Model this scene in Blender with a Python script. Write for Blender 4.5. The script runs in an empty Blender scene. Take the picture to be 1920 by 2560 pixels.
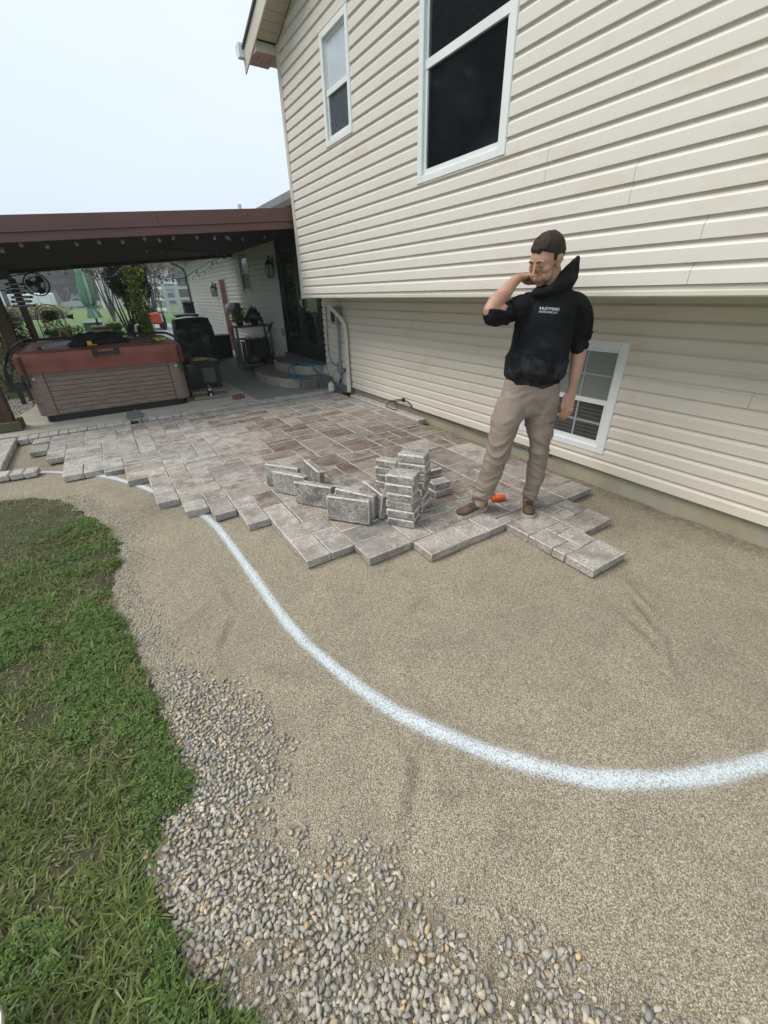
import bpy, bmesh, math, random
import numpy as np
from mathutils import Vector, Matrix, noise, Euler
from mathutils.bvhtree import BVHTree
random.seed(7); rng = np.random.default_rng(7)
S = bpy.context.scene
C = S.collection
PI = math.pi

# ------------------------------------------------------------------ camera
cam = bpy.data.cameras.new('camera'); co = bpy.data.objects.new('camera', cam); C.objects.link(co)
_r = Vector((0.83845941, -0.54453766, -0.02155371)); _d = Vector((-0.2778306, -0.3930995, -0.87651751)); _f = Vector((0.46882404, 0.74091263, -0.4808872))
co.matrix_world = Matrix(((_r.x, -_d.x, -_f.x, 0), (_r.y, -_d.y, -_f.y, 0), (_r.z, -_d.z, -_f.z, 1.55), (0, 0, 0, 1)))
cam.sensor_fit = 'HORIZONTAL'; cam.sensor_width = 36; cam.lens = 1004 / 1920 * 36
cam.clip_start = 0.05; cam.clip_end = 3000
S.camera = co
# ------------------------------------------------------------------ sky, sun, exposure
SUN_EL, SUN_AZ = math.radians(52), math.radians(-62)      # azimuth from +y towards +x
w = bpy.data.worlds.new('World'); S.world = w; w.use_nodes = True
nt = w.node_tree; nt.nodes.clear()
out = nt.nodes.new('ShaderNodeOutputWorld'); bg = nt.nodes.new('ShaderNodeBackground')
sky = nt.nodes.new('ShaderNodeTexSky'); sky.sky_type = 'NISHITA'; sky.sun_disc = False
sky.sun_elevation = SUN_EL; sky.sun_rotation = SUN_AZ; sky.air_density = 1.0; sky.dust_density = 4.0
mx = nt.nodes.new('ShaderNodeMix'); mx.data_type = 'RGBA'; mx.inputs[0].default_value = 0.93
geo = nt.nodes.new('ShaderNodeTexCoord'); nz = nt.nodes.new('ShaderNodeTexNoise'); nz.inputs['Scale'].default_value = 1.3; nz.inputs['Detail'].default_value = 3
nt.links.new(geo.outputs['Generated'], nz.inputs['Vector'])
cr = nt.nodes.new('ShaderNodeValToRGB')
cr.color_ramp.elements[0].position = .3; cr.color_ramp.elements[0].color = (7.3, 8.5, 9.7, 1)
cr.color_ramp.elements[1].position = .75; cr.color_ramp.elements[1].color = (8.4, 9.3, 10.1, 1)
nt.links.new(nz.outputs['Fac'], cr.inputs['Fac']); nt.links.new(sky.outputs[0], mx.inputs[6]); nt.links.new(cr.outputs[0], mx.inputs[7])
nt.links.new(mx.outputs[2], bg.inputs['Color']); bg.inputs['Strength'].default_value = 0.055
nt.links.new(bg.outputs[0], out.inputs['Surface'])
sl = bpy.data.lights.new('sun', 'SUN'); sl.energy = 1.5; sl.angle = math.radians(35); sl.color = (1, .94, .84)
so = bpy.data.objects.new('sun', sl); C.objects.link(so)
sd = Vector((math.sin(SUN_AZ) * math.cos(SUN_EL), math.cos(SUN_AZ) * math.cos(SUN_EL), math.sin(SUN_EL)))
so.rotation_euler = sd.to_track_quat('Z', 'Y').to_euler(); so.location = (0, 0, 20)
S.view_settings.view_transform = 'Standard'; S.view_settings.look = 'None'
S.view_settings.exposure = 1.08; S.view_settings.gamma = 1; S.view_settings.use_curve_mapping = False

# ------------------------------------------------------------------ helpers
def V(*a): return Vector(a)
class MB:
    def __init__(s): s.v = []; s.f = []; s.m = []
    def add(s, vs, fs, mi=0):
        o = len(s.v); s.v += [tuple(v) for v in vs]; s.f += [tuple(i + o for i in f) for f in fs]; s.m += [mi] * len(fs); return s
    def box(s, x0, x1, y0, y1, z0, z1, mi=0, M=None):
        vs = [V(x, y, z) for z in (z0, z1) for y in (y0, y1) for x in (x0, x1)]
        if M is not None: vs = [M @ v for v in vs]
        return s.add(vs, [(0, 2, 3, 1), (4, 5, 7, 6), (0, 1, 5, 4), (2, 6, 7, 3), (0, 4, 6, 2), (1, 3, 7, 5)], mi)
    def cbox(s, x0, x1, y0, y1, z0, z1, c=.01, mi=0, mc=None, M=None, jit=0):
        """box with chamfered edges"""
        cx, cy, cz = (x0 + x1) / 2, (y0 + y1) / 2, (z0 + z1) / 2; hx, hy, hz = (x1 - x0) / 2, (y1 - y0) / 2, (z1 - z0) / 2
        vs = []; idx = {}
        for sx in (-1, 1):
            for sy in (-1, 1):
                for sz in (-1, 1):
                    for a in range(3):
                        p = [sx * (hx - (c if a != 0 else 0)), sy * (hy - (c if a != 1 else 0)), sz * (hz - (c if a != 2 else 0))]
                        idx[(sx, sy, sz, a)] = len(vs)
                        vs.append(V(cx + p[0] + random.uniform(-jit, jit), cy + p[1] + random.uniform(-jit, jit), cz + p[2] + random.uniform(-jit, jit) * .6))
        if M is not None: vs = [M @ v for v in vs]
        F = []; E = []
        for sg in (-1, 1):
            F.append([idx[(sg, a, b, 0)] for a, b in ((-1, -1), (1, -1), (1, 1), (-1, 1))][::sg])
            F.append([idx[(a, sg, b, 1)] for a, b in ((-1, -1), (1, -1), (1, 1), (-1, 1))][::-sg])
            F.append([idx[(a, b, sg, 2)] for a, b in ((-1, -1), (1, -1), (1, 1), (-1, 1))][::sg])
        for a in (-1, 1):
            for b in (-1, 1):
                E.append([idx[(-1, a, b, 1)], idx[(1, a, b, 1)], idx[(1, a, b, 2)], idx[(-1, a, b, 2)]][::a * b])
                E.append([idx[(a, -1, b, 2)], idx[(a, 1, b, 2)], idx[(a, 1, b, 0)], idx[(a, -1, b, 0)]][::a * b])
                E.append([idx[(a, b, -1, 0)], idx[(a, b, 1, 0)], idx[(a, b, 1, 1)], idx[(a, b, -1, 1)]][::a * b])
        for a in (-1, 1):
            for b in (-1, 1):
                for d in (-1, 1):
                    t = [idx[(a, b, d, 0)], idx[(a, b, d, 1)], idx[(a, b, d, 2)]]
                    E.append(t[::a * b * d])
        o = len(s.v); s.v += [tuple(v) for v in vs]
        s.f += [tuple(i + o for i in f) for f in F]; s.m += [mi] * len(F)
        s.f += [tuple(i + o for i in f) for f in E]; s.m += [mi if mc is None else mc] * len(E)
        return s
    def tube(s, pts, r, n=8, mi=0, cap=True, sq=1.0):
        pts = [V(*p) for p in pts]; rr = r if isinstance(r, (list, tuple)) else [r] * len(pts)
        o = len(s.v); up = V(0, 0, 1); prev = None
        for i, p in enumerate(pts):
            t = (pts[min(i + 1, len(pts) - 1)] - pts[max(i - 1, 0)]).normalized()
            if prev is None:
                a = t.cross(up)
                if a.length < .01: a = t.cross(V(1, 0, 0))
            else: a = prev - t * prev.dot(t)
            a.normalize(); prev = a; b = t.cross(a)
            for k in range(n):
                an = 2 * PI * k / n; s.v.append(tuple(p + (a * math.cos(an) + b * math.sin(an) * sq) * rr[i]))
        for i in range(len(pts) - 1):
            for k in range(n):
                k2 = (k + 1) % n; s.f.append((o + i * n + k, o + i * n + k2, o + (i + 1) * n + k2, o + (i + 1) * n + k)); s.m.append(mi)
        if cap:
            s.f.append(tuple(o + k for k in range(n))[::-1]); s.m.append(mi); e = o + (len(pts) - 1) * n
            s.f.append(tuple(e + k for k in range(n))); s.m.append(mi)
        return s
    def lathe(s, prof, cx=0, cy=0, cz=0, n=20, mi=0, M=None):
        o = len(s.v)
        for r, z in prof:
            for k in range(n):
                p = V(cx + r * math.cos(2 * PI * k / n), cy + r * math.sin(2 * PI * k / n), cz + z)
                s.v.append(tuple(M @ p if M is not None else p))
        for i in range(len(prof) - 1):
            for k in range(n):
                k2 = (k + 1) % n; s.f.append((o + i * n + k, o + i * n + k2, o + (i + 1) * n + k2, o + (i + 1) * n + k)); s.m.append(mi)
        return s
    def prism(s, poly, z0, z1, mi=0, M=None):
        n = len(poly); o = len(s.v)
        for z in (z0, z1):
            for x, y in poly:
                p = V(x, y, z); s.v.append(tuple(M @ p if M is not None else p))
        s.f.append(tuple(o + i for i in range(n))[::-1]); s.f.append(tuple(o + n + i for i in range(n))); s.m += [mi, mi]
        for i in range(n):
            j = (i + 1) % n; s.f.append((o + i, o + j, o + n + j, o + n + i)); s.m.append(mi)
        return s
    def prof_y(s, prof, y0, y1, mi=0):
        """closed profile of (x,z) points swept along y"""
        n = len(prof); o = len(s.v)
        for y in (y0, y1):
            for x, z in prof: s.v.append((x, y, z))
        for i in range(n):
            j = (i + 1) % n; s.f.append((o + i, o + j, o + n + j, o + n + i)); s.m.append(mi)
        s.f.append(tuple(o + i for i in range(n))[::-1]); s.f.append(tuple(o + n + i for i in range(n))); s.m += [mi, mi]
        return s
    def mesh(s, name):
        me = bpy.data.meshes.new(name); me.from_pydata(s.v, [], s.f)
        me.polygons.foreach_set('material_index', s.m); me.update(); return me
    def build(s, name, mats, parent=None, smooth=False, fix=True, **k):
        me = s.mesh(name)
        if fix:
            b = bmesh.new(); b.from_mesh(me); bmesh.ops.recalc_face_normals(b, faces=b.faces); b.to_mesh(me); b.free()
        if smooth:
            me.polygons.foreach_set('use_smooth', [True] * len(me.polygons))
            if smooth == 'auto': me.set_sharp_from_angle(angle=math.radians(35))
        return link(name, me, mats, parent, **k)
def link(name, me, mats=None, parent=None, loc=None, rot=None, **k):
    o = bpy.data.objects.new(name, me); C.objects.link(o)
    if mats is not None and len(me.materials) == 0:
        for m in (mats if isinstance(mats, (list, tuple)) else [mats]): me.materials.append(m)
    if parent is not None:
        o.parent = parent
        if loc is None: o.matrix_parent_inverse = parent.matrix_world.inverted() if not k.pop('local', False) else Matrix()
    k.pop('local', None)
    if loc is not None: o.location = loc
    if rot is not None: o.rotation_euler = rot
    tag(o, **k); return o
def tag(o, label=None, cat=None, group=None, kind=None):
    if label: o['label'] = label
    if cat: o['category'] = cat
    if group: o['group'] = group
    if kind: o['kind'] = kind
    return o
def thing(name, label, cat, loc=(0, 0, 0), group=None, rz=0):
    o = bpy.data.objects.new(name, None); C.objects.link(o); o.location = loc; o.rotation_euler = (0, 0, rz)
    o.matrix_world = Matrix.Translation(loc) @ Matrix.Rotation(rz, 4, 'Z')
    o.empty_display_size = .1; return tag(o, label, cat, group)
def copy_tree(o, parent=None):
    c = o.copy(); C.objects.link(c); c.parent = parent
    for ch in list(o.children): copy_tree(ch, c)
    return c
def npmesh(name, v, f, mats, col=None, smooth=False, parent=None, mi=None, **k):
    """v (N,3), f (M,k) arrays; optional per-vertex colour"""
    me = bpy.data.meshes.new(name); v = np.asarray(v, dtype=np.float32); f = np.asarray(f, dtype=np.int32); m, kk = f.shape
    me.vertices.add(len(v)); me.vertices.foreach_set('co', v.ravel())
    me.loops.add(m * kk); me.loops.foreach_set('vertex_index', f.ravel())
    me.polygons.add(m); me.polygons.foreach_set('loop_start', np.arange(0, m * kk, kk, dtype=np.int32)); me.polygons.foreach_set('loop_total', np.full(m, kk, dtype=np.int32))
    if smooth: me.polygons.foreach_set('use_smooth', np.ones(m, dtype=bool))
    if mi is not None: me.polygons.foreach_set('material_index', np.asarray(mi, dtype=np.int32))
    me.update(calc_edges=True)
    if col is not None:
        a = me.color_attributes.new('col', 'FLOAT_COLOR', 'POINT'); c = np.ones((len(v), 4), dtype=np.float32); c[:, :3] = col; a.data.foreach_set('color', c.ravel())
    me.validate()
    return link(name, me, mats, parent, **k)

# ------------------------------------------------------------------ materials
class NT:
    def __init__(s, name):
        s.m = bpy.data.materials.new(name); s.m.use_nodes = True; s.t = s.m.node_tree; s.b = s.t.nodes['Principled BSDF']; s.out = s.t.nodes['Material Output']
        s.tc = s.t.nodes.new('ShaderNodeTexCoord')
    def n(s, ty, **k):
        x = s.t.nodes.new(ty)
        for a, b in k.items():
            if a.startswith('i_'): x.inputs[a[2:].replace('_', ' ')].default_value = b
            else: setattr(x, a, b)
        return x
    def l(s, a, b): s.t.links.new(a, b)
    def vec(s, sc=(1, 1, 1), co='Object', rnd=False):
        mp = s.n('ShaderNodeMapping'); mp.inputs['Scale'].default_value = sc; s.l(s.tc.outputs[co], mp.inputs['Vector'])
        if rnd:
            oi = s.n('ShaderNodeObjectInfo'); mu = s.n('ShaderNodeMath', operation='MULTIPLY'); mu.inputs[1].default_value = 57.; s.l(oi.outputs['Random'], mu.inputs[0])
            ad = s.n('ShaderNodeVectorMath', operation='ADD'); s.l(mp.outputs[0], ad.inputs[0]); s.l(mu.outputs[0], ad.inputs[1]); return ad.outputs[0]
        return mp.outputs[0]
    def noise(s, vec, sc, det=4, rough=.55, dist=0):
        x = s.n('ShaderNodeTexNoise'); x.inputs['Scale'].default_value = sc; x.inputs['Detail'].default_value = det; x.inputs['Roughness'].default_value = rough; x.inputs['Distortion'].default_value = dist
        s.l(vec, x.inputs['Vector']); return x.outputs['Fac']
    def ramp(s, fac, stops, interp='LINEAR'):
        r = s.n('ShaderNodeValToRGB'); r.color_ramp.interpolation = interp; e = r.color_ramp.elements
        while len(e) < len(stops): e.new(.5)
        for i, (p, c) in enumerate(stops):
            e[i].position = p; e[i].color = (c, c, c, 1) if not isinstance(c, (tuple, list)) else (*c[:3], 1)
        s.l(fac, r.inputs['Fac']); return r.outputs['Color']
    def mix(s, f, a, b, mode='MIX'):
        x = s.n('ShaderNodeMix', data_type='RGBA', blend_type=mode)
        for i, q in ((0, f), (6, a), (7, b)):
            if hasattr(q, 'links') or hasattr(q, 'is_linked'): s.l(q, x.inputs[i])
            elif i == 0: x.inputs[0].default_value = q
            else: x.inputs[i].default_value = (*q[:3], 1)
        return x.outputs[2]
    def math(s, op, a, b=0.):
        x = s.n('ShaderNodeMath', operation=op)
        for i, q in ((0, a), (1, b)):
            if hasattr(q, 'is_linked'): s.l(q, x.inputs[i])
            else: x.inputs[i].default_value = q
        return x.outputs[0]
    def bump(s, h, strength=.3, dist=.01, nrm=None):
        x = s.n('ShaderNodeBump'); x.inputs['Strength'].default_value = strength; x.inputs['Distance'].default_value = dist; s.l(h, x.inputs['Height'])
        if nrm is not None: s.l(nrm, x.inputs['Normal'])
        s.l(x.outputs[0], s.b.inputs['Normal']); return x.outputs[0]
    def col(s, c):
        if hasattr(c, 'is_linked'): s.l(c, s.b.inputs['Base Color'])
        else: s.b.inputs['Base Color'].default_value = (*c[:3], 1)
    def rough(s, r):
        if hasattr(r, 'is_linked'): s.l(r, s.b.inputs['Roughness'])
        else: s.b.inputs['Roughness'].default_value = r
def simple(name, c, rough=.6, var=.18, sc=6., bump=.15, bsc=60., metal=0., stretch=(1, 1, 1), spec=.4, bdist=.004):
    m = NT(name); v = m.vec(stretch); n1 = m.noise(v, sc, 5)
    lo = tuple(x * (1 - var) for x in c); hi = tuple(min(1, x * (1 + var)) for x in c)
    m.col(m.ramp(n1, [(.3, lo), (.7, hi)])); m.rough(rough); m.b.inputs['Metallic'].default_value = metal; m.b.inputs['Specular IOR Level'].default_value = spec
    if bump: m.bump(m.noise(v, bsc, 3), bump, bdist)
    return m.m
def attr_mat(name, rough=.7, sc=40., var=.25, bump=.3, trans=0., bd=.003, spec=.3):
    m = NT(name); a = m.n('ShaderNodeVertexColor', layer_name='col'); n1 = m.noise(m.vec(), sc, 4)
    g = m.ramp(n1, [(.25, 1 - var), (.75, 1 + var)]); m.col(m.mix(1., a.outputs[0], g, 'MULTIPLY')); m.rough(rough); m.b.inputs['Specular IOR Level'].default_value = spec
    if bump: m.bump(n1, bump, bd)
    if trans:
        tr = m.n('ShaderNodeBsdfTranslucent'); m.l(a.outputs[0], tr.inputs['Color']); ms = m.n('ShaderNodeMixShader'); ms.inputs[0].default_value = trans
        m.l(m.b.outputs[0], ms.inputs[1]); m.l(tr.outputs[0], ms.inputs[2]); m.l(ms.outputs[0], m.out.inputs['Surface'])
    return m.m
def vinyl(name, c, dirt=.32):
    m = NT(name); v = m.vec(); n1 = m.noise(v, 1.1, 5, .6); n2 = m.noise(m.vec((30, 1.2, 60)), 4, 4)
    base = m.ramp(n2, [(.3, tuple(x * .96 for x in c)), (.7, c)])
    stain = m.ramp(m.noise(m.vec((1, .8, 2.2)), 2.3, 6, .65, .6), [(.56, 0.), (.72, dirt)])
    base = m.mix(stain, base, (c[0] * .76, c[1] * .67, c[2] * .52)); base = m.mix(m.ramp(n1, [(.35, 0.), (.7, .18)]), base, (c[0] * .88, c[1] * .86, c[2] * .83))
    m.col(base); m.rough(.42); m.b.inputs['Specular IOR Level'].default_value = .35
    m.bump(n2, .12, .002); return m.m
def paver_mat(name, edge=False, loose=False):
    m = NT(name); oi = m.n('ShaderNodeObjectInfo'); v = m.vec(rnd=True)
    gl = None; tone = m.n('ShaderNodeSeparateColor'); m.l(oi.outputs['Color'], tone.inputs[0]); gl = [(0., (.16, .15, .142)), (.16, (.21, .185, .165)), (.3, (.13, .09, .068)), (.42, (.18, .155, .14)), (.55, (.11, .07, .05)), (.66, (.20, .14, .10)), (.78, (.24, .205, .17)), (.9, (.15, .10, .074)), (1., (.25, .235, .22))] if not loose else \
         [(0., (.15, .147, .142)), (.3, (.18, .175, .168)), (.6, (.12, .10, .09)), (1., (.20, .195, .188))]
    base = m.ramp(oi.outputs['Random'] if loose else tone.outputs[0], gl)
    n1 = m.noise(v, 7, 5, .6, .8); base = m.mix(m.ramp(n1, [(.4, 0.), (.62, .55)]), base, (.21, .185, .17)); base = m.mix(m.ramp(m.noise(v, 4.3, 4), [(.5, 0.), (.7, .5)]), base, (.15, .092, .065))
    # efflorescence: veined white dust
    nv = m.noise(v, 13, 7, .82, 2.2); vein = m.ramp(nv, [(.39, .85), (.425, .0), (.47, .05), (.50, 1.), (.53, .7), (.555, .0), (.61, .1), (.64, .95)])
    mask = m.ramp(m.noise(v, 7, 5, .65), [(.36, .1), (.56, 1.)]); f = m.math('MULTIPLY', vein, mask)
    if not loose: f = m.math('MULTIPLY', f, m.math('ADD', m.math('MULTIPLY', tone.outputs[1], 1.1), .12)); base = m.mix(m.math('MULTIPLY', m.math('SUBTRACT', tone.outputs[1], .35), .55), base, (.43, .385, .345))
    if edge: f = m.ramp(m.noise(v, 45, 4), [(.36, .3), (.60, .85)])
    base = m.mix(f, base, (.68, .64, .59)); m.col(base); m.rough(.85); m.b.inputs['Specular IOR Level'].default_value = .25
    vo = m.n('ShaderNodeTexVoronoi', feature='F1'); vo.inputs['Scale'].default_value = 55; m.l(v, vo.inputs['Vector'])
    h = m.math('ADD', m.noise(v, 30, 6, .7), m.math('MULTIPLY', vo.outputs['Distance'], -.5)); m.bump(h, .8, .009); return m.m
M = {}
M['siding'] = vinyl('cream_vinyl', (.735, .688, .64)); M['siding2'] = vinyl('cream_vinyl_lower', (.72, .66, .575), .4); M['siding3'] = vinyl('weathered_vinyl', (.71, .69, .65), .3)
M['white'] = simple('white_vinyl', (.76, .79, .80), .35, .05, 3, .05); M['trimcream'] = simple('cream_trim', (.60, .57, .50), .4, .08, 2, .05)
M['soffit'] = simple('tan_soffit', (.42, .37, .28), .5, .1, 3, .1); M['redsoffit'] = simple('soffit_underside', (.42, .29, .25), .5, .12, 4, .1)
M['shingle'] = simple('shingle', (.09, .085, .085), .9, .4, 30, .6)
M['concrete'] = None
M['darkmetal'] = simple('brown_metal', (.135, .066, .06), .42, .08, 2, .05); M['darkwood'] = simple('stained_wood', (.07, .036, .022), .7, .45, 9, .5, 60, stretch=(6, 6, .7))
M['beamwood'] = simple('ceiling_wood', (.045, .028, .02), .75, .4, 8, .4, 50, stretch=(.7, 8, 6)); M['oldwood'] = simple('mossy_wood', (.09, .085, .05), .85, .4, 14, .7, 70, stretch=(1, 1, 6))
M['black'] = simple('black_plastic', (.012, .012, .013), .45, .3, 8, .1); M['blackmatte'] = simple('black_fabric', (.010, .011, .012), .85, .35, 20, .5, 120, bdist=.006)
M['iron'] = simple('black_iron', (.015, .015, .016), .5, .3, 8, .1); M['green'] = simple('faded_green_cloth', (.22, .40, .27), .8, .15, 8, .3, 90)
M['grey'] = simple('grey_metal', (.27, .29, .29), .45, .12, 6, .1, metal=.2); M['darkgrey'] = simple('dark_grey_box', (.075, .075, .08), .5, .15, 6, .1)
M['chrome'] = simple('brushed_metal', (.5, .52, .55), .3, .15, 30, .05, metal=.8)
M['red'] = simple('red_door_paint', (.17, .022, .028), .4, .12, 5, .05); M['orange'] = simple('orange_string', (.82, .12, .03), .7, .15, 30, .6, 400, stretch=(9, 1, 1), bdist=.003)
M['blue'] = simple('blue_hose', (.012, .16, .30), .4, .2, 30, .2); M['bluebright'] = simple('bright_blue_valve', (.01, .30, .62), .4, .1, 10, .1)
M['whiteplast'] = simple('aged_white_plastic', (.62, .60, .53), .5, .15, 25, .2); M['wire'] = simple('grey_wire', (.10, .10, .09), .5, .2)
M['terracotta'] = simple('clay_pot', (.22, .10, .07), .8, .2, 12, .3); M['tan'] = simple('tan_box', (.36, .27, .20), .6, .1, 4, .1)
M['utility'] = simple('green_utility_box', (.10, .16, .13), .5, .1, 4, .1)
M['muntin'] = simple('grille_grey', (.34, .36, .36), .4, .05, 3, 0)
def glass(name, c=(.010, .013, .015), rough=.03, spec=.5, var=None):
    m = NT(name); v = m.vec(); m.col(c if var is None else m.ramp(m.noise(v, var[0], 5, .65), [(.45, c), (.75, var[1])]))
    m.rough(m.ramp(m.noise(v, 9, 4), [(.4, rough), (.8, rough + .06)])); m.b.inputs['Specular IOR Level'].default_value = spec; m.b.inputs['IOR'].default_value = 1.6
    m.bump(m.noise(v, 1.6, 2), .05, .01); return m.m
M['glass'] = glass('window_glass', spec=.8); M['glasssky'] = glass('window_glass_painted_sky', (.55, .61, .70), .08, .8); M['screen'] = glass('window_screen', (.006, .008, .010), .07, .5, (3, (.012, .015, .018)))  # glasssky: bright sky reflection painted into the pane's base colour
M['screenblue'] = glass('window_screen_bluish', (.05, .06, .075), .3, .4, (40, (.12, .135, .155)))
M['glassgreen'] = glass('window_glass_blinds_reflection', (.20, .215, .20), .12, .6); M['glassdim'] = glass('window_glass_dim', (.045, .05, .048), .12, .6); M['blind'] = simple('dim_blind', (.10, .105, .10), .5, .1, 3, 0)  # glassgreen: pale greenish reflection put into the upper pane's base colour
M['doorblack'] = simple('black_door_paint', (.008, .008, .009), .35, .2, 5, .03)
M['paver'] = paver_mat('paver_top'); M['paveredge'] = paver_mat('paver_dusty_edge', True); M['loose'] = paver_mat('loose_paver', loose=True)
def concrete(name, c, stain=(.36, .30, .17), streak=(1.2, 9, 1), wet=.35):
    m = NT(name); v = m.vec(); n1 = m.noise(v, 3.5, 6, .65); n2 = m.noise(m.vec(streak), 1.6, 6, .7, .6); n3 = m.noise(v, 70, 4, .7)
    b = m.ramp(n1, [(.3, tuple(x * .75 for x in c)), (.7, tuple(x * 1.12 for x in c))]); b = m.mix(m.ramp(n2, [(.46, 0.), (.58, .6), (.66, .05)]), b, stain)
    b = m.mix(m.ramp(n3, [(.5, 0.), (.75, .35)]), b, tuple(x * .5 for x in c)); m.col(b); m.rough(m.ramp(n1, [(.3, .55), (.6, .85)])); m.bump(n3, .4, .004); return m.m
M['concrete'] = concrete('old_concrete', (.50, .47, .41), (.46, .40, .28)); M['slabgrey'] = concrete('grey_slab', (.27, .275, .265), (.27, .26, .22)); M['found'] = concrete('foundation', (.36, .34, .28), (.40, .34, .20), (9, 1.2, 2))
M['stonestep'] = concrete('cast_stone', (.30, .29, .23), (.40, .38, .30), (3, 3, 3)); M['stonetop'] = concrete('cast_stone_top', (.21, .185, .15), (.26, .23, .18), (3, 3, 3)); M['block'] = concrete('grey_block', (.15, .145, .14), (.21, .19, .17), (3, 3, 3))
# ------------------------------------------------------------------ ground
GP = [(-3.2, 4.7), (-1.6, 4.62), (-1.152, 4.495), (-.9, 4.42), (-.675, 4.155), (-.55, 3.85), (-.47, 3.626), (-.36, 3.35), (-.329, 3.04), (-.345, 2.75), (-.396, 2.423), (-.35, 2.25), (-.334, 2.076), (-.26, 1.664), (-.24, 1.413), (-.205, 1.229),
      (-.175, 1.07), (-.26, 1.0), (-.345, .916), (-.335, .84), (-.315, .783), (-.29, .69), (-.259, .602), (-.214, .445), (-.165, .40), (-.12, .2), (.0, -.4), (-.1, -1.5), (-3.2, -1.5)]
GPN = np.array(GP)
def sdist(P, poly=GPN):
    """signed distance to the lawn edge, positive inside the lawn"""
    d = np.full(len(P), 1e9); ins = np.zeros(len(P), bool); n = len(poly)
    for i in range(n):
        a, b = poly[i], poly[(i + 1) % n]; e = b - a; t = np.clip(((P - a) @ e) / (e @ e), 0, 1); q = P - a - t[:, None] * e
        d = np.minimum(d, np.hypot(q[:, 0], q[:, 1]))
        c = ((a[1] <= P[:, 1]) & (b[1] > P[:, 1])) | ((b[1] <= P[:, 1]) & (a[1] > P[:, 1]))
        with np.errstate(divide='ignore', invalid='ignore'): xi = a[0] + (P[:, 1] - a[1]) / (b[1] - a[1]) * e[0]
        ins ^= c & (P[:, 0] < xi)
    return np.where(ins, d, -d)
_g = rng.normal(size=(14, 5))
DENT = [(float(_x), float(_y), float(_a), float(_b), float(_t), float(_h)) for _x, _y, _a, _b, _t, _h in zip(rng.uniform(-.2, 2.6, 70), rng.uniform(-.1, 4.4, 70), rng.uniform(.04, .13, 70), rng.uniform(.015, .04, 70), rng.uniform(0, 3, 70), rng.uniform(-.006, .006, 70))] + [(.50, .62, .16, .03, .75, .018), (.64, .66, .03, .12, -.3, .014), (.60, .52, .10, .03, -.6, .012), (.9, 1.05, .12, .05, .4, .006), (2.05, .62, .16, .022, .9, .014), (2.2, .72, .10, .02, 1.0, .012), (1.9, .42, .12, .02, .6, .01), (1.05, 1.35, .10, .03, .3, .008), (.02, 1.95, .10, .05, .6, -.011), (-.1, 3.55, .16, .08, .3, -.012),
        (.12, 1.75, .10, .025, 1.0, .014), (-.02, 1.95, .08, .03, .2, .012), (.62, .3, .12, .06, .1, -.008), (1.9, .55, .16, .03, 1.2, .008), (.25, 1.35, .1, .05, -.8, -.008)]
def gz(x, y):
    x = np.asarray(x, float); y = np.asarray(y, float); z = np.zeros_like(x)
    for i in range(14):
        k = 1.5 + 1.9 * i; z = z + .0052 / (1 + .35 * i) * np.sin(k * (x * math.cos(i * 2.4) + y * math.sin(i * 2.4)) + _g[i, 0] * 3)
    for cx, cy, a, b, th, h in DENT:
        u = (x - cx) * math.cos(th) + (y - cy) * math.sin(th); v = -(x - cx) * math.sin(th) + (y - cy) * math.cos(th)
        z = z - h * np.exp(-(u / a) ** 2 - (v / b) ** 2) + h * .6 * np.exp(-(u / a) ** 2 - ((v - 1.6 * b) / b) ** 2)
    return np.where((y > 1.0) & (x > .2), np.minimum(z, .004), z) - .004
def grid(x0, x1, y0, y1, st):
    xs = np.arange(x0, x1 + st / 2, st); ys = np.arange(y0, y1 + st / 2, st); X, Y = np.meshgrid(xs, ys); nx, ny = len(xs), len(ys)
    i = np.arange((nx - 1) * (ny - 1)); r, c = i // (nx - 1), i % (nx - 1); a = r * nx + c
    return X.ravel(), Y.ravel(), np.stack([a, a + 1, a + nx + 1, a + nx], 1)
m = NT('stone_screenings'); v = m.vec()
vo = m.n('ShaderNodeTexVoronoi', feature='F1'); vo.inputs['Scale'].default_value = 290; m.l(v, vo.inputs['Vector'])
sep = m.n('ShaderNodeSeparateColor'); m.l(vo.outputs['Color'], sep.inputs[0])
gr = m.ramp(sep.outputs[0], [(0., (.22, .175, .12)), (.3, (.40, .335, .24)), (.6, (.52, .45, .33)), (.85, (.62, .555, .43)), (1., (.78, .725, .61))])
gap = m.ramp(vo.outputs['Distance'], [(.36, 1.), (.68, .55)]); gr = m.mix(1., gr, gap, 'MULTIPLY')
big = m.noise(v, .75, 5, .6, .4); gr = m.mix(m.ramp(big, [(.42, 0.), (.70, .38)]), gr, (.20, .175, .14)); med = m.noise(v, 5, 4, .6); gr = m.mix(m.ramp(med, [(.5, 0.), (.75, .28)]), gr, (.15, .135, .11))
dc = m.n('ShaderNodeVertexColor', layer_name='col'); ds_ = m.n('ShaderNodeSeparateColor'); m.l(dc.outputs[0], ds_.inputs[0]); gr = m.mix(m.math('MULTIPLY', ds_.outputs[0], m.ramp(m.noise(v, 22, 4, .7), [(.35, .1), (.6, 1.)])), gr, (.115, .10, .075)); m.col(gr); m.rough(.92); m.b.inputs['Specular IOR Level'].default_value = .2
h = m.math('ADD', m.math('MULTIPLY', vo.outputs['Distance'], -1.), m.math('MULTIPLY', m.noise(v, 60, 4), .8)); m.bump(h, .95, .004); M['sand'] = m.m
X, Y, F = grid(-2.4, 3.34, -.9, 6.5, .019)
damp_shade = np.zeros_like(X)
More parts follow.
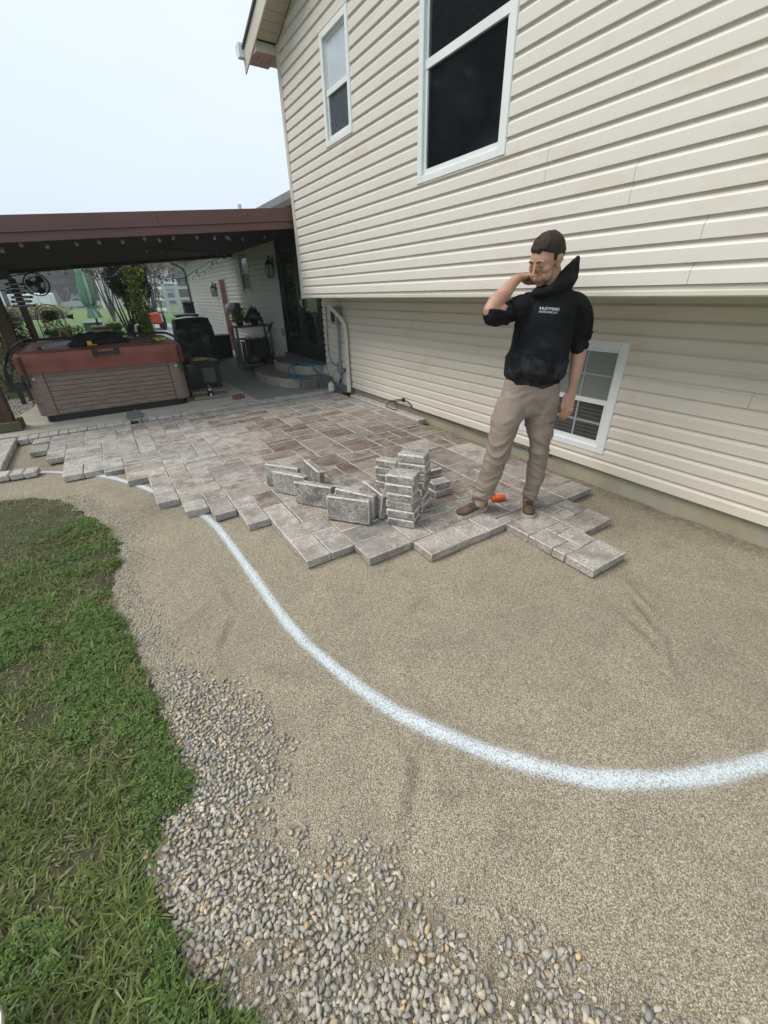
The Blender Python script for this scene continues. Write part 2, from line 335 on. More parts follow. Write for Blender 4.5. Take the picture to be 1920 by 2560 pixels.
for cx, cy, a, b_, th_, h_ in DENT:
    u = (X - cx) * math.cos(th_) + (Y - cy) * math.sin(th_); v_ = -(X - cx) * math.sin(th_) + (Y - cy) * math.cos(th_); damp_shade = np.maximum(damp_shade, (.42 if abs(h_) > .0075 else .12) * np.exp(-(u / a) ** 2 - ((v_ - .5 * b_) / (b_ * .8)) ** 2))
damp_shade = np.maximum(damp_shade, .55 * np.exp(-((X - 3.28) / .12) ** 2) * (Y < 4.2)); damp_shade = np.maximum(damp_shade, .5 * np.exp(-((X + .05) / .25) ** 2 - ((Y - 3.55) / .25) ** 2))
damp_shade = np.maximum(damp_shade, .6 * np.clip(.4 + sdist(np.stack([X, Y], 1), np.array([(-.18, 1.66), (-.08, 1.62), (.0, 1.40), (.08, 1.22), (.12, 1.05), (.07, .93), (.02, .86), (-.02, .76), (.06, .66), (.19, .55), (.33, .42), (.42, .20), (.56, -.02), (.65, -.16), (1.2, -.7), (.3, -1.2), (-.2, -.6), (-.2, .35), (-.32, .62), (-.40, .85), (-.28, 1.02), (-.24, 1.3)])) / .12, 0, 1))  # shade between the gravel stones, painted as darker sand in the gravel area
npmesh('sand_bed', np.stack([X, Y, gz(X, Y)], 1), F, M['sand'], col=np.repeat(damp_shade[:, None], 3, 1), smooth=True, kind='structure')
# soil under the lawn, dipping below the sand outside the lawn's edge
m = NT('lawn_soil'); v = m.vec(); n1 = m.noise(v, 9, 6, .7); n2 = m.noise(v, 1.6, 4)
m.col(m.mix(m.ramp(n2, [(.4, 0.), (.6, .7)]), m.ramp(n1, [(.3, (.045, .034, .02)), (.55, (.09, .075, .045)), (.75, (.16, .135, .095))]), m.ramp(n1, [(.3, (.03, .045, .012)), (.7, (.07, .09, .03))])))
m.rough(.95); m.bump(m.noise(v, 60, 5, .7), .9, .02); M['soil'] = m.m
X, Y, F = grid(-3.2, .35, -1.5, 4.9, .03); P = np.stack([X, Y], 1); sdv = sdist(P)
jit = np.array([noise.noise((x * 9, y * 9, 0)) for x, y in P]) * .05
def lawn_z(sd, j): return gz(X, Y) * .5 + np.clip((sd + j) * .5, -.05, .016)
npmesh('lawn_soil', np.stack([X, Y, lawn_z(sdv, jit)], 1), F, M['soil'], smooth=True, kind='structure')
# wide lawn to the horizon
m = NT('mown_grass'); v = m.vec(); n1 = m.noise(v, 14, 6, .75); n2 = m.noise(m.vec((.3, 2.2, 1)), .5, 4)
g = m.ramp(n1, [(.3, (.045, .085, .018)), (.6, (.10, .175, .04)), (.75, (.16, .23, .07))]); m.col(m.mix(m.ramp(n2, [(.4, 0.), (.65, .45)]), g, (.13, .21, .055))); m.rough(.9); m.bump(n1, .8, .05); M['lawn'] = m.m
b = MB(); b.add([(-900, -900, -.09), (900, -900, -.09), (900, 1500, -.09), (-900, 1500, -.09)], [(0, 1, 2, 3)]); b.build('ground', M['lawn'], kind='structure', fix=False)
b = MB(); b.add([(-60, 12.6, -.02), (60, 12.6, -.02), (60, 400, -.02), (-60, 400, -.02)], [(0, 1, 2, 3)]); b.build('back_lawn', M['lawn'], kind='structure', fix=False)
b = MB(); b.add([(-14, 7.2, .0), (-2.35, 7.2, .0), (-2.35, 12.6, .0), (-14, 12.6, .0)], [(0, 1, 2, 3)]); b.build('side_lawn', M['lawn'], kind='structure', fix=False)

# ------------------------------------------------------------------ painted marking line sprayed on the sand
LP = [(-1.12, 5.27), (-1.057, 5.252), (-.85, 5.15), (-.62, 4.92), (-.397, 4.65), (-.22, 4.38), (-.085, 4.137), (.10, 3.72), (.22, 3.40), (.317, 3.071), (.349, 2.76), (.37, 2.4), (.385, 2.111), (.411, 1.639), (.461, 1.344), (.533, 1.079), (.609, .876), (.736, .648), (.869, .467), (1.003, .311), (1.109, .224), (1.292, .111), (1.46, .03), (1.625, -.036), (1.9, -.15)]
m = NT('sprayed_white_paint'); m.col((.72, .79, .84)); m.rough(.7); a = m.n('ShaderNodeVertexColor', layer_name='col'); sp = m.n('ShaderNodeSeparateColor'); m.l(a.outputs[0], sp.inputs[0])
v = m.vec(); vo = m.n('ShaderNodeTexVoronoi', feature='F1'); vo.inputs['Scale'].default_value = 175; m.l(v, vo.inputs['Vector'])
k = m.math('ADD', m.math('ADD', sp.outputs[0], m.math('MULTIPLY', m.math('SUBTRACT', m.noise(v, 90, 4, .7), .5), .9)), m.math('MULTIPLY', vo.outputs['Distance'], -.62))
al = m.ramp(k, [(-.0, 0.), (.22, .14), (.50, .5), (.78, .88)]); m.l(al, m.b.inputs['Alpha']); m.bump(vo.outputs['Distance'], -.8, .004); M['paint'] = m.m
def catmull(P, per):
    P = [Vector((*p, 0)) if len(p) == 2 else Vector(p) for p in P]; P = [P[0] * 2 - P[1]] + P + [P[-1] * 2 - P[-2]]; R = []
    for i in range(1, len(P) - 2):
        for k in range(per):
            t = k / per; a, b, c, d = P[i - 1:i + 3]
            R.append(.5 * ((2 * b) + (c - a) * t + (2 * a - 5 * b + 4 * c - d) * t * t + (3 * b - a - 3 * c + d) * t ** 3))
    R.append(P[-2]); return R
pl_ = catmull(LP, 8); vs = []; cs = []; F = []; nw = 9
for i, p in enumerate(pl_):
    t = (pl_[min(i + 1, len(pl_) - 1)] - pl_[max(0, i - 1)]).normalized(); nn = V(-t.y, t.x, 0)
    wd = .034 + .010 * noise.noise((i * .13, 3, 0)) + (.006 if p.y < 1.2 else 0)
    boost = .9 * math.exp(-((p.x - 1.05) / .12) ** 2 - ((p.y - .26) / .12) ** 2)
    for q in range(nw):
        u = -1 + 2 * q / (nw - 1); pp = p + nn * u * (wd * 2.4)
        vs.append((pp.x, pp.y, 0)); e = 1.12 * math.exp(-(abs(u) * 2.4 / .92) ** 2) + .13 * (1 - abs(u)); cs.append(max(0, min(1, e + boost * .1 * (1 - abs(u)))) * (0. if abs(u) > .99 else 1))
    if i: F += [((i - 1) * nw + q, (i - 1) * nw + q + 1, i * nw + q + 1, i * nw + q) for q in range(nw - 1)]
vs = np.array(vs); vs[:, 2] = gz(vs[:, 0], vs[:, 1]) + .0035
npmesh('painted_line', vs, np.array(F), M['paint'], col=np.repeat(np.array(cs)[:, None], 3, 1), smooth=True, kind='structure')

# ------------------------------------------------------------------ coarse gravel
def stone_protos(n):
    out = []
    for k in range(n):
        b = bmesh.new(); ax = (random.uniform(.85, 1.3), random.uniform(.6, .9), random.uniform(.4, .7))
        for i in range(15):
            d = Vector((random.gauss(0, 1), random.gauss(0, 1), random.gauss(0, 1))).normalized() * random.uniform(.85, 1.08); b.verts.new((d.x * ax[0], d.y * ax[1], d.z * ax[2]))
        r_ = bmesh.ops.convex_hull(b, input=b.verts); bmesh.ops.delete(b, geom=[v for v in b.verts if not v.link_faces], context='VERTS'); bmesh.ops.triangulate(b, faces=b.faces); bmesh.ops.recalc_face_normals(b, faces=b.faces)
        b.verts.index_update(); vs = [tuple(v.co) for v in b.verts]; fs = [[v.index for v in f.verts] for f in b.faces]; b.free(); out.append((np.array(vs), np.array(fs)))
    return out
SP = stone_protos(18)
def randrot(n, tilt):
    """random rotation matrices (n,3,3): yaw then small tilt"""
    yaw = rng.uniform(0, 2 * PI, n); tx = rng.normal(0, tilt, n); ty = rng.normal(0, tilt, n); c, s = np.cos, np.sin; Z = np.zeros(n); O = np.ones(n)
    Rz = np.stack([c(yaw), -s(yaw), Z, s(yaw), c(yaw), Z, Z, Z, O], 1).reshape(n, 3, 3); Rx = np.stack([O, Z, Z, Z, c(tx), -s(tx), Z, s(tx), c(tx)], 1).reshape(n, 3, 3); Ry = np.stack([c(ty), Z, s(ty), Z, O, Z, -s(ty), Z, c(ty)], 1).reshape(n, 3, 3)
    return Rz @ Rx @ Ry
PAL = np.array([(.40, .365, .305), (.31, .285, .25), (.45, .41, .34), (.36, .33, .28), (.29, .275, .25), (.46, .38, .27), (.50, .36, .22), (.37, .345, .30), (.27, .27, .265), (.53, .48, .40), (.42, .385, .33), (.36, .335, .295), (.34, .27, .21)])
PW = np.array([16, 14, 12, 10, 8, 7, 3, 12, 3, 5, 12, 12, 3.]); PW /= PW.sum()
def scatter_stones(name, P, size, mat, tilt=.5, pal=PAL, pw=PW, lift=0., zf=gz, **k):
    n = len(P); R = randrot(n, tilt); pid = rng.integers(0, len(SP), n); VV = []; FF = []; CC = []; off = 0; z = zf(P[:, 0], P[:, 1])
    col = pal[rng.choice(len(pal), n, p=pw)] * rng.uniform(.8, 1.18, (n, 1))
    for q in range(len(SP)):
        ix = np.where(pid == q)[0]
        if len(ix) == 0: continue
        v, f = SP[q]; w_ = np.einsum('nij,vj->nvi', R[ix], v) * size[ix][:, None, None]
        w_[:, :, 0] += P[ix, 0][:, None]; w_[:, :, 1] += P[ix, 1][:, None]; w_[:, :, 2] += (z[ix] + size[ix] * (.32 + lift) + (P[ix, 2] if P.shape[1] > 2 else 0))[:, None]
        VV.append(w_.reshape(-1, 3)); CC.append(np.repeat(col[ix], len(v), 0)); nf = (f[None] + (np.arange(len(ix)) * len(v))[:, None, None] + off).reshape(-1, 3); FF.append(nf); off += len(ix) * len(v)
    return npmesh(name, np.concatenate(VV), np.concatenate(FF), mat, col=np.concatenate(CC), kind='stuff', **k)
M['gravel'] = attr_mat('gravel_stone', .8, 70, .3, .5)
GR = np.array([(-.18, 1.66), (-.08, 1.62), (.0, 1.40), (.08, 1.22), (.12, 1.05), (.07, .93), (.02, .86), (-.02, .76), (.06, .66), (.19, .55), (.33, .42), (.42, .20), (.56, -.02), (.65, -.16), (1.2, -.7), (.3, -1.2), (-.2, -.6), (-.2, .35), (-.32, .62), (-.40, .85), (-.28, 1.02), (-.24, 1.3)])
def pois(x0, x1, y0, y1, d, keep):
    """jittered hexagonal points with keep probability"""
    P = []
    ny = int((y1 - y0) / (d * .87))
    for j in range(ny):
        xs = np.arange(x0, x1, d) + (j % 2) * d / 2; P.append(np.stack([xs, np.full_like(xs, y0 + j * d * .87)], 1))
    P = np.concatenate(P); P += rng.uniform(-.42, .42, P.shape) * d; return P[rng.random(len(P)) < keep(P)]
nzl = lambda P, s, o=0.: np.array([noise.noise((x * s + o, y * s, o)) for x, y in P[:, :2]])
def k1(P):
    s = sdist(P, GR); s = s + nzl(P, 4) * .12 + nzl(P, 13, 3.) * .07; s2 = sdist(P)
    fines = nzl(P, 4.5, 5.) ; pr = np.clip(.5 + s / .14, 0, 1) * np.where((fines > .28) & (P[:, 1] < 1.0) & (s < .25), .45, 1.)
    return np.where(s2 > .05, .15, np.where(s2 > .015, .6, 1.)) * pr
P = pois(-.6, 1.3, -1.0, 1.95, .0148, k1); a_ = P[P[:, 1] < 9]
near = np.clip((1.9 - P[:, 1]) / 2., 0, 1)
size = (.0082 + .0052 * rng.random(len(P)) ** 1.6 + .0065 * near * rng.random(len(P)) ** 2.5) 
scatter_stones('gravel', P, size, M['gravel'], .55)
def k2(P):
    s = sdist(P, GR); s2 = sdist(P) + nzl(P, 8, 3.) * .05; e = np.exp(-((s2 + .07) / .085) ** 2) * (P[:, 1] > 1.6) * (P[:, 1] < 4.3)
    halo = np.clip(.55 + s / .45, 0, 1) ** 2 * .55
    return np.clip(e * (1.15 + nzl(P, 3.5, 8.) * .7), 0, 1) * .85 + np.where(s < 0, halo * np.clip(.5 + nzl(P, 5, 2.) * 1.5, 0, 1), 0) * (s2 < .03)
P = pois(-1.0, 1.4, -1.0, 4.3, .0145, k2); scatter_stones('loose_gravel', P, .0048 + .005 * rng.random(len(P)) ** 1.8, M['gravel'], .5, lift=-.05)
# a few grains standing proud on the screenings, near the camera
P = pois(-.2, 2.4, -.6, 2.4, .022, lambda P: np.where(sdist(P) < -.02, .35, 0)); scatter_stones('coarse_sand', P, .0016 + .0016 * rng.random(len(P)) ** 2, M['gravel'], .6)

# ------------------------------------------------------------------ grass and clover of the near lawn
M['grass'] = attr_mat('grass_blade', .6, 30, .15, 0, .35); M['clover'] = attr_mat('clover_leaf', .65, 30, .12, 0, .3)
def lawn_h(P): return gz(P[:, 0], P[:, 1]) * .5 + np.clip(sdist(P) * .5, -.05, .016)
def bare(P):
    a = nzl(P, 1.7, 4.) * 1.3 + nzl(P, 5.5, 7.) * .5
    top = np.clip((P[:, 1] - 2.9) / .9, 0, 1) * np.clip((-.55 - P[:, 0]) / .25, 0, 1)
    spots = sum(np.exp(-((P[:, 0] - x) / a_) ** 2 - ((P[:, 1] - y) / b_) ** 2) for x, y, a_, b_ in ((-.43, 2.62, .16, .10), (-.62, 3.75, .2, .13), (-.78, 2.05, .10, .09), (-.5, 2.95, .2, .08), (-.66, 1.72, .07, .06), (-.52, 1.02, .07, .05), (-1.1, 3.9, .4, .3)))
    return np.clip(a * .42 + top * .7 + spots * 1.1 + .05, 0, 1)
P = rng.uniform((-2.6, -.4), (.05, 4.75), (205000, 2)); s = sdist(P); fx = P[:, 0] / np.maximum(P[:, 1], .05)
vis = ((P[:, 0] > -1.45 + (P[:, 1] < 1.5) * .3) | (rng.random(len(P)) < .6)) & (s + nzl(P, 9, 1.) * .065 + nzl(P, 30, 1.) * .03 > -.008); P = P[vis]; s = s[vis]
br = bare(P); P = P[rng.random(len(P)) > br * .8]; n = len(P); br = bare(P); print('blades', n)
clump = nzl(P, 11, 9.); L = rng.uniform(.022, .055, n) * (1 - .45 * br) * (1 + .5 * np.clip(1.4 - P[:, 1], 0, 1)) * (1 + .5 * clump)
az = rng.uniform(0, 2 * PI, n) + nzl(P, 5, 2.) * 3; lean = rng.uniform(.5, 1.45, n); lean2 = lean + rng.uniform(.1, .6, n); wd = rng.uniform(.0014, .0032, n); wide = rng.random(n) < .025; wd[wide] *= 2.2; L[wide] *= 1.5
d = np.stack([np.cos(az), np.sin(az)], 1); sidev = np.stack([-np.sin(az), np.cos(az), np.zeros(n)], 1); z0 = lawn_h(P)
B0 = np.stack([P[:, 0], P[:, 1], z0 - .002], 1); e1 = np.stack([d[:, 0] * np.sin(lean), d[:, 1] * np.sin(lean), np.cos(lean)], 1); e2 = np.stack([d[:, 0] * np.sin(lean2), d[:, 1] * np.sin(lean2), np.maximum(np.cos(lean2), -.1)], 1)
B1 = B0 + e1 * (L * .5)[:, None]; B2 = B1 + e2 * (L * .5)[:, None]; sw = sidev * wd[:, None]
vv = np.stack([B0 - sw, B0 + sw, B1 - sw * .85, B1 + sw * .85, B2], 1); base = np.arange(n)[:, None] * 5
ff = np.concatenate([base + [0, 1, 3], base + [0, 3, 2], base + [2, 3, 4]], 0)
gp = np.array([(.15, .205, .05), (.19, .255, .07), (.10, .15, .035), (.23, .27, .10), (.25, .24, .12), (.34, .31, .19)])
pk = np.where(rng.random(n) < .12 + .5 * br, rng.integers(3, 6, n), rng.integers(0, 4, n)); cg = gp[pk] * rng.uniform(.75, 1.2, (n, 1)) * (1 + .3 * nzl(P, 2.2, 6.))[:, None]
npmesh('grass', vv.reshape(-1, 3), ff, M['grass'], col=np.repeat(cg, 5, 0), kind='stuff')
P = rng.uniform((-2.0, -.1), (.0, 3.9), (100000, 2)); cl = nzl(P, 3.2, 12.) + .35 * nzl(P, 9, 3.) + .15 * (sdist(P) < .16); ok = (cl > .09) & (sdist(P) + nzl(P, 9, 1.) * .075 + nzl(P, 30, 1.) * .03 > -.012) & (P[:, 0] > -1.35); P = P[ok]; P = P[rng.random(len(P)) > bare(P) * .9]; n = min(len(P), 26000); P = P[:n]; print('clover', n)
r = rng.uniform(.0042, .0095, n) * (1 + .3 * np.clip(1.3 - P[:, 1], 0, 1)); hgt = rng.uniform(.006, .026, n); R = randrot(n, .35); lf = []
for k in range(3):
    a = k * 2 * PI / 3
    for rr_, da in ((0.05, 0), (.85, -.5), (1.35, -.28), (1.2, 0), (1.35, .28), (.85, .5)): lf.append((rr_ * math.cos(a + da), rr_ * math.sin(a + da), .12 * rr_ - (.10 if da == 0 and rr_ > 1 else 0)))
lf = np.array(lf); w_ = np.einsum('nij,vj->nvi', R, lf) * r[:, None, None]; w_[:, :, 0] += P[:, 0][:, None]; w_[:, :, 1] += P[:, 1][:, None]; w_[:, :, 2] += (lawn_h(P) + hgt)[:, None]
tri = np.array([(b_ * 6, b_ * 6 + i, b_ * 6 + i + 1) for b_ in range(3) for i in range(1, 5)]); ff = (tri[None] + (np.arange(n) * 18)[:, None, None]).reshape(-1, 3)
cc = np.array([(.12, .215, .045), (.165, .27, .06), (.08, .155, .04), (.15, .23, .09)])[rng.integers(0, 4, n)] * rng.uniform(.7, 1.15, (n, 1))
npmesh('clover', w_.reshape(-1, 3), ff, M['clover'], col=np.repeat(cc, 18, 0), kind='stuff')
# scattered stones lying in the grass edge, chopped straw
P = np.array([(-.36, 1.55), (-.33, 1.47), (-.46, 1.16), (-.40, 1.12), (-.37, 1.05), (-.44, .98), (-.40, .93), (-.47, .88), (-.42, .83), (-.36, .99), (-.3, 1.02), (-.39, 1.2), (-.43, 1.08), (-.55, 3.35), (-.5, 3.3), (-.44, 3.28), (-.38, 3.2), (-.6, 3.9), (-.55, 3.83)]); P = P + rng.normal(0, .01, P.shape)
scatter_stones('stray_stones', P, rng.uniform(.009, .016, len(P)), M['gravel'], .4, lift=.5)

# ------------------------------------------------------------------ patio pavers
def stone_mesh(nm, lx, ly, lz, c=.007, mats=None, jit=.0022):
    b = MB(); b.cbox(-lx / 2, lx / 2, -ly / 2, ly / 2, 0, lz, c, 0, 1, jit=jit); me = b.mesh(nm)
    for q in (mats or (M['paver'], M['paveredge'])): me.materials.append(q)
    return me
UX, UY = .17333, .0975; X0, Y0 = -1.04, .956
START = [49, 45, 38, 38, 37, 33, 26, 23, 21, 18, 11, 11, 9, 9, 7, 7, 7, 7, 0, 0, 3, 3, 7, 7]
free = [[START[c] <= j < 55 and not (c == 0 and 52 <= j < 53) for j in range(56)] for c in range(24)]
patio = bpy.data.objects.new('patio', None); C.objects.link(patio); patio['kind'] = 'structure'
PM = {}
def lay(c, j, wc, wj):
    for a in range(c, c + wc):
        for b_ in range(j, j + wj): free[a][b_] = False
    key = (wc, wj)
    if key not in PM: PM[key] = [stone_mesh('paver', wc * UX - .005, wj * UY - .005, .058, .005) for _ in range(3)]
    o = bpy.data.objects.new('paver', random.choice(PM[key])); C.objects.link(o); o.parent = patio
    o.location = (X0 + (c + wc / 2) * UX + random.uniform(-.001, .001), Y0 + (j + wj / 2) * UY + random.uniform(-.001, .001), .002 + random.uniform(-.0012, .0012)); o.rotation_euler = (random.gauss(0, .005), random.gauss(0, .005), random.gauss(0, .005) + random.choice((0, PI)))
    px_, py_ = o.location.x, o.location.y; br_ = max(0, 1 - ((px_ - 1.9) / 1.3) ** 2 - ((py_ - 3.9) / 2.0) ** 2); o.color = (random.choice((.02, .2, .43, .45, 1., .8)) if random.random() > .25 + .55 * br_ else random.choice((.3, .55, .66, .9, .56)), min(1, max(.12, .58 + .25 * min(1, max(0, (1.2 - px_) / 1.4)) - .42 * br_ + random.uniform(-.33, .33))), 0, 1)
    return o
for q in [(18, 0, 2, 2), (18, 2, 1, 1), (19, 2, 1, 2), (18, 3, 1, 2), (19, 4, 1, 1), (18, 5, 2, 2), (20, 3, 2, 2), (21, 5, 1, 2), (20, 5, 1, 1), (20, 6, 1, 1), (22, 7, 2, 2), (14, 7, 2, 2), (12, 9, 2, 2), (16, 7, 1, 2), (17, 7, 1, 2), (10, 11, 1, 3), (11, 11, 1, 2), (11, 13, 1, 1), (10, 14, 2, 2), (8, 21, 1, 3), (9, 18, 1, 3), (7, 23, 1, 2), (6, 26, 1, 2), (0, 49, 1, 3)]: lay(*q).color = (random.choice((.0, .16, .42, .78, 1., .3)), random.uniform(.5, .85), 0, 1)
KIND = [((2, 2), .50), ((1, 2), .26), ((1, 3), .34), ((2, 1), .20), ((2, 3), .12), ((1, 4), .10), ((1, 1), .003)]
npv = 24
cells = [(c, j) for c in range(24) for j in range(55)]; random.shuffle(cells)
for c, j in cells:
    wc, wj = random.choice(((2, 2), (2, 2), (2, 2), (2, 2), (1, 3), (2, 3), (2, 3), (2, 2)))
    if c + wc <= 24 and j + wj <= 55 and all(free[a][b_] for a in range(c, c + wc) for b_ in range(j, j + wj)):
        lay(c, j, wc, wj); npv += 1
for j in range(56):
    for c in range(24):
        if not free[c][j]: continue
        ks = sorted(KIND, key=lambda q: random.random() ** (1 / q[1]), reverse=True)
        for (wc, wj), _ in ks:
            if c + wc <= 24 and j + wj <= 56 and all(free[a][b_] for a in range(c, c + wc) for b_ in range(j, j + wj)): lay(c, j, wc, wj); npv += 1; break
print('pavers', npv)
# older border courses with a flush soldier row
border = bpy.data.objects.new('paver_border', None); C.objects.link(border); border['kind'] = 'structure'
sold = [stone_mesh('border_paver', .098, .17, .07, .007) for _ in range(3)]; x = -1.2
def brow(x, y, z, rz=0, mm=sold, nm='border_paver'):
    o = bpy.data.objects.new(nm, random.choice(mm)); C.objects.link(o); o.parent = border; o.location = (x, y, z); o.rotation_euler = (random.gauss(0, .006), random.gauss(0, .006), rz + random.gauss(0, .01)); return o
while x < 3.1:
    if not (.03 < x < .14): brow(x + .05, 6.44 + (x + 1.2) * .012, .006 + random.uniform(-.002, .002))
    x += .1025
y = 6.36
edge = [stone_mesh('border_paver', .20, .30, .075, .008) for _ in range(2)]
while y > 5.2: brow(-1.32, y - .05, .004, 0, edge); brow(-1.53, y - .05, .004, 0, edge); brow(-1.74, y - .05, .004, 0, edge); brow(-1.95, y, .004, 0, edge); y -= .305
walls = [stone_mesh('border_paver', .13, .26, .07, .008) for _ in range(2)]; y = 4.22
while y < 5.85: brow(3.215, y, .010, 0, walls); y += .264
tri_ = [stone_mesh('border_paver', .105, .15, .062, .01) for _ in range(2)]
for i, xx in enumerate((-1.42, -1.305, -1.19, -1.075, -.965)): brow(xx, 5.16 - i * .018, .0, -.12, tri_)
mats_ = (M['paver'], M['paveredge'])
# ------------------------------------------------------------------ house
house = thing('house', 'split-level house clad in cream vinyl siding with overhanging upper storey', 'house', (3.31, 3, 0))
def board_prof(xf, zb, h, za, zt, dp=.019):
    """outline (x,z) of one dutch-lap course between za and zt"""
    P = [(zb, xf - dp), (zb + .64 * h, xf - dp), (zb + .70 * h, xf - dp * .80), (zb + .80 * h, xf - dp * .22), (zb + .88 * h, xf - .0015), (zb + h, xf - .001)]
    def xa(z):
        for (z0, x0), (z1, x1) in zip(P, P[1:]):
            if z <= z1: return x0 + (x1 - x0) * (z - z0) / (z1 - z0)
        return P[-1][1]
    pts = [(xa(za), za)] + [(x, z) for z, x in P if za < z < zt] + [(xa(zt), zt)]
    return [(xf + .004, za)] + pts + [(xf + .004, zt)]
nb = [0]
def siding(xf, y0, y1, zs, zt, mat, holes=(), seams=(), h=.1, ymax=None, parent=house, top0=None):
    z = zs
    while z < zt - .005:
        za, zb_ = z, min(z + h, zt)
        if top0 and z == zs: pass
        yy = y1 if ymax is None else min(y1, ymax(z + h * .5))
        cuts = [(y0, yy)]; part = []
        for (hy0, hy1, hz0, hz1) in holes:
            if hz0 < zb_ and hz1 > za:
                new = []
                for a, b in cuts:
                    if a < hy0 < b or a < hy1 < b or (hy0 <= a and hy1 >= b):
                        if hy0 > a: new.append((a, hy0))
                        if hy1 < b: new.append((hy1, b))
                    else: new.append((a, b))
                cuts = new
                if hz0 - za > .006: part.append((hy0, hy1, za, hz0))
                if zb_ - hz1 > .006: part.append((hy0, hy1, hz1, zb_))
        segs = []
        for a, b in cuts:
            ss = sorted(q for q, zz in seams if a < q < b and zz <= z < zz + .19); pts = [a] + ss + [b]
            segs += [(p, q, za, zb_) for p, q in zip(pts, pts[1:])]
        for a, b, c, d in segs + part:
            m_ = MB(); m_.prof_y(board_prof(xf, z, h, c, d), a + .0012, b - .0012); m_.build('siding_board', mat, parent); nb[0] += 1
        z += h
rake = lambda z: 6.31 if z < 4.12 else 6.31 - (z - 4.12) / .31
XU, XL = 2.70, 3.31
HU = [(2.625, 3.50, 2.41, 3.76), (4.71, 5.18, 3.01, 3.78)]
siding(XU, -1.6, 6.31, 1.55, 4.9, M['siding'], HU, [(1.18, 1.65), (1.18, 1.55), (3.9, 2.05), (.2, 2.45), (1.6, 1.95), (4.4, 2.65), (2.2, 2.15)], ymax=rake)
b = MB(); b.prof_y([(XU + .004, 1.489), (XU - .010, 1.489), (XU - .018, 1.497), (XU - .018, 1.518), (XU - .006, 1.524), (XU - .006, 1.548), (XU + .004, 1.55)], -1.6, 6.31); b.build('starter_trim', M['trimcream'], house)
b = MB(); b.box(XU - .026, XU + .05, 6.312, 6.39, 1.484, 4.12); b.build('corner_post', M['trimcream'], house)
# upper storey body behind the cladding, its underside and end wall
b = MB(); b.box(XU + .030, 9.5, -1.7, 6.38, 1.50, 4.13); 
b.add([(XU + .0045, 6.38, 4.13), (XU + .0045, -1.7, 4.13), (XU + .0045, -1.7, 6.63), (9.5, 6.38, 4.13), (9.5, -1.7, 4.13), (9.5, -1.7, 6.63)], [(0, 1, 2), (3, 5, 4), (0, 2, 5, 3), (1, 4, 5, 2)])
b.build('upper_wall', M['siding'], house)
b = MB(); b.box(XU + .03, XL + .02, -1.7, 6.37, 1.489, 1.499); b.build('overhang_underside', M['soffit'], house)
# rake soffit, fascia, eave return and gutter at the upper left corner
def pl_quad(b, q, th, up=V(0, 0, 1), mi=0):
    q = [V(*p) for p in q]; n_ = (q[1] - q[0]).cross(q[3] - q[0]).normalized() * th; o = [p + n_ for p in q]
    b.add(q + o, [(0, 1, 2, 3), (7, 6, 5, 4), (0, 4, 5, 1), (1, 5, 6, 2), (2, 6, 7, 3), (3, 7, 4, 0)], mi)
SL = .31
def rz(y): return 4.15 + SL * (6.27 - y)
roof = MB(); roof.add([(2.40, 6.86, rz(6.86) + .17), (2.40, -1.8, rz(-1.8) + .17), (9.6, -1.8, rz(-1.8) + .17), (9.6, 6.86, rz(6.86) + .17), (2.40, 6.86, rz(6.86) + .20), (2.40, -1.8, rz(-1.8) + .20), (9.6, -1.8, rz(-1.8) + .20), (9.6, 6.86, rz(6.86) + .20)], [(0, 1, 2, 3), (7, 6, 5, 4), (0, 4, 5, 1), (1, 5, 6, 2), (2, 6, 7, 3), (3, 7, 4, 0)])
rf = roof.build('roof', M['shingle'], house)
y = 6.34; k = 0
while y > -1.6:
    y2 = y - .115; b = MB(); b.add([(2.44, y, rz(y)), (XU - .02, y, rz(y)), (XU - .02, y2 + .006, rz(y2 + .006)), (2.44, y2 + .006, rz(y2 + .006)), (2.44, y, rz(y) + .01), (XU - .02, y, rz(y) + .01), (XU - .02, y2 + .006, rz(y2 + .006) + .01), (2.44, y2 + .006, rz(y2 + .006) + .01)], [(0, 1, 2, 3), (7, 6, 5, 4), (0, 4, 5, 1), (1, 5, 6, 2), (2, 6, 7, 3), (3, 7, 4, 0)])
    b.build('soffit_panel', M['soffit'], house); y = y2; k += 1
    if k > 14: break
b = MB(); b.add([(2.43, y, rz(y)), (2.715, y, rz(y)), (2.715, -1.6, rz(-1.6)), (2.43, -1.6, rz(-1.6))], [(0, 1, 2, 3)]); b.build('soffit_panel', M['soffit'], house)
b = MB(); b.add([(2.435, 6.38, rz(6.38) - .01), (2.715, 6.38, rz(6.38) - .01), (2.715, -1.6, rz(-1.6) + .012), (2.435, -1.6, rz(-1.6) + .012), (2.435, 6.38, rz(6.38) + .03), (2.715, 6.38, rz(6.38) + .03), (2.715, -1.6, rz(-1.6) + .04), (2.435, -1.6, rz(-1.6) + .04)][:0] or [(2.42, 6.8, rz(6.8) - .02), (2.436, 6.8, rz(6.8) - .02), (2.436, -1.7, rz(-1.7) - .02), (2.42, -1.7, rz(-1.7) - .02), (2.42, 6.8, rz(6.8) + .165), (2.436, 6.8, rz(6.8) + .165), (2.436, -1.7, rz(-1.7) + .165), (2.42, -1.7, rz(-1.7) + .165)], [(0, 1, 2, 3), (7, 6, 5, 4), (0, 4, 5, 1), (1, 5, 6, 2), (2, 6, 7, 3), (3, 7, 4, 0)]); b.build('rake_fascia', M['trimcream'], house)
b = MB(); b.tube([(2.70, y_, rz(y_) - .006) for y_ in (6.33, 3, 0, -1.6)], .014, 6); b.build('trim_strip', M['trimcream'], house)
ret = MB(); ret.box(2.437, 2.71, 6.40, 6.74, 4.045, 4.135); rt_ = ret.build('eave_return', M['trimcream'], house)
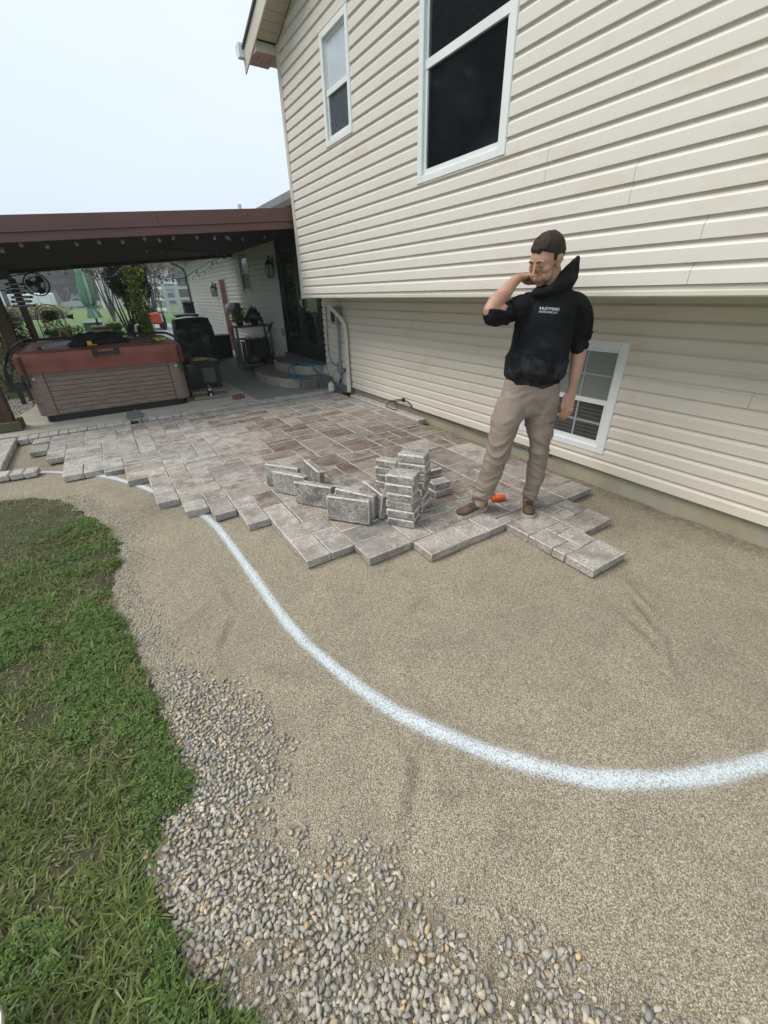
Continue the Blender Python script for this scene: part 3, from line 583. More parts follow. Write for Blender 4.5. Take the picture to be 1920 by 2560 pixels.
for i in range(4):
    b = MB(); b.box(2.445 + i * .066, 2.445 + i * .066 + .060, 6.395, 6.745, 4.038, 4.044); b.build('soffit_panel', M['redsoffit'], rt_)
gb = MB(); pr = [(6.76, 4.10), (6.84, 4.10), (6.875, 4.14), (6.875, 4.20), (6.89, 4.215), (6.88, 4.222), (6.76, 4.222)]
o_ = len(gb.v); gb.v += [(2.36, a, c) for a, c in pr] + [(9.5, a, c) for a, c in pr]; n_ = len(pr); gb.f += [tuple(range(n_)), tuple(range(2 * n_ - 1, n_ - 1, -1))] + [(i, (i + 1) % n_, n_ + (i + 1) % n_, n_ + i) for i in range(n_)]; gb.m += [0] * (n_ + 2); gb.build('gutter', M['white'], house)
b = MB(); b.box(2.71, 9.5, 6.385, 6.76, 4.08, 4.09); b.build('eave_soffit', M['soffit'], house)
# lower storey
HL = [(1.765, 2.56, .345, 1.12)]
siding(XL, -1.6, 6.98, .155, 1.49, M['siding2'], HL, [(.885, .755), (5.05, .955), (3.6, .355), (4.4, 1.155), (2.95, .155)])
b = MB(); b.box(XL + .030, 9.4, -1.7, 7.0, .15, 1.488); b.build('lower_wall', M['siding2'], house)
b = MB(); b.box(XL + .022, 9.4, -1.7, 12.5, -.6, .149); b.build('foundation', M['found'], house)
# one-storey wing behind the covered patio
HW = [(7.03, 8.92, .40, 2.48), (13.1, 13.88, .05, 2.0), (10.85, 11.48, 1.66, 2.41)]
siding(XL, 6.98, 18.4, .155, 2.6, M['siding3'], HW, [(12.2, .955), (9.6, 1.355), (15.6, 1.155), (10.1, .555), (16.4, 2.155)])
b = MB(); b.box(XL + .030, 9.4, 7.0, 18.4, -.1, 2.62); b.build('wing_wall', M['siding3'], house)
b = MB(); b.box(XL - .03, XL + .06, 18.4, 18.48, .0, 2.6); b.build('corner_post', M['trimcream'], house)
b = MB(); b.prof_y([(2.93, 2.62), (XL + .05, 2.62), (XL + .05, 2.70), (2.93, 2.70)], 6.39, 19.0); b.build('eave_soffit', M['redsoffit'], house)
b = MB(); b.prof_y([(2.86, 2.70), (2.95, 2.70), (2.95, 2.85), (2.83, 2.85), (2.83, 2.76)], 6.39, 18.95); b.build('gutter', M['grey'], house)
b = MB(); b.add([(2.9, 6.385, 2.83), (2.9, 19.1, 2.83), (7.2, 19.1, 4.5), (7.2, 6.385, 4.5), (2.9, 6.385, 2.87), (2.9, 19.1, 2.87), (7.2, 19.1, 4.54), (7.2, 6.385, 4.54)], [(0, 1, 2, 3), (7, 6, 5, 4), (0, 4, 5, 1), (1, 5, 6, 2), (2, 6, 7, 3), (3, 7, 4, 0)]); rw = b.build('roof', M['shingle'], house)
b = MB(); b.tube([(3.37, 11, 2.9), (3.37, 11, 3.31)], .04, 12); b.build('vent_pipe', M['white'], rw, smooth='auto')
b = MB(); b.tube([(2.87, 18.7, 2.72), (2.87, 18.7, 2.62), (3.05, 18.62, 2.55), (3.22, 18.55, 2.44), (3.25, 18.5, 2.3), (3.25, 18.5, .05)], .035, 8); b.build('downspout', M['darkmetal'], house, smooth='auto')

def window(name, xf, y0, y1, z0, z1, fr=.062, rail=None, munt=(), panes=('glass', 'screen'), label=None, mat='white', mun2=(), proud=.028, sashw=.03):
    """double-hung window in the x=const wall; y0<y1, z0<z1 outer frame"""
    w_ = MB(); xo = xf - proud; xi = xf + .03
    w_.cbox(xo, xi, y0, y0 + fr, z0, z1, .004); w_.cbox(xo, xi, y1 - fr, y1, z0, z1, .004); w_.cbox(xo + .002, xi, y0 + fr, y1 - fr, z0, z0 + fr * .8, .004); w_.cbox(xo + .002, xi, y0 + fr, y1 - fr, z1 - fr, z1, .004)
    wo = w_.build(name, M[mat], house, label=label)
    iy0, iy1, iz0, iz1 = y0 + fr, y1 - fr, z0 + fr * .8, z1 - fr; zr0, zr1 = rail
    s = MB(); q = sashw
    s.box(xf - .008, xf + .02, iy0, iy1, zr0, zr1)                                            # meeting rail
    s.box(xf - .004, xf + .02, iy0, iy0 + q, iz0, zr0); s.box(xf - .004, xf + .02, iy1 - q, iy1, iz0, zr0); s.box(xf - .0045, xf + .02, iy0 + q, iy1 - q, iz0, iz0 + q * 1.3)
    s.box(xf + .004, xf + .02, iy0, iy0 + q * .7, zr1, iz1); s.box(xf + .004, xf + .02, iy1 - q * .7, iy1, zr1, iz1); s.box(xf + .0035, xf + .02, iy0 + q * .7, iy1 - q * .7, iz1 - q * .7, iz1)
    s.build('sash', M[mat], wo)
    g = MB(); g.box(xf + .012, xf + .016, iy0, iy1, zr1, iz1); g.build('pane', M[panes[0]], wo)
    g = MB(); g.box(xf + .010, xf + .014, iy0, iy1, iz0, zr0); g.build('pane', M[panes[1]], wo)
    if munt or mun2:
        u = MB()
        for y_ in munt: u.box(xf + .006, xf + .0115, y_ - .008, y_ + .008, zr1, iz1); u.box(xf + .005, xf + .0095, y_ - .008, y_ + .008, iz0 + q, zr0)
        for zz in mun2: u.box(xf + .0055, xf + .0094, iy0 + q, iy1 - q, zz - .008, zz + .008)
        u.build('muntin', M['muntin'], wo)
    return wo
window('window', XU, 2.565, 3.56, 2.36, 3.83, rail=(3.055, 3.108), panes=('glass', 'screen'))
window('window', XU, 4.652, 5.24, 2.958, 3.836, .055, rail=(3.358, 3.402), panes=('glasssky', 'screenblue'))
bw = window('window', XL, 1.707, 2.62, .296, 1.18, .066, rail=(.69, .728), munt=(2.04, 2.29), mun2=(.915, .53), panes=('glassgreen', 'glassdim'), label='low window half hidden behind the standing man')
bl = MB()
for i in range(9): bl.box(XL + .0085, XL + .0095, 1.80, 2.53, .385 + i * .031, .393 + i * .031)
bl.build('blind', M['blind'], bw)
window('window', XL, 10.79, 11.54, 1.60, 2.46, .05, rail=(2.0, 2.04), panes=('glasssky', 'screen'), mat='trimcream')
# double patio door, glossy black
dr = MB(); X_ = XL - .03
for a, b_, c, d in ((7.035, 7.10, .42, 2.47), (8.85, 8.915, .42, 2.47), (7.10, 8.85, 2.40, 2.47)): dr.box(X_, XL + .04, a, b_, c, d)
do = dr.build('patio_door', M['doorblack'], house)
for a, b_ in ((7.10, 7.97), (7.98, 8.85)):
    m_ = MB(); x1 = XL - .012
    m_.box(x1, XL + .02, a, a + .13, .46, 2.40); m_.box(x1, XL + .02, b_ - .13, b_, .46, 2.40); m_.box(x1 + .001, XL + .02, a + .13, b_ - .13, .46, .72); m_.box(x1 + .001, XL + .02, a + .13, b_ - .13, 2.26, 2.40); m_.build('door_leaf', M['doorblack'], do)
    m_ = MB(); m_.box(XL + .002, XL + .006, a + .13, b_ - .13, .72, 2.26); m_.build('pane', M['glass'], do)
m_ = MB(); m_.box(XL - .10, XL + .03, 7.03, 8.92, .40, .455); m_.build('sill', M['darkgrey'], do)
m_ = MB(); m_.tube([(XL - .05, 7.86, 1.36), (XL - .06, 7.86, 1.45)], .01, 6); m_.box(XL - .03, XL - .01, 7.85, 7.88, 1.32, 1.52); m_.build('handle', M['chrome'], do)
# red entry door farther along
m_ = MB(); m_.box(XL - .03, XL + .03, 13.10, 13.17, .08, 2.02); m_.box(XL - .03, XL + .03, 13.80, 13.89, .08, 2.02); m_.box(XL - .029, XL + .03, 13.17, 13.80, 1.95, 2.02); rd = m_.build('entry_door', M['trimcream'], house, label='red entry door in a pale frame')
m_ = MB(); m_.box(XL - .01, XL + .02, 13.17, 13.80, .1, 1.95); dl = m_.build('door_leaf', M['red'], rd)
for i in range(3):
    for a in (13.24, 13.51): m_ = MB(); m_.cbox(XL - .018, XL - .009, a, a + .22, .3 + i * .55, .75 + i * .55, .004); m_.build('door_panel', M['red'], dl)

# ------------------------------------------------------------------ concrete behind the pavers
def slab(name, poly, z, mat, kind='structure', z0=-.1, parent=None):
    b = MB(); b.prism(poly, z0, z); return b.build(name, mat, parent, kind=kind)
slab('concrete_slab', [(-1.62, 6.53), (1.795, 6.58), (1.795, 12.4), (-1.12, 12.4), (-1.2, 8.3)], .080, M['concrete'])
for q in ([(1.803, 6.58), (XL + .02, 6.60), (XL + .02, 7.6), (1.803, 7.6)], [(1.803, 7.608), (XL + .02, 7.608), (XL + .02, 8.64), (1.803, 8.64)], [(1.803, 8.648), (XL + .02, 8.648), (XL + .02, 10.42), (1.803, 10.42)], [(1.803, 10.428), (XL + .02, 10.428), (XL + .02, 12.4), (1.803, 12.4)], [(1.2, 12.408), (XL + .02, 12.408), (XL + .02, 25), (4.4, 31), (2.6, 31)]): slab('concrete_slab', q, .078, M['slabgrey'])
# stepped landing at the patio door: two curved cast steps and two end blocks
def arc_step(nm, cx, cy, rx, ry, z0, z1, lab, x1=3.30, a0=-90, a1=90):
    pts = []
    for i in range(25):
        a = math.radians(a0 + (a1 - a0) * i / 24); pts.append((cx - rx * abs(math.cos(a)) ** .75, cy + ry * math.sin(a)))
    poly = [(x1, cy - ry)] + pts + [(x1, cy + ry)]
    t = thing(nm, lab, 'step', (cx, cy, z0)); b = MB(); n = len(poly)
    inset = .012
    def off(p, k): return (p[0] + k * (0 if p[0] > 3.2 else 1) * .9, p[1] + (k if p[1] < cy else -k) * (1 if abs(p[1] - cy) > ry * .6 else .3))
    lv = [(z0, 0), (z1 - .015, 0), (z1, inset)]
    rings = [[(*off((p[0] + (.006 * noise.noise((p[0] * 20, p[1] * 20, z * 30)) if p[0] < 3.2 else 0), p[1]), k), z) for p in poly] for z, k in lv]
    vs = sum(rings, []); fs = [(r_ * n + i, r_ * n + (i + 1) % n, (r_ + 1) * n + (i + 1) % n, (r_ + 1) * n + i) for r_ in range(2) for i in range(n)]; b.add(vs, fs, 0); b.build('riser', M['stonestep'], t)
    b = MB(); b.add(rings[-1], [tuple(range(n))]); b.build('tread', M['stonetop'], t)
M['stonestep'].node_tree  # rough face
arc_step('step', 2.95, 7.98, .62, 1.02, .08, .232, 'lower curved stone step with rough grey face')
arc_step('step', 3.22, 8.05, .46, .86, .232, .385, 'upper curved stone step below the black door')
for i, (x0, x1) in enumerate(((2.70, 2.985), (2.995, 3.29))):
    b = MB(); b.cbox(x0, x1, 6.79, 6.955, .08, .232, .012, jit=.004); tag(b.build('block', M['block'] if i == 0 else M['block'], None), 'dark grey block at the right end of the lower step' if i == 0 else 'brownish grey block by the white jug, under the blue hose', 'block')
# rock bed and white kerb left of the slab, dark mulch
P = pois(-2.5, -1.2, 6.6, 9.6, .03, lambda P: (P[:, 0] < -1.25 - (P[:, 1] < 8.2) * .38 * np.clip((8.2 - P[:, 1]) / 1.6, 0, 1) + .0) * 1.); scatter_stones('rock_bed', np.concatenate([P, P[::2] + (.01, .012)]), rng.uniform(.014, .024, len(P) + len(P[::2])), M['gravel'], .4, zf=lambda x, y: x * 0 + .02)
b = MB(); b.add([(-2.6, 6.4, .015), (-1.15, 6.4, .015), (-1.15, 12.4, .015), (-2.6, 12.4, .015)], [(0, 1, 2, 3)]); b.build('soil_bed', M['soil'], kind='structure')
kt = thing('lawn_kerb', 'pale concrete kerb between the rock bed and the side lawn', 'kerb', (-2.1, 8, 0)); kp = catmull([(-3.2, 7.0), (-2.35, 7.6), (-2.0, 8.3), (-1.75, 9.2), (-1.85, 10.1), (-2.5, 10.9)], 5)
b = MB(); b.tube([(p.x, p.y, .05) for p in kp], .06, 6); b.build('kerb', M['whiteplast'], kt)

# ------------------------------------------------------------------ covered patio roof (pergola)
per = thing('patio_cover', 'dark brown sloping patio roof on timber posts over the hot tub', 'patio cover', (0, 9, 0))
KZ = .0815
def pz(x): return 2.596 + KZ * (x - 2.7)
def pbeam(nm, x0, x1, y0, y1, dz0, dz1, mat):
    b = MB(); vs = [(x, y, pz(x) + dz) for dz in (dz0, dz1) for y in (y0, y1) for x in (x0, x1)]; b.add(vs, [(0, 2, 3, 1), (4, 5, 7, 6), (0, 1, 5, 4), (2, 6, 7, 3), (0, 4, 6, 2), (1, 3, 7, 5)]); return b.build(nm, mat, per)
pbeam('fascia', -1.78, .96, 6.452, 6.475, -.125, .0, M['darkmetal']); pbeam('fascia', .965, 3.28, 6.452, 6.475, -.125, .0, M['darkmetal'])
pbeam('gutter_lip', -1.78, 3.28, 6.435, 6.455, -.15, -.115, M['darkmetal']); pbeam('beam', -1.78, 3.28, 6.462, 6.51, -.235, -.152, M['darkmetal'])
pbeam('roof_panel', -1.80, 3.28, 6.476, 12.0, -.045, -.004, M['darkmetal'])
for i in range(22): pbeam('ceiling_board', -1.72, 3.28, 6.53 + i * .248, 6.53 + i * .248 + .243, -.19, -.16, M['beamwood'])
pbeam('beam', -1.78, 3.28, 11.93, 12.02, -.255, -.0, M['darkwood'])
b = MB(); b.box(-1.36, -1.20, 6.55, 12.05, 1.93, 2.085); b.build('side_beam', M['darkwood'], per)
b = MB(); b.box(-1.40, -1.21, 11.8, 12.3, 1.95, 2.06); b.build('side_beam', M['darkwood'], per)
for i, (x, y_, w_) in enumerate(((-1.325, 6.93, .085), (-1.21, 9.0, .082), (-1.20, 11.98, .062))):
    b = MB(); b.cbox(x - w_, x + w_, y_ - w_, y_ + w_, .10, 1.935, .008); po = b.build('post', M['darkwood'], per)
    if i == 0:
        q = MB(); q.cbox(x - .15, x + .15, y_ - .15, y_ - .088, .08, .20, .008); q.cbox(x + .088, x + .15, y_ - .086, y_ + .15, .08, .20, .008); q.cbox(x - .15, x - .088, y_ - .086, y_ + .15, .08, .20, .008); q.cbox(x - .086, x + .086, y_ - .086, y_ + .086, .08, .105, .004); q.build('post_base', M['oldwood'], po)
    else:
        q = MB(); q.cbox(x - .11, x + .11, y_ - .11, y_ + .11, .08, .104, .005); q.build('post_base', M['oldwood'], po)
# ------------------------------------------------------------------ hot tub
M['tubwood'] = simple('tub_panel', (.20, .148, .122), .6, .3, 5, .35, 50, stretch=(1.2, 1.2, 14)); M['cover'] = simple('oxblood_vinyl', (.185, .050, .035), .45, .22, 5, .35, 9, bdist=.02)
M['covertop'] = simple('faded_cover_top', (.16, .072, .055), .42, .25, 3, .25, 6, bdist=.02)
tub = thing('hot_tub', 'brown panelled hot tub with red vinyl cover under the patio roof', 'hot tub', (0, 7.9, .08))
TX0, TX1, TY0, TY1 = -.985, .92, 6.985, 8.78
def rrect(x0, x1, y0, y1, r, n=5):
    P = []
    for cx, cy, a in ((x1 - r, y1 - r, 0), (x0 + r, y1 - r, 90), (x0 + r, y0 + r, 180), (x1 - r, y0 + r, 270)):
        for i in range(n + 1): t = math.radians(a + 90 * i / n); P.append((cx + r * math.cos(t), cy + r * math.sin(t)))
    return P
b = MB(); b.prism(rrect(TX0 + .05, TX1 - .05, TY0 + .04, TY1 - .04, .12), .08, .172); b.build('base', M['black'], tub)
b = MB(); b.prism(rrect(TX0 + .02, TX1 - .02, TY0 + .02, TY1 - .02, .14), .172, .74); tb = b.build('shell', M['tubwood'], tub)
for i in range(9):
    z0 = .182 + i * .0605; b = MB(); b.cbox(TX0 + .215, TX1 - .215, TY0 - .004, TY0 + .022, z0, z0 + .0565, .004); b.build('side_plank', M['tubwood'], tub)
for x0, x1 in ((TX0 + .012, TX0 + .205), (TX1 - .205, TX1 - .012)):
    r_ = .13; left = x0 < 0; P = []
    if left: P = [(x1, TY0 + .03), (x1, TY0 - .008)] + [(TX0 + .0 + r_ - r_ * math.sin(t), TY0 - .008 + r_ - r_ * math.cos(t)) for t in [i * PI / 12 for i in range(7)]] + [(TX0, TY0 + .25), (TX0 + .03, TY0 + .25)] + [(TX0 + .16, TY0 + .06)]
    else: P = [(x0, TY0 + .03), (x0, TY0 - .008)] + [(TX1 - r_ + r_ * math.sin(t), TY0 - .008 + r_ - r_ * math.cos(t)) for t in [i * PI / 12 for i in range(7)]] + [(TX1, TY0 + .25), (TX1 - .03, TY0 + .25)] + [(TX1 - .16, TY0 + .06)]
    b = MB(); b.prism(P, .175, .735); b.build('corner_panel', M['tubwood'], tub)
for x in (TX0 + .10, TX1 - .11):
    b = MB(); b.lathe([(0, 0), (.018, 0), (.021, .006), (.021, .012)], n=12, M=Matrix.Translation((x, TY0 - .021, .655)) @ Matrix.Rotation(-PI / 2, 4, 'X')); b.build('badge', M['chrome'], tub)
# cover: sagging skirt and tapered foam lid
cv = MB(); n = 24; ring = rrect(TX0 - .03, TX1 + .03, TY0 - .035, TY1 + .03, .10, 4); N = len(ring); lv = []
for z, k, sag in ((.700, .008, 1), (.78, .0, .4), (.86, .004, 0), (.915, .002, 0), (.955, -.02, 0), (.962, -.05, 0)):
    lv.append([((x - 0) * (1 + k * (1 if abs(x) > .5 else 0)), (y - 7.9) * (1 + k) + 7.9, z + sag * .012 * math.sin(x * 7 + y * 3) + sag * .008 * math.sin(x * 19)) for x, y in ring])
dense = []
for L_ in lv:
    D_ = []
    for i in range(N):
        a, b_ = V(*L_[i]), V(*L_[(i + 1) % N]); m_ = 12 if (a - b_).length > .5 else 1
        for q in range(m_): p = a.lerp(b_, q / m_); w1 = noise.noise((p.x * 3, p.y * 3, p.z * 5)) * .012 * (1 if p.z < .9 else .2); D_.append((p.x + w1, p.y + w1, p.z + .006 * noise.noise((p.x * 4, p.y * 4, 1))))
    dense.append(D_)
N = len(dense[0]); cv.add(sum(dense, []), [(r_ * N + i, r_ * N + (i + 1) % N, (r_ + 1) * N + (i + 1) % N, (r_ + 1) * N + i) for r_ in range(len(dense) - 1) for i in range(N)], 0)
cobj = cv.build('cover', [M['cover'], M['covertop']], tub, smooth='auto')
top = MB(); g = []; gx, gy = 24, 20
for j in range(gy + 1):
    for i in range(gx + 1):
        x = TX0 + .025 + (TX1 - TX0 - .05) * i / gx; y = TY0 + .02 + (TY1 - TY0 - .04) * j / gy; e = min(i, gx - i, j, gy - j)
        g.append((x, y, .958 + (.012 if e > 0 else 0) + .012 * noise.noise((x * 2.2, y * 2.2, 5)) * min(e, 3) / 3 - .010 * math.exp(-((y - 7.88) / .03) ** 2)))
top.add(g, [(j * (gx + 1) + i, j * (gx + 1) + i + 1, (j + 1) * (gx + 1) + i + 1, (j + 1) * (gx + 1) + i) for j in range(gy) for i in range(gx)]); top.build('cover_top', M['covertop'], cobj, smooth=True)
b = MB(); b.tube([(-.14, TY0 - .045, .90), (-.14, TY0 - .048, .955), ], .012, 6); b.box(-.165, -.10, TY0 - .056, TY0 - .044, .865, .955); b.box(.09, .155, TY0 - .056, TY0 - .044, .875, .965); b.box(-.13, .12, TY0 - .066, TY0 - .050, .893, .925); b.build('handle', M['black'], tub)
for x0, x1 in ((TX0 + .03, TX0 + .06), (TX1 - .05, TX1 - .02)):
    b = MB(); b.box(x0, x1, TY0 - .052, TY0 - .040, .56, .93); b.build('strap', M['black'], tub)
# cover lifter: bent black tubes at both ends joined by a bar along the far edge of the lid
pts = catmull([(-1.10, 6.99, .56), (-1.135, 6.99, .64), (-1.13, 7.02, .80), (-1.09, 7.12, .90), (-1.07, 7.6, .985), (-1.06, 8.35, 1.0), (-1.0, 8.72, 1.0), (-.7, 8.78, 1.0), (.5, 8.74, 1.005), (.9, 8.66, 1.0), (1.0, 8.3, .985), (1.03, 7.6, .93), (1.05, 7.1, .80), (1.04, 7.02, .62)], 5)
b = MB(); b.tube(pts, .021, 8); b.build('cover_lifter', M['black'], tub, smooth='auto')
b = MB(); b.box(-1.13, -.995, 6.97, 7.09, .54, .62); b.box(-1.11, -1.06, 7.0, 7.04, .36, .54); b.tube([(-1.16, 7.0, .60), (-1.0, 7.0, .60)], .03, 8); b.build('bracket', M['black'], tub)
b = MB(); b.box(.965, 1.07, 6.97, 7.09, .54, .62); b.build('bracket', M['black'], tub)
# things on the lid
def blob(nm, mats, cx, cy, z, rx, ry, rz_, sd=0, rot=0, sub=3, amp=.35, fr=2.2, flat=True, **k):
    b = bmesh.new(); bmesh.ops.create_icosphere(b, subdivisions=sub, radius=1.)
    for v in b.verts:
        p = v.co * (1 + amp * noise.fractal(v.co * fr + Vector((sd, sd, 0)), .8, 2, 3)); q = Vector((p.x * rx, p.y * ry, max(p.z, -.55 if flat else -9) * rz_)); q.rotate(Euler((0, 0, rot))); v.co = q + Vector((cx, cy, z + (.55 * rz_ if flat else 0)))
    me = bpy.data.meshes.new(nm); b.to_mesh(me); b.free(); me.polygons.foreach_set('use_smooth', [True] * len(me.polygons)); return link(nm, me, mats, **k)
jk = thing('tool_bag', 'crumpled black bag and jacket lying on the hot tub cover', 'bag', (-.2, 7.6, .97))
blob('bag_body', M['blackmatte'], -.14, 7.62, .965, .22, .13, .10, 3, .3, parent=jk); blob('bag_flap', M['blackmatte'], .10, 7.52, .965, .24, .07, .055, 8, .15, parent=jk); blob('bag_flap', M['blackmatte'], -.30, 7.46, .965, .12, .10, .055, 12, parent=jk); blob('bag_flap', M['blackmatte'], .02, 7.9, .965, .26, .10, .09, 21, -.3, parent=jk)
b = MB(); b.tube(catmull([(-.02, 7.86, 1.03), (.02, 7.84, 1.10), (.12, 7.82, 1.11), (.17, 7.84, 1.04)], 5), .008, 6); b.build('strap', M['blackmatte'], jk)
lv_ = thing('long_level', 'long silver measuring level lying across the red cover', 'level', (-.2, 7.6, .97))
a, e = V(-.72, 7.24, .992), V(.44, 8.16, 1.0); d = (e - a).normalized(); n_ = V(-d.y, d.x, 0)
def bar(a, e, w_, h, mb=None):
    d = (e - a).normalized(); n_ = V(-d.y, d.x, 0) * w_; u = V(0, 0, h); mb = mb or MB(); q = [a - n_ - u, a + n_ - u, e + n_ - u, e - n_ - u, a - n_ + u, a + n_ + u, e + n_ + u, e - n_ + u]; mb.add(q, [(0, 3, 2, 1), (4, 5, 6, 7), (0, 1, 5, 4), (1, 2, 6, 5), (2, 3, 7, 6), (3, 0, 4, 7)]); return mb
bar(a, e, .022, .014).build('blade', M['chrome'], lv_); mb_ = MB()
for i in range(14): c_ = a.lerp(e, .06 + i * .065) + V(0, 0, .0150); bar(c_, c_ + d * .03, .013, .0012, mb_)
mb_.build('scale_mark', M['bluebright'], lv_)
for q_, (w_, zz) in enumerate(((a, .0), (e, .0))): c_ = w_ - d * .004 * (1 if q_ == 0 else -1); bar(c_ - d * .008, c_ + d * .008, .024, .016).build('end_cap', M['black'], lv_)
M['yellow'] = simple('yellow_plastic', (.60, .42, .02), .4, .1, 8, .1); M['lime'] = simple('lime_glove', (.30, .38, .04), .8, .3, 20, .4); M['maroonglove'] = simple('worn_leather', (.10, .05, .03), .8, .3, 20, .4)
tp = thing('tape_measure', 'yellow and black tape measure beside the black bag', 'tape measure', (-.17, 7.42, .97)); b = MB(); b.cbox(-.20, -.135, 7.39, 7.43, .967, 1.03, .012); b.build('case', M['yellow'], tp); b = MB(); b.box(-.14, -.08, 7.395, 7.425, .975, .985); b.build('blade', M['yellow'], tp)
gl = thing('work_glove', 'pair of lime and brown work gloves on the right of the cover', 'gloves', (.64, 7.4, .97)); blob('palm', M['maroonglove'], .60, 7.40, .966, .09, .05, .025, 5, .2, parent=gl); blob('palm', M['lime'], .70, 7.42, .966, .08, .04, .03, 9, -.1, parent=gl)
mb_ = MB()
for i in range(4): mb_.tube([(.74 + .012 * i, 7.39 + i * .018, .985), (.80 + .01 * i, 7.36 + i * .022, .992 + .012 * (i % 2)), (.84, 7.35 + i * .026, .98)], [.011, .010, .007], 6)
mb_.build('finger', M['lime'], gl, smooth=True)
# drain box with a grey cap set in the border by the tub
dn = thing('drain_box', 'small open drain box with a grey cap beside the hot tub', 'drain', (.1, 6.7, .06)); b = MB(); b.box(.012, .10, 6.36, 6.375, .0, .078); b.box(.012, .022, 6.375, 6.50, .0, .078); b.box(.145, .155, 6.36, 6.50, .0, .078); b.build('frame', M['black'], dn)
b = MB(); b.cbox(-.02, .20, 6.54, 6.70, .081, .103, .01); b.cbox(.0, .17, 6.72, 6.86, .081, .11, .012); b.build('cap', M['block'], dn); b = MB(); b.lathe([(0, .03), (.02, .028), (.022, .0)], .11, 6.93, .085, 10); b.build('valve', M['chrome'], dn)
# water bottle, loose brick, boxes by the tub
wb = thing('water_bottle', 'tall black insulated bottle with white lettering on the concrete slab', 'bottle', (1.235, 7.13, .08)); b = MB(); b.lathe([(0, 0), (.043, 0), (.045, .006), (.045, .165), (.040, .185), (.030, .198), (.030, .204)], 1.235, 7.13, .0805, 24, 0); b.build('flask', M['black'], wb, smooth='auto')
b = MB(); b.lathe([(.031, 0), (.031, .006), (.030, .006)], 1.235, 7.13, .2795, 24); b.build('neck_ring', M['chrome'], wb, smooth='auto'); b = MB(); b.lathe([(.034, .0), (.035, .004), (.035, .034), (.030, .040), (0, .040)], 1.235, 7.13, .2855, 24); b.build('cap', M['black'], wb, smooth='auto')
b = MB(); b.tube(catmull([(1.205, 7.115, .325), (1.21, 7.10, .352), (1.25, 7.11, .354), (1.265, 7.13, .325)], 4), .005, 6); b.build('handle', M['black'], wb); b = MB(); b.lathe([(.0452, 0), (.0452, .006)], 1.235, 7.13, .0825, 24); b.build('base_ring', M['chrome'], wb)
M['print'] = simple('white_print', (.72, .74, .76), .5, .03, 5, 0)
def text_mesh(body, size, off=0, ext=.0, font=None, space=1.0, shear=0.):
    cu = bpy.data.curves.new('lettering', 'FONT'); cu.body = body; cu.size = size; cu.align_x = 'CENTER'; cu.offset = off; cu.extrude = ext; cu.space_character = space; cu.shear = shear; cu.resolution_u = 2
    o = bpy.data.objects.new('tmp', cu); C.objects.link(o); bpy.context.view_layer.update(); me = bpy.data.meshes.new_from_object(o.evaluated_get(bpy.context.evaluated_depsgraph_get())); bpy.data.objects.remove(o); bpy.data.curves.remove(cu); return me
def wrap(me, cx, cy, cz, r, az):
    for v in me.vertices:
        a_ = az + v.co.x / r; v.co = (cx + r * math.cos(a_), cy + r * math.sin(a_), cz + v.co.y)
me = text_mesh('YETI', .036, .0012, space=1.0); wrap(me, 1.235, 7.13, .218, .0457, -PI / 2 - .17); link('lettering', me, M['print'], wb)
b = MB()
for ux, uz, r_ in ((0, .16, .013), (-.016, .175, .0055), (-.006, .182, .006), (.006, .182, .006), (.016, .175, .0055), (0, .135, .011)):
    seg = 12; o_ = len(b.v); pts = [(ux, uz - .02)] + [(ux + r_ * math.cos(t * 2 * PI / seg), uz - .02 + r_ * .9 * math.sin(t * 2 * PI / seg)) for t in range(seg)]
    for x, z in pts: a_ = -PI / 2 - .17 + x / .0457; b.v.append((1.235 + .0457 * math.cos(a_), 7.13 + .0457 * math.sin(a_), z))
    b.f += [(o_, o_ + 1 + t, o_ + 1 + (t + 1) % seg) for t in range(seg)]; b.m += [0] * seg
b.build('emblem', M['print'], wb, fix=False)
b = MB(); b.cbox(-.09, .09, -.05, .05, .0, .06, .006, 0, 1, M=Matrix.Translation((1.59, 6.83, .081)) @ Matrix.Rotation(.45, 4, 'Z')); M['brick'] = simple('red_brick', (.17, .085, .075), .85, .2, 20, .5); tag(b.build('brick', [M['brick'], M['brick']], None), 'single reddish brick lying on the slab in front of the steps', 'brick')
for i, (z0, dx) in enumerate(((.08, 0), (.128, .01))):
    b = MB(); b.cbox(.97 + dx, 1.50 + dx, 7.50 - .22 * (i == 0) - .2, 7.92, z0 + .0005, z0 + .047, .012, 0, 1, jit=.004); tag(b.build('flat_stone', [M['stonetop'], M['stonetop']], None), ('lower' if i == 0 else 'upper') + ' of two flat tan stones beneath the black storage bin', 'stone', 'flat stones under the bin')
bx = thing('storage_bin', 'black rectangular storage bin standing beside the hot tub', 'bin', (1.3, 7.75, .08)); b = MB(); vs = []
for z, k in ((.176, 0), (.56, .012)): vs += [(1.0 - k, 7.52 - k, z), (1.52 + k, 7.50 - k, z), (1.56 + k, 7.88 + k, z), (1.03 - k, 7.92 + k, z)]
b.add(vs, [(3, 2, 1, 0), (4, 5, 6, 7)] + [(i, (i + 1) % 4, 4 + (i + 1) % 4, 4 + i) for i in range(4)]); b.build('bin_body', M['black'], bx); b = MB(); b.cbox(.985, 1.55, 7.47, 7.93, .561, .60, .01); b.build('lid', M['black'], bx); b = MB(); b.cbox(1.24, 1.44, 7.478, 7.498, .26, .50, .004, M=Matrix.Identity(4)); b.build('front_panel', M['darkgrey'], bx)
for i, (x, y_) in enumerate(((1.08, 7.6), (1.45, 7.56), (1.08, 7.85), (1.45, 7.82))): b = MB(); b.box(x - .02, x + .02, y_ - .02, y_ + .02, .1752, .177); b.build('foot', M['black'], bx)
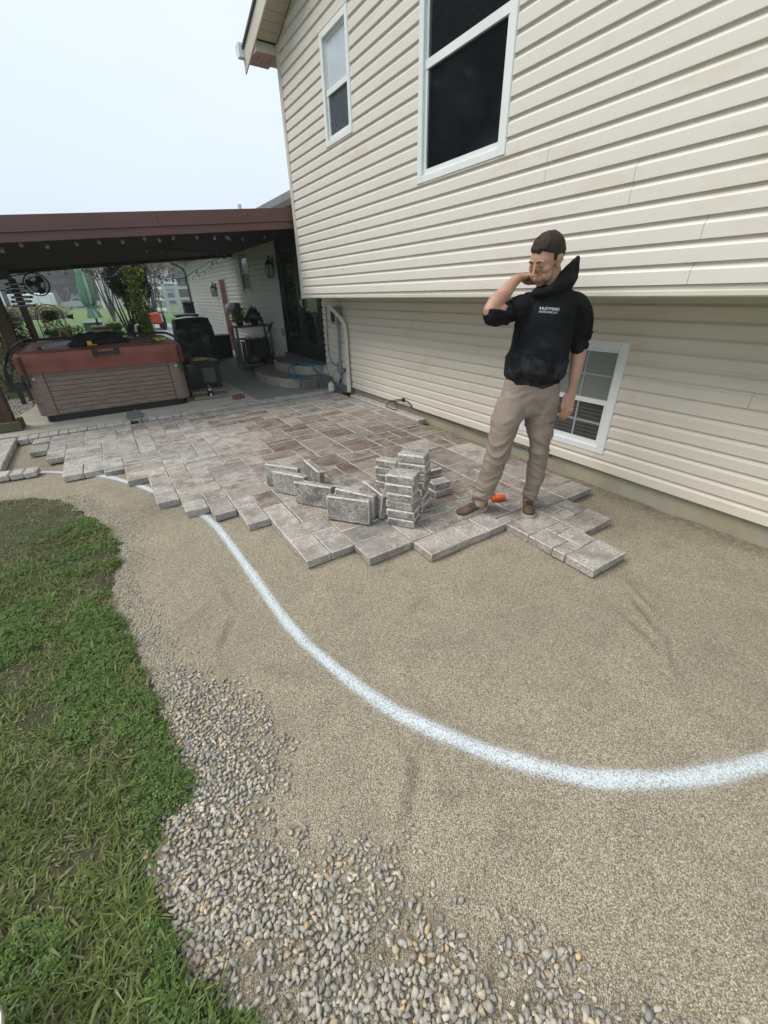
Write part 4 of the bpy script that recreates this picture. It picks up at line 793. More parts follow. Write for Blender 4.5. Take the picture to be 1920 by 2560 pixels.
fm = thing('foam_pad', 'yellow and brown cushions on top of the black bin', 'cushion', (1.2, 7.7, .6)); M['olive'] = simple('olive_pad', (.33, .30, .07), .8, .2, 12, .3); blob('pad', M['olive'], 1.27, 7.72, .602, .16, .12, .03, 2, parent=fm); blob('pad', M['maroonglove'], 1.10, 7.76, .602, .10, .10, .045, 7, parent=fm)
# ------------------------------------------------------------------ covered grill, cabinet, bins at the back
M['grillcover'] = simple('grill_cover', (.034, .042, .036), .24, .3, 3, .6, 7, bdist=.05)
gr_ = thing('grill', 'gas grill under a shiny dark green cover behind the storage bin', 'grill', (1.9, 11.7, .08)); b = bmesh.new(); bmesh.ops.create_cube(b, size=2); bmesh.ops.subdivide_edges(b, edges=b.edges, cuts=11, use_grid_fill=True)
for v in b.verts:
    p = v.co.copy(); z = p.z; sx = .44 - .04 * z if z < .2 else .43 - .05 * ((z - .2) / .8) ** 2; sy = .30 - (.08 * max(0, (z - .3) / .7) ** 2); q = Vector((p.x * sx, p.y * sy, .58 + z * .50))
    if z > .9: q.z += .05 * (1 - p.x ** 2) * (1 - .6 * p.y ** 2)
    nn = noise.fractal(Vector((q.x * 4, q.y * 4, q.z * 3)), .9, 2, 3); q += Vector((p.x, p.y, 0)) * .045 * nn; v.co = q + Vector((1.95, 11.75, 0))
me = bpy.data.meshes.new('cover'); b.to_mesh(me); b.free(); me.polygons.foreach_set('use_smooth', [True] * len(me.polygons)); me.set_sharp_from_angle(angle=math.radians(50)); link('cover', me, M['grillcover'], gr_)
for x in (1.62, 2.28): b = MB(); b.lathe([(0, -.02), (.05, -.02), (.05, .02), (0, .02)], n=12, M=Matrix.Translation((x, 11.50, .13)) @ Matrix.Rotation(PI / 2, 4, 'Y')); b.build('wheel', M['black'], gr_)
b = MB(); 
for x in (1.62, 2.28): b.box(x - .02, x + .02, 11.7, 11.9, .079, .2)
b.build('leg', M['black'], gr_)
cb = thing('low_cabinet', 'low black cabinet between the covered grill and the red door', 'cabinet', (2.55, 12, .08)); b = MB(); b.cbox(2.30, 2.86, 11.95, 12.35, .079, .61, .008); b.build('case', M['black'], cb); b = MB(); b.cbox(2.28, 2.88, 11.93, 12.37, .612, .64, .006); b.build('lid', M['black'], cb)
for k, (x, lab) in enumerate(((1.90, 'black wheeled rubbish bin standing behind the covered grill'),)):
    tb_ = thing('rubbish_bin', lab, 'bin', (2.15, 13.6, 0)); b = MB(); vs = []
    for z, k_ in ((.079, -.04), (1.06, .0)): vs += [(1.93 - k_, 13.4 - k_, z), (2.42 + k_, 13.4 - k_, z), (2.42 + k_, 13.9 + k_, z), (1.93 - k_, 13.9 + k_, z)]
    b.add(vs, [(3, 2, 1, 0), (4, 5, 6, 7)] + [(i, (i + 1) % 4, 4 + (i + 1) % 4, 4 + i) for i in range(4)]); b.build('bin_body', M['black'], tb_); b = MB(); b.cbox(1.88, 2.47, 13.33, 13.95, 1.062, 1.12, .02); b.build('lid', M['black'], tb_)
tb_ = thing('rubbish_bin', 'narrow black bin at the far corner of the wing', 'bin', (2.3, 17, 0)); b = MB(); b.cbox(2.72, 3.05, 17.0, 17.4, .079, 1.32, .03); b.build('bin_body', M['black'], tb_); b = MB(); b.cbox(2.70, 3.07, 16.98, 17.42, 1.322, 1.38, .02); b.build('lid', M['black'], tb_)
# ------------------------------------------------------------------ wall fittings
def lantern(x, y, z, lab):
    t = thing('wall_lantern', lab, 'lantern', (x, y, z)); b = MB(); b.cbox(XL - .03, XL - .017, y - .05, y + .05, z + .05, z + .22, .004); b.tube(catmull([(XL - .03, y, z + .15), (XL - .08, y, z + .22), (x, y, z + .24), (x, y, z + .19)], 4), .009, 6); b.build('bracket', M['iron'], t)
    b = MB(); b.lathe([(.006, .20), (.03, .175), (.075, .11), (.09, .105), (.09, .095), (0, .095)], x, y, z, 6); b.build('roof_cap', M['iron'], t); b = MB()
    for k in range(6):
        a = k * PI / 3; b.tube([(x + .078 * math.cos(a), y + .078 * math.sin(a), z + .10), (x + .085 * math.cos(a), y + .085 * math.sin(a), z - .02), (x + .058 * math.cos(a), y + .058 * math.sin(a), z - .13)], .006, 4)
    b.lathe([(.0, -.135), (.064, -.135), (.064, -.12), (0, -.12)], x, y, z, 6); b.build('cage', M['iron'], t)
    b = MB(); b.lathe([(.05, -.118), (.074, -.02), (.068, .09)], x, y, z, 6); b.build('lamp_glass', M['lampglass'], t); return t
M['lampglass'] = simple('frosted_lamp_glass', (.40, .42, .40), .25, .1, 6, 0)
lantern(3.2, 9.13, 1.98, 'black wall lantern just left of the black patio door'); lantern(3.2, 14.3, 1.66, 'black wall lantern left of the red entry door')
mt = thing('meter_box', 'grey electrical disconnect box on the wall beside the downspout', 'electrical box', (3.2, 6.4, 1.2)); b = MB(); b.cbox(3.17, 3.292, 6.30, 6.47, 1.11, 1.36, .012); b.build('case', M['grey'], mt); b = MB(); b.cbox(3.163, 3.17, 6.325, 6.45, 1.15, 1.30, .003); b.build('label_plate', M['black'], mt)
b = MB(); b.tube([(3.255, 6.41, 1.11), (3.262, 6.43, .75), (3.27, 6.46, .30), (3.27, 6.46, .08)], .014, 8); b.tube([(3.255, 6.36, 1.11), (3.262, 6.385, .75), (3.27, 6.42, .36)], .011, 8); b.build('conduit', M['grey'], mt, smooth='auto'); b = MB(); b.cbox(3.235, 3.294, 6.40, 6.50, .33, .52, .006); b.build('junction_box', M['grey'], mt)
cd = thing('wall_conduit', 'thin grey conduit running down the siding right of the black door', 'conduit', (3.28, 6.85, 1)); b = MB(); b.tube(catmull([(3.282, 6.84, 1.488), (3.282, 6.86, 1.0), (3.282, 6.88, .66), (3.282, 6.80, .50), (3.28, 6.62, .44), (3.28, 6.50, .45)], 5), .009, 7); b.build('pipe', M['grey'], cd, smooth='auto')
mb_ = MB()
for z in (1.38, 1.15, .9, .68): mb_.box(3.272, 3.294, 6.83, 6.89, z, z + .012)
mb_.build('clip', M['grey'], cd)
wi = thing('loose_wire', 'tangle of thin grey wires hanging below the electrical box', 'wire', (3.25, 6.6, .3)); b = MB(); b.tube(catmull([(3.26, 6.46, .42), (3.22, 6.62, .50), (3.20, 6.80, .44), (3.22, 6.82, .28), (3.24, 6.70, .22)], 6), .004, 5); b.tube(catmull([(3.26, 6.46, .40), (3.22, 6.58, .36), (3.22, 6.62, .25), (3.24, 6.52, .19), (3.25, 6.45, .22)], 6), .0035, 5); b.build('cable', M['wire'], wi)
ds = thing('downspout', 'white downspout dropping from under the overhang to the drain', 'downspout', (3.25, 6.1, 0)); b = MB(); b.tube(catmull([(3.02, 6.30, 1.487), (3.03, 6.30, 1.42), (3.18, 6.18, 1.22), (3.235, 6.13, 1.10), (3.245, 6.12, .95)], 4) + [V(3.245, 6.12, .30)], .040, 4, sq=.8); b.build('pipe', M['trimcream'], ds, smooth='auto')
b = MB(); b.tube([(3.245, 6.12, .302), (3.245, 6.12, .085)], .046, 4, sq=.85); b.build('boot', M['whiteplast'], ds, smooth='auto'); b = MB(); b.cbox(3.10, 3.31, 5.98, 6.30, -.02, .045, .01); b.build('drain_tray', M['black'], ds)
ov = thing('outlet_cover', 'grey weatherproof outlet cover on the siding left of the black door', 'outlet', (3.3, 9.03, .84)); b = MB(); b.cbox(3.262, 3.294, 8.98, 9.08, .76, .92, .008); b.build('plate', M['grey'], ov); b = MB(); b.lathe([(0, .004), (.025, .0), (.028, -.01)], n=10, M=Matrix.Translation((3.26, 9.03, .84)) @ Matrix.Rotation(-PI / 2, 4, 'Y')); b.build('dial', M['darkgrey'], ov)
ov = thing('outlet_cover', 'small white outlet cover low on the siding above the steps', 'outlet', (3.3, 9.7, .35)); b = MB(); b.cbox(3.27, 3.294, 9.65, 9.77, .29, .40, .006); b.build('plate', M['white'], ov); b = MB(); b.box(3.266, 3.27, 9.68, 9.74, .31, .34); b.box(3.266, 3.27, 9.68, 9.74, .355, .385); b.build('socket', M['whiteplast'], ov)
em = thing('electric_meter', 'dark grey meter cabinet and round meter beside the red door', 'electric meter', (3.2, 12.4, 1.2)); b = MB(); b.cbox(3.14, 3.294, 12.03, 12.50, .93, 1.38, .01); b.build('cabinet', M['darkgrey'], em); b = MB(); b.cbox(3.17, 3.294, 12.55, 12.92, .92, 1.36, .01); b.build('meter_base', M['grey'], em)
b = MB(); b.lathe([(0, .10), (.09, .09), (.11, .0), (.12, 0)], n=16, M=Matrix.Translation((3.17, 12.74, 1.24)) @ Matrix.Rotation(-PI / 2, 4, 'Y')); b.build('meter_dome', M['lampglass'], em, smooth='auto'); b = MB(); b.box(3.164, 3.169, 12.62, 12.84, .95, 1.10); b.build('notice', M['white'], em)
# hose, tap and jug
hs = thing('garden_hose', 'blue garden hose draped over the stone steps to the wall tap', 'hose', (3, 7, .3))
hp = [(3.22, 6.40, .20), (3.14, 6.42, .10), (3.10, 6.46, .13), (3.05, 6.62, .245), (3.10, 6.80, .245), (3.12, 6.92, .247), (3.10, 7.16, .33), (3.08, 7.25, .398), (3.0, 7.33, .398), (3.18, 7.30, .398), (3.28, 7.22, .398), (3.24, 7.35, .40), (3.08, 7.42, .40), (2.93, 7.48, .40), (2.86, 7.48, .398), (2.76, 7.52, .36), (2.66, 7.30, .25), (2.62, 7.0, .245), (2.68, 6.93, .245), (2.85, 6.90, .245), (2.80, 7.0, .245), (2.76, 7.2, .27), (2.80, 7.44, .405), (2.90, 7.50, .412)]
b = MB(); b.tube(catmull(hp, 5), .012, 7); b.build('tube', M['blue'], hs, smooth='auto'); b = MB(); b.tube([(3.22, 6.40, .20), (3.235, 6.385, .26)], .016, 8); b.tube([(2.84, 7.49, .405), (2.93, 7.47, .405)], .017, 8); b.build('coupling', M['black'], hs); b = MB(); b.lathe([(0, .02), (.022, .018), (.026, 0), (.022, -.018), (0, -.02)], 3.24, 6.38, .285, 10); b.build('valve', M['bluebright'], hs, smooth='auto')
M['brass'] = simple('corroded_brass', (.12, .06, .035), .6, .4, 30, .5); tpp = thing('wall_tap', 'corroded brass tap on the siding above the white jug', 'tap', (3.27, 6.3, .4)); b = MB(); b.tube([(3.33, 6.30, .40), (3.27, 6.30, .40), (3.255, 6.33, .36), (3.245, 6.37, .32)], .012, 7); b.build('spout', M['brass'], tpp); b = MB(); b.lathe([(0, .012), (.03, .010), (.034, 0), (.03, -.006), (0, -.008)], 3.255, 6.27, .43, 10); b.build('handwheel', M['brass'], tpp)
jg = thing('jug', 'small aged white plastic jug on the pavers below the tap', 'jug', (3.08, 6.45, .06)); b = MB(); b.lathe([(0, 0), (.05, 0), (.056, .008), (.055, .05), (.052, .055), (.055, .06), (.054, .10), (.045, .122), (.022, .132), (.022, .145)], 3.06, 6.42, .0775, 18); b.build('jug_body', M['whiteplast'], jg, smooth='auto'); b = MB(); b.lathe([(.024, 0), (.024, .02), (0, .02)], 3.06, 6.42, .220, 12); b.build('cap', M['tan'], jg)
cbk = thing('wall_cable', 'looped black cable tied to the foundation edge of the lower wall', 'cable', (3.29, 4.6, .1)); b = MB(); b.tube(catmull([(3.29, 4.95, .155), (3.27, 4.90, .158), (3.24, 4.72, .19), (3.23, 4.55, .235), (3.25, 4.45, .23), (3.27, 4.40, .17), (3.28, 4.38, .15)], 7), .008, 6); b.tube(catmull([(3.25, 4.60, .24), (3.22, 4.75, .20), (3.20, 4.90, .12), (3.18, 4.86, .085), (3.17, 4.72, .088), (3.18, 4.62, .11), (3.22, 4.75, .20)], 7), .006, 6)
b.tube(catmull([(3.28, 4.38, .15), (3.29, 4.2, .148), (3.295, 3.6, .135), (3.305, 3.1, .108), (3.31, 2.6, .112), (3.31, 2.2, .13)], 8), .005, 5); b.build('cord', M['black'], cbk, smooth='auto'); b = MB(); b.cbox(3.22, 3.25, 4.52, 4.56, .215, .265, .004); b.build('connector', M['black'], cbk)
# ------------------------------------------------------------------ potting bench with plants, wire stand
pb = thing('potting_bench', 'grey potting bench with slatted side against the wing wall', 'bench', (2.85, 9.9, .08)); M['greywood'] = simple('grey_wood', (.13, .135, .13), .7, .25, 8, .3, 50, stretch=(5, 5, 1)); M['slatwood'] = simple('dark_slat', (.05, .055, .06), .6, .2, 8, .2)
for x0, x1, y0, y1, z0, z1, nm in ((2.46, 3.26, 9.68, 10.12, .925, .955, 'top'), (2.50, 3.22, 9.72, 10.08, .68, .70, 'shelf'), (2.50, 3.22, 9.72, 10.08, .17, .20, 'shelf')): b = MB(); b.cbox(x0, x1, y0, y1, z0, z1, .004); b.build(nm, M['greywood'], pb)
for x, y in ((2.49, 9.71), (3.22, 9.71), (2.49, 10.08), (3.22, 10.08)): b = MB(); b.box(x - .02, x + .02, y - .02, y + .02, .079, .924); b.build('leg', M['greywood'], pb)
b = MB(); b.box(2.72, 3.20, 9.80, 10.06, .2005, .66); b.build('dark_filler', M['black'], pb)  # added black box that makes the space under the bench shelf dense dark
for i in range(3): b = MB(); b.box(2.518, 2.532 , 9.74 + i * .115, 9.845 + i * .115, .21, .66); b.build('side_slat', M['slatwood'], pb)
for i in range(2): b = MB(); b.box(2.54 + i * .09, 2.62 + i * .09, 9.70, 9.712, .21, .66); b.build('front_slat', M['slatwood'], pb)
M['leafy'] = attr_mat('leaf', .55, 20, .15, 0, .3)
def leaves(nm, P, size, pal, mat='leafy', asp=.5, parent=None, droop=0., kind=None, **k):
    n = len(P); R = randrot(n, .9); q = np.array([(-1, 0, 0), (0, -asp, .12), (1, 0, -.1), (0, asp, .12)]); w_ = np.einsum('nij,vj->nvi', R, q) * np.asarray(size).reshape(-1, 1, 1) if np.ndim(size) else np.einsum('nij,vj->nvi', R, q) * size
    w_ = w_ + P[:, None, :]; c_ = np.array(pal)[rng.integers(0, len(pal), n)] * rng.uniform(.6, 1.3, (n, 1)); f = np.arange(n)[:, None] * 4 + np.array([[0, 1, 2, 3]])
    return npmesh(nm, w_.reshape(-1, 3), f, M[mat], col=np.repeat(c_, 4, 0), parent=parent, kind=kind, **k)
def pot(t, x, y, z, r, h, mat): b = MB(); b.lathe([(0, 0), (r * .75, 0), (r, h), (r * 1.08, h), (r * 1.08, h * .86)], x, y, z, 14); b.build('pot', M[mat], t, smooth='auto'); b = MB(); b.lathe([(0, h * .9), (r * .98, h * .9)], x, y, z, 14); b.build('soil', M['soil'], t)
GRN = [(.08, .17, .03), (.13, .25, .04), (.05, .10, .02)]; DGR = [(.02, .04, .012), (.035, .06, .02), (.05, .09, .02)]
pt = thing('potted_plant', 'yellow-green leafy plant on the left of the potting bench', 'plant', (2.65, 9.9, .95)); pot(pt, 2.63, 9.88, .956, .08, .12, 'black'); leaves('foliage', np.c_[rng.normal(2.63, .075, 420), rng.normal(9.88, .075, 420), rng.uniform(1.04, 1.30, 420)], .03, [(.14, .22, .02), (.22, .30, .04), (.08, .14, .02)], parent=pt)
pt = thing('potted_plant', 'dark trailing plant on the right of the potting bench', 'plant', (2.98, 9.9, .95)); pot(pt, 2.96, 9.90, .956, .10, .13, 'black'); n = 900; a = rng.uniform(0, 2 * PI, n); r = rng.uniform(0, 1, n) ** .6; leaves('foliage', np.c_[2.96 + .20 * r * np.cos(a), 9.90 + .17 * r * np.sin(a), 1.28 - .28 * r ** 2 + rng.normal(0, .03, n)], .035, DGR, asp=.22, parent=pt)
for i, (x, y, s_, lab) in enumerate(((2.74, 9.82, .035, 'white bottle at the left on the bench shelf'), (2.86, 9.80, .045, 'white cup in the middle of the bench shelf'), (3.02, 9.84, .05, 'pale bowl at the right on the bench shelf'))):
    t = MB(); t.lathe([(0, 0), (s_, 0), (s_ * 1.05, s_ * 1.2), (s_ * .5, s_ * 1.7), (s_ * .5, s_ * 2)] if i == 0 else [(0, 0), (s_ * .8, 0), (s_, s_ * 1.2), (s_ * .9, s_ * 1.2), (0, s_ * .4)], x, y, .7005, 12); tag(t.build('bottle' if i == 0 else 'cup', M['whiteplast'], None, smooth='auto'), lab, 'bottle' if i == 0 else 'cup')
ws = thing('plant_stand', 'black wire plant stand leaning in front of the potting bench', 'plant stand', (2.7, 9.4, .08)); b = MB()
for x, y in ((2.5, 9.45), (2.52, 9.15), (2.78, 9.2), (2.76, 9.5)): b.tube([(x - .03, y, .20), (x, y, .083), (x + .03, y, .20)], .005, 5)
b.tube([(2.46, 9.14, .20), (2.82, 9.16, .20), (2.80, 9.53, .20), (2.46, 9.5, .20), (2.46, 9.14, .20)], .006, 5); b.build('frame', M['iron'], ws); b = MB(); b.tube(catmull([(2.80, 9.5, .2), (3.0, 9.5, .6), (3.1, 9.5, .85), (3.26, 9.55, 1.02)], 4), .012, 6); b.tube(catmull([(2.98, 9.5, .12), (3.05, 9.5, .5), (3.08, 9.5, .8), (3.22, 9.5, .95)], 4), .009, 6); b.build('handle', M['iron'], ws); b = MB(); b.cbox(2.47, 2.81, 9.16, 9.5, .205, .245, .006); b.build('tray', M['greywood'], ws)
blob('dark_sack', M['grillcover'], 2.66, 9.34, .246, .14, .12, .13, 4, label='dark lumpy sack on the tray of the wire stand', cat='sack')
tag(blob('shadow_pot', M['black'], 3.05, 9.55, .079, .13, .13, .18, 14), 'black rounded pot on the floor behind the wire stand', 'pot').name = 'floor_pot'
# ------------------------------------------------------------------ loose pavers
LM = (M['loose'], M['paveredge'])
def loose(lx, ly, lz, nm='loose_paver'): return stone_mesh(nm, lx, ly, lz, .010, LM, .0035)
PZ = .0602
def stack(cx, cy, ang, lx, ly, n, who, h=.065, lean=(0, 0)):
    words = ['bottom', 'second', 'third', 'fourth', 'fifth', 'sixth', 'seventh']
    for i in range(n):
        o = bpy.data.objects.new('loose_paver', loose(lx + random.uniform(-.006, .006), ly + random.uniform(-.006, .006), h - .001)); C.objects.link(o)
        o.location = (cx + lean[0] * i + random.uniform(-.007, .007), cy + lean[1] * i + random.uniform(-.007, .007), PZ + i * h); o.rotation_euler = (0, 0, math.radians(ang) + random.gauss(0, .035) + random.choice((0, PI)))
        lv = 'topmost' if i == n - 1 else ('bottom' if i == 0 else words[i] + ' from the bottom')
        tag(o, '%s grey paver of the %s' % (lv, who), 'paver', 'pavers in the %s' % who)
stack(1.482, 2.085, -56, .205, .150, 6, 'front stack beside the standing pavers', lean=(.003, .0045))
stack(1.690, 2.235, -56, .205, .155, 7, 'tallest stack left of the man')
stack(1.735, 2.66, -62, .20, .10, 4, 'narrow stack behind the two tall stacks')
stack(2.00, 2.29, -4, .165, .10, 2, 'low pair between the stacks and the boot')
stack(2.12, 2.57, -8, .165, .16, 2, 'low pair behind the stacks')
SPV = [((1.037, 2.432), (1.241, 2.173), .085, 'upright grey paver nearest the camera in front of the stacks'),
       ((.945, 2.828), (1.135, 2.552), .0, 'upright grey paver in the middle of the leaning row'),
       ((.874, 3.142), (1.045, 2.858), .0, 'second upright paver from the left end of the row'),
       ((.861, 3.313), (1.05, 3.04), .12, 'farthest left upright paver, mostly behind its neighbour'),
       ((1.150, 2.52), (1.315, 2.23), .05, 'upright paver standing directly behind the nearest one'),
       ((1.375, 2.53), (1.352, 2.20), .14, 'upright paver edge-on against the front stack'),
       ((1.20, 3.22), (1.19, 2.89), .0, 'upright paver turned edge-on at the back of the row')]
for (a, e, tl, lab) in SPV:
    a, e = V(*a), V(*e); L_ = .335; c_ = (a + e) / 2; ang = math.atan2(e.y - a.y, e.x - a.x); o = bpy.data.objects.new('standing_paver', stone_mesh('standing_paver', L_, .062, .192, .010, LM, .0035)); C.objects.link(o)
    n_ = V(-math.sin(ang), math.cos(ang)); c_ = c_ + n_ * .031; o.location = (c_.x, c_.y, PZ + .004 - abs(math.sin(tl)) * .0); o.rotation_euler = (Euler((-tl, 0, ang))); 
    if tl: o.location.z = PZ + .031 * abs(math.sin(tl)) + .001
    tag(o, lab, 'paver', 'pavers standing on edge')
o = bpy.data.objects.new('loose_paver', loose(.335, .19, .06)); C.objects.link(o); o.location = (1.42, 2.84, PZ + .001); o.rotation_euler = (0, 0, math.radians(-50)); tag(o, 'loose paver lying flat behind the standing row', 'paver')
rl = thing('string_roll', 'roll of bright orange marking tape beside the man\'s boot', 'tape roll', (2.30, 1.92, .06))
ax = V(.124, -.057, 0).normalized(); c_ = V(2.298, 1.925, PZ + .0275); b = MB(); R_ = ax.to_track_quat('Z', 'Y').to_matrix().to_4x4(); b.lathe([(.012, -.055), (.024, -.055), (.0262, -.050), (.0268, 0), (.0262, .050), (.024, .055), (.012, .055)], n=24, M=Matrix.Translation(c_) @ R_); b.build('roll', M['orange'], rl, smooth='auto')
b = MB(); p0 = c_ - ax * .045; b.add([p0 + V(0, 0, .02), p0 + ax * .03 + V(0, 0, .026), p0 + ax * .0 + V(-.015, 0, .062), p0 + V(-.022, .005, .03)], [(0, 1, 2, 3)]); b.build('loose_end', M['orange'], rl)
bk = thing('bucket', 'edge of a red plastic bucket on the grass at the lower left', 'bucket', (-.73, .76, 0)); b = MB(); b.lathe([(0, .0), (.085, .0), (.10, .16), (.106, .16), (.106, .172), (.098, .172), (.08, .01)], -.70, .648, .012, 28); M['redplast'] = simple('red_plastic', (.50, .03, .04), .35, .1, 6, .05); b.build('tub', M['redplast'], bk, smooth='auto'); b = MB(); b.lathe([(.1065, .158), (.109, .158), (.109, .174), (.1, .174)], -.70, .648, .012, 28); b.build('rim', M['whiteplast'], bk, smooth='auto')

# ------------------------------------------------------------------ string lights
M['bulb'] = simple('clear_bulb_glass', (.26, .26, .24), .12, .05, 5, 0, spec=.9)
bulb_me = None
def bulb(t, p, s_=1.):
    s_ *= .8
    global bulb_me
    if bulb_me is None:
        b = MB(); b.lathe([(.0, .0), (.010, .0), (.012, -.012), (.012, -.035)], n=8, mi=1); b.lathe([(.012, -.035), (.026, -.055), (.030, -.075), (.022, -.098), (0, -.106)], n=10); bulb_me = b.mesh('bulb'); bulb_me.materials.append(M['bulb']); bulb_me.materials.append(M['black']); bulb_me.polygons.foreach_set('use_smooth', [True] * len(bulb_me.polygons))
    o = bpy.data.objects.new('bulb', bulb_me); C.objects.link(o); o.parent = t; o.matrix_parent_inverse = t.matrix_world.inverted(); o.location = p; o.scale = (s_,) * 3; o.rotation_euler = (random.gauss(0, .12), random.gauss(0, .12), 0)
def string_light(P, lab, s_=1., cable=None):
    t = thing('string_light', lab, 'string light', P[0], 'strings of clear bulbs'); P = [V(*p) for p in P]; b = MB(); b.tube(catmull(cable or [tuple(p) for p in P], 4), .006, 5); b.build('cable', M['black'], t)
    for p in P: bulb(t, p, s_)
string_light([(-.9, 6.9, 2.09), (-.68, 6.9, 2.11), (-.482, 6.9, 2.17), (-.241, 6.9, 2.16), (.035, 6.9, 2.19), (.297, 6.9, 2.22), (.557, 6.9, 2.23), (.804, 6.9, 2.275), (.973, 6.9, 2.26), (1.163, 6.9, 2.29), (1.459, 6.9, 2.31), (1.694, 6.9, 2.31), (1.869, 6.9, 2.325), (1.99, 7.3, 2.345), (2.3, 7.6, 2.38), (2.6, 7.4, 2.40)], 'string of clear bulbs hung along the front beam of the patio roof')
string_light([(-1.05, 12.06, 2.10), (-.74, 12.06, 2.13), (-.557, 12.06, 2.09), (-.255, 12.06, 2.11), (.05, 12.06, 2.16), (.119, 12.06, 2.13), (.197, 12.06, 2.08), (.294, 12.06, 2.05), (.371, 12.06, 2.035), (.458, 12.06, 2.028), (.538, 12.06, 2.042), (.597, 12.06, 2.053), (.678, 12.06, 2.09), (.74, 12.06, 2.13), (.82, 12.06, 2.19)], 'string of clear bulbs swagged behind the green umbrella', 1.05)
string_light([(.853, 12.1, 2.23), (.954, 12.1, 2.22), (1.213, 12.1, 2.20), (1.312, 12.1, 2.11), (1.44, 12.1, 2.035), (1.549, 12.1, 1.987), (1.68, 12.1, 1.958), (1.824, 12.1, 1.944), (1.953, 12.1, 1.93), (2.105, 12.1, 1.95), (2.4, 12.1, 2.12), (2.8, 12.1, 2.30), (3.1, 12.1, 2.42)], 'string of clear bulbs swagged in front of the dark cedar shrub', 1.05)
string_light([(3.19, 11.435, 2.47), (3.19, 12.308, 2.44), (3.19, 13.203, 2.38), (3.19, 14.038, 2.29), (3.19, 14.92, 2.23), (3.19, 15.912, 2.17), (3.19, 16.996, 2.13)], 'string of bulbs drooping along the wing siding', .9)
string_light([(1.0 + i * .27, 8.6 + i * .36, pz(1.0 + i * .27) - .20) for i in range(8)], 'string of clear bulbs under the patio ceiling near the wall', .9)

# ------------------------------------------------------------------ back garden furniture
um = thing('umbrella', 'closed light green striped patio umbrella leaning behind the hot tub', 'umbrella', (.0, 14, 0)); b = MB(); b.tube([(-.02, 14.0, -.02), (.01, 14.0, .95), (.06, 14.0, 2.2)], .022, 8); b.build('pole', M['iron'], um)
prof = [(.10, 2.245), (.14, 2.20), (.13, 2.12), (.17, 1.9), (.20, 1.6), (.165, 1.45), (.10, 1.39), (.085, 1.36), (.15, 1.22), (.19, 1.12)]; M['palegreen'] = simple('pale_green_stripe', (.42, .55, .45), .8, .1, 6, .2)
b = MB(); nk = 32; vs = []
for r_, z in prof:
    cx = -.02 + (z - 1.4) * .06 + (.04 if z < 1.35 else 0)
    for k in range(nk):
        a = 2 * PI * k / nk; rr = r_ * (.62 + .38 * abs(math.cos(4 * a + z))) ; vs.append((cx + rr * math.cos(a), 14 + rr * math.sin(a), z + .02 * math.sin(5 * a)))
fs = []; ms = []
for i in range(len(prof) - 1):
    for k in range(nk): b.f.append((i * nk + k, i * nk + (k + 1) % nk, (i + 1) * nk + (k + 1) % nk, (i + 1) * nk + k)); b.m.append(1 if k % 8 in (0, 1) or i == 0 else 0)
b.v = vs; b.build('canopy', [M['green'], M['palegreen']], um, smooth='auto'); b = MB(); b.lathe([(.085, .02), (.09, 0), (.085, -.02)], 0, 14, 1.37, 12); b.build('tie_band', M['green'], um)
b = MB(); b.lathe([(0, 0), (.25, 0), (.25, .05), (.05, .09), (.04, .3)], -.02, 14, -.02, 16); b.build('umbrella_base', M['iron'], um)
bxo = thing('utility_box', 'grey-green utility box on the lawn behind the umbrella', 'utility box', (-.1, 15.5, 0)); b = MB(); b.cbox(-.33, .12, 15.2, 15.7, -.02, .93, .02); b.build('case', M['utility'], bxo); b = MB(); b.cbox(-.36, .15, 15.17, 15.73, .931, .98, .015); b.build('lid', M['palegreen'], bxo)
st = thing('storage_box', 'tan patio storage box with a paler lid at the umbrella pole', 'storage box', (.05, 13.2, 0)); b = MB(); b.cbox(-.15, .25, 13.25, 13.65, -.02, .88, .015); b.build('box_body', M['tan'], st); b = MB(); b.cbox(-.17, .27, 13.22, 13.68, .881, .95, .02); b.build('lid', M['oldwood'] if False else M['stonetop'], st)
pt = thing('potted_plant', 'green potted plant right of the tan storage box', 'plant', (.33, 13.3, 0)); b = MB(); b.lathe([(0, -.02), (.16, -.02), (.16, .60), (0, .60)], .36, 13.3, 0, 12); b.build('pedestal', M['tan'], pt); pot(pt, .36, 13.3, .602, .11, .16, 'black'); leaves('foliage', np.c_[rng.normal(.36, .09, 300), rng.normal(13.3, .09, 300), rng.uniform(.74, .98, 300)], .05, GRN, parent=pt)
pp = thing('vent_pipe', 'cream curved pipe standing in front of the dark shrub', 'pipe', (.8, 13, 0)); b = MB(); b.tube(catmull([(.80, 13, -.02), (.80, 13, .5), (.80, 13, .82), (.83, 13, .92), (.89, 13, .94)], 5), .03, 8); b.build('pipe', M['whiteplast'], pp, smooth='auto')
# wrought iron arch, hanging basket, weather vane, planter
ar = thing('iron_arch', 'black wrought iron garden arch with scrolls left of the umbrella', 'arch', (-.85, 12.3, 0)); b = MB(); A = [(-1.10 + .25 * (1 - math.cos(t)) , 12.6, 1.22 + .24 * math.sin(t)) for t in [i * PI / 14 for i in range(15)]]
b.tube([(-1.10, 12.6, -.02)] + A[:1] + A + [(-.58, 12.6, .9), (-.55, 12.6, -.02)], .010, 6)
b.tube([(p[0] * .92 - .07, p[1], p[2] - .06) for p in A], .007, 5)
for cx, cz, r_ in ((-1.0, 1.14, .06), (-.97, .93, .07), (-.72, .86, .06), (-1.02, .72, .08)): b.tube([(cx + (r_ * (1 - i / 26)) * math.cos(i * .55), 12.6, cz + (r_ * (1 - i / 26)) * math.sin(i * .55)) for i in range(24)], .006, 5)
b.tube([(-1.10, 12.6, 1.0), (-.9, 12.6, 1.05), (-.56, 12.6, 1.0)], .006, 5); b.build('frame', M['iron'], ar)
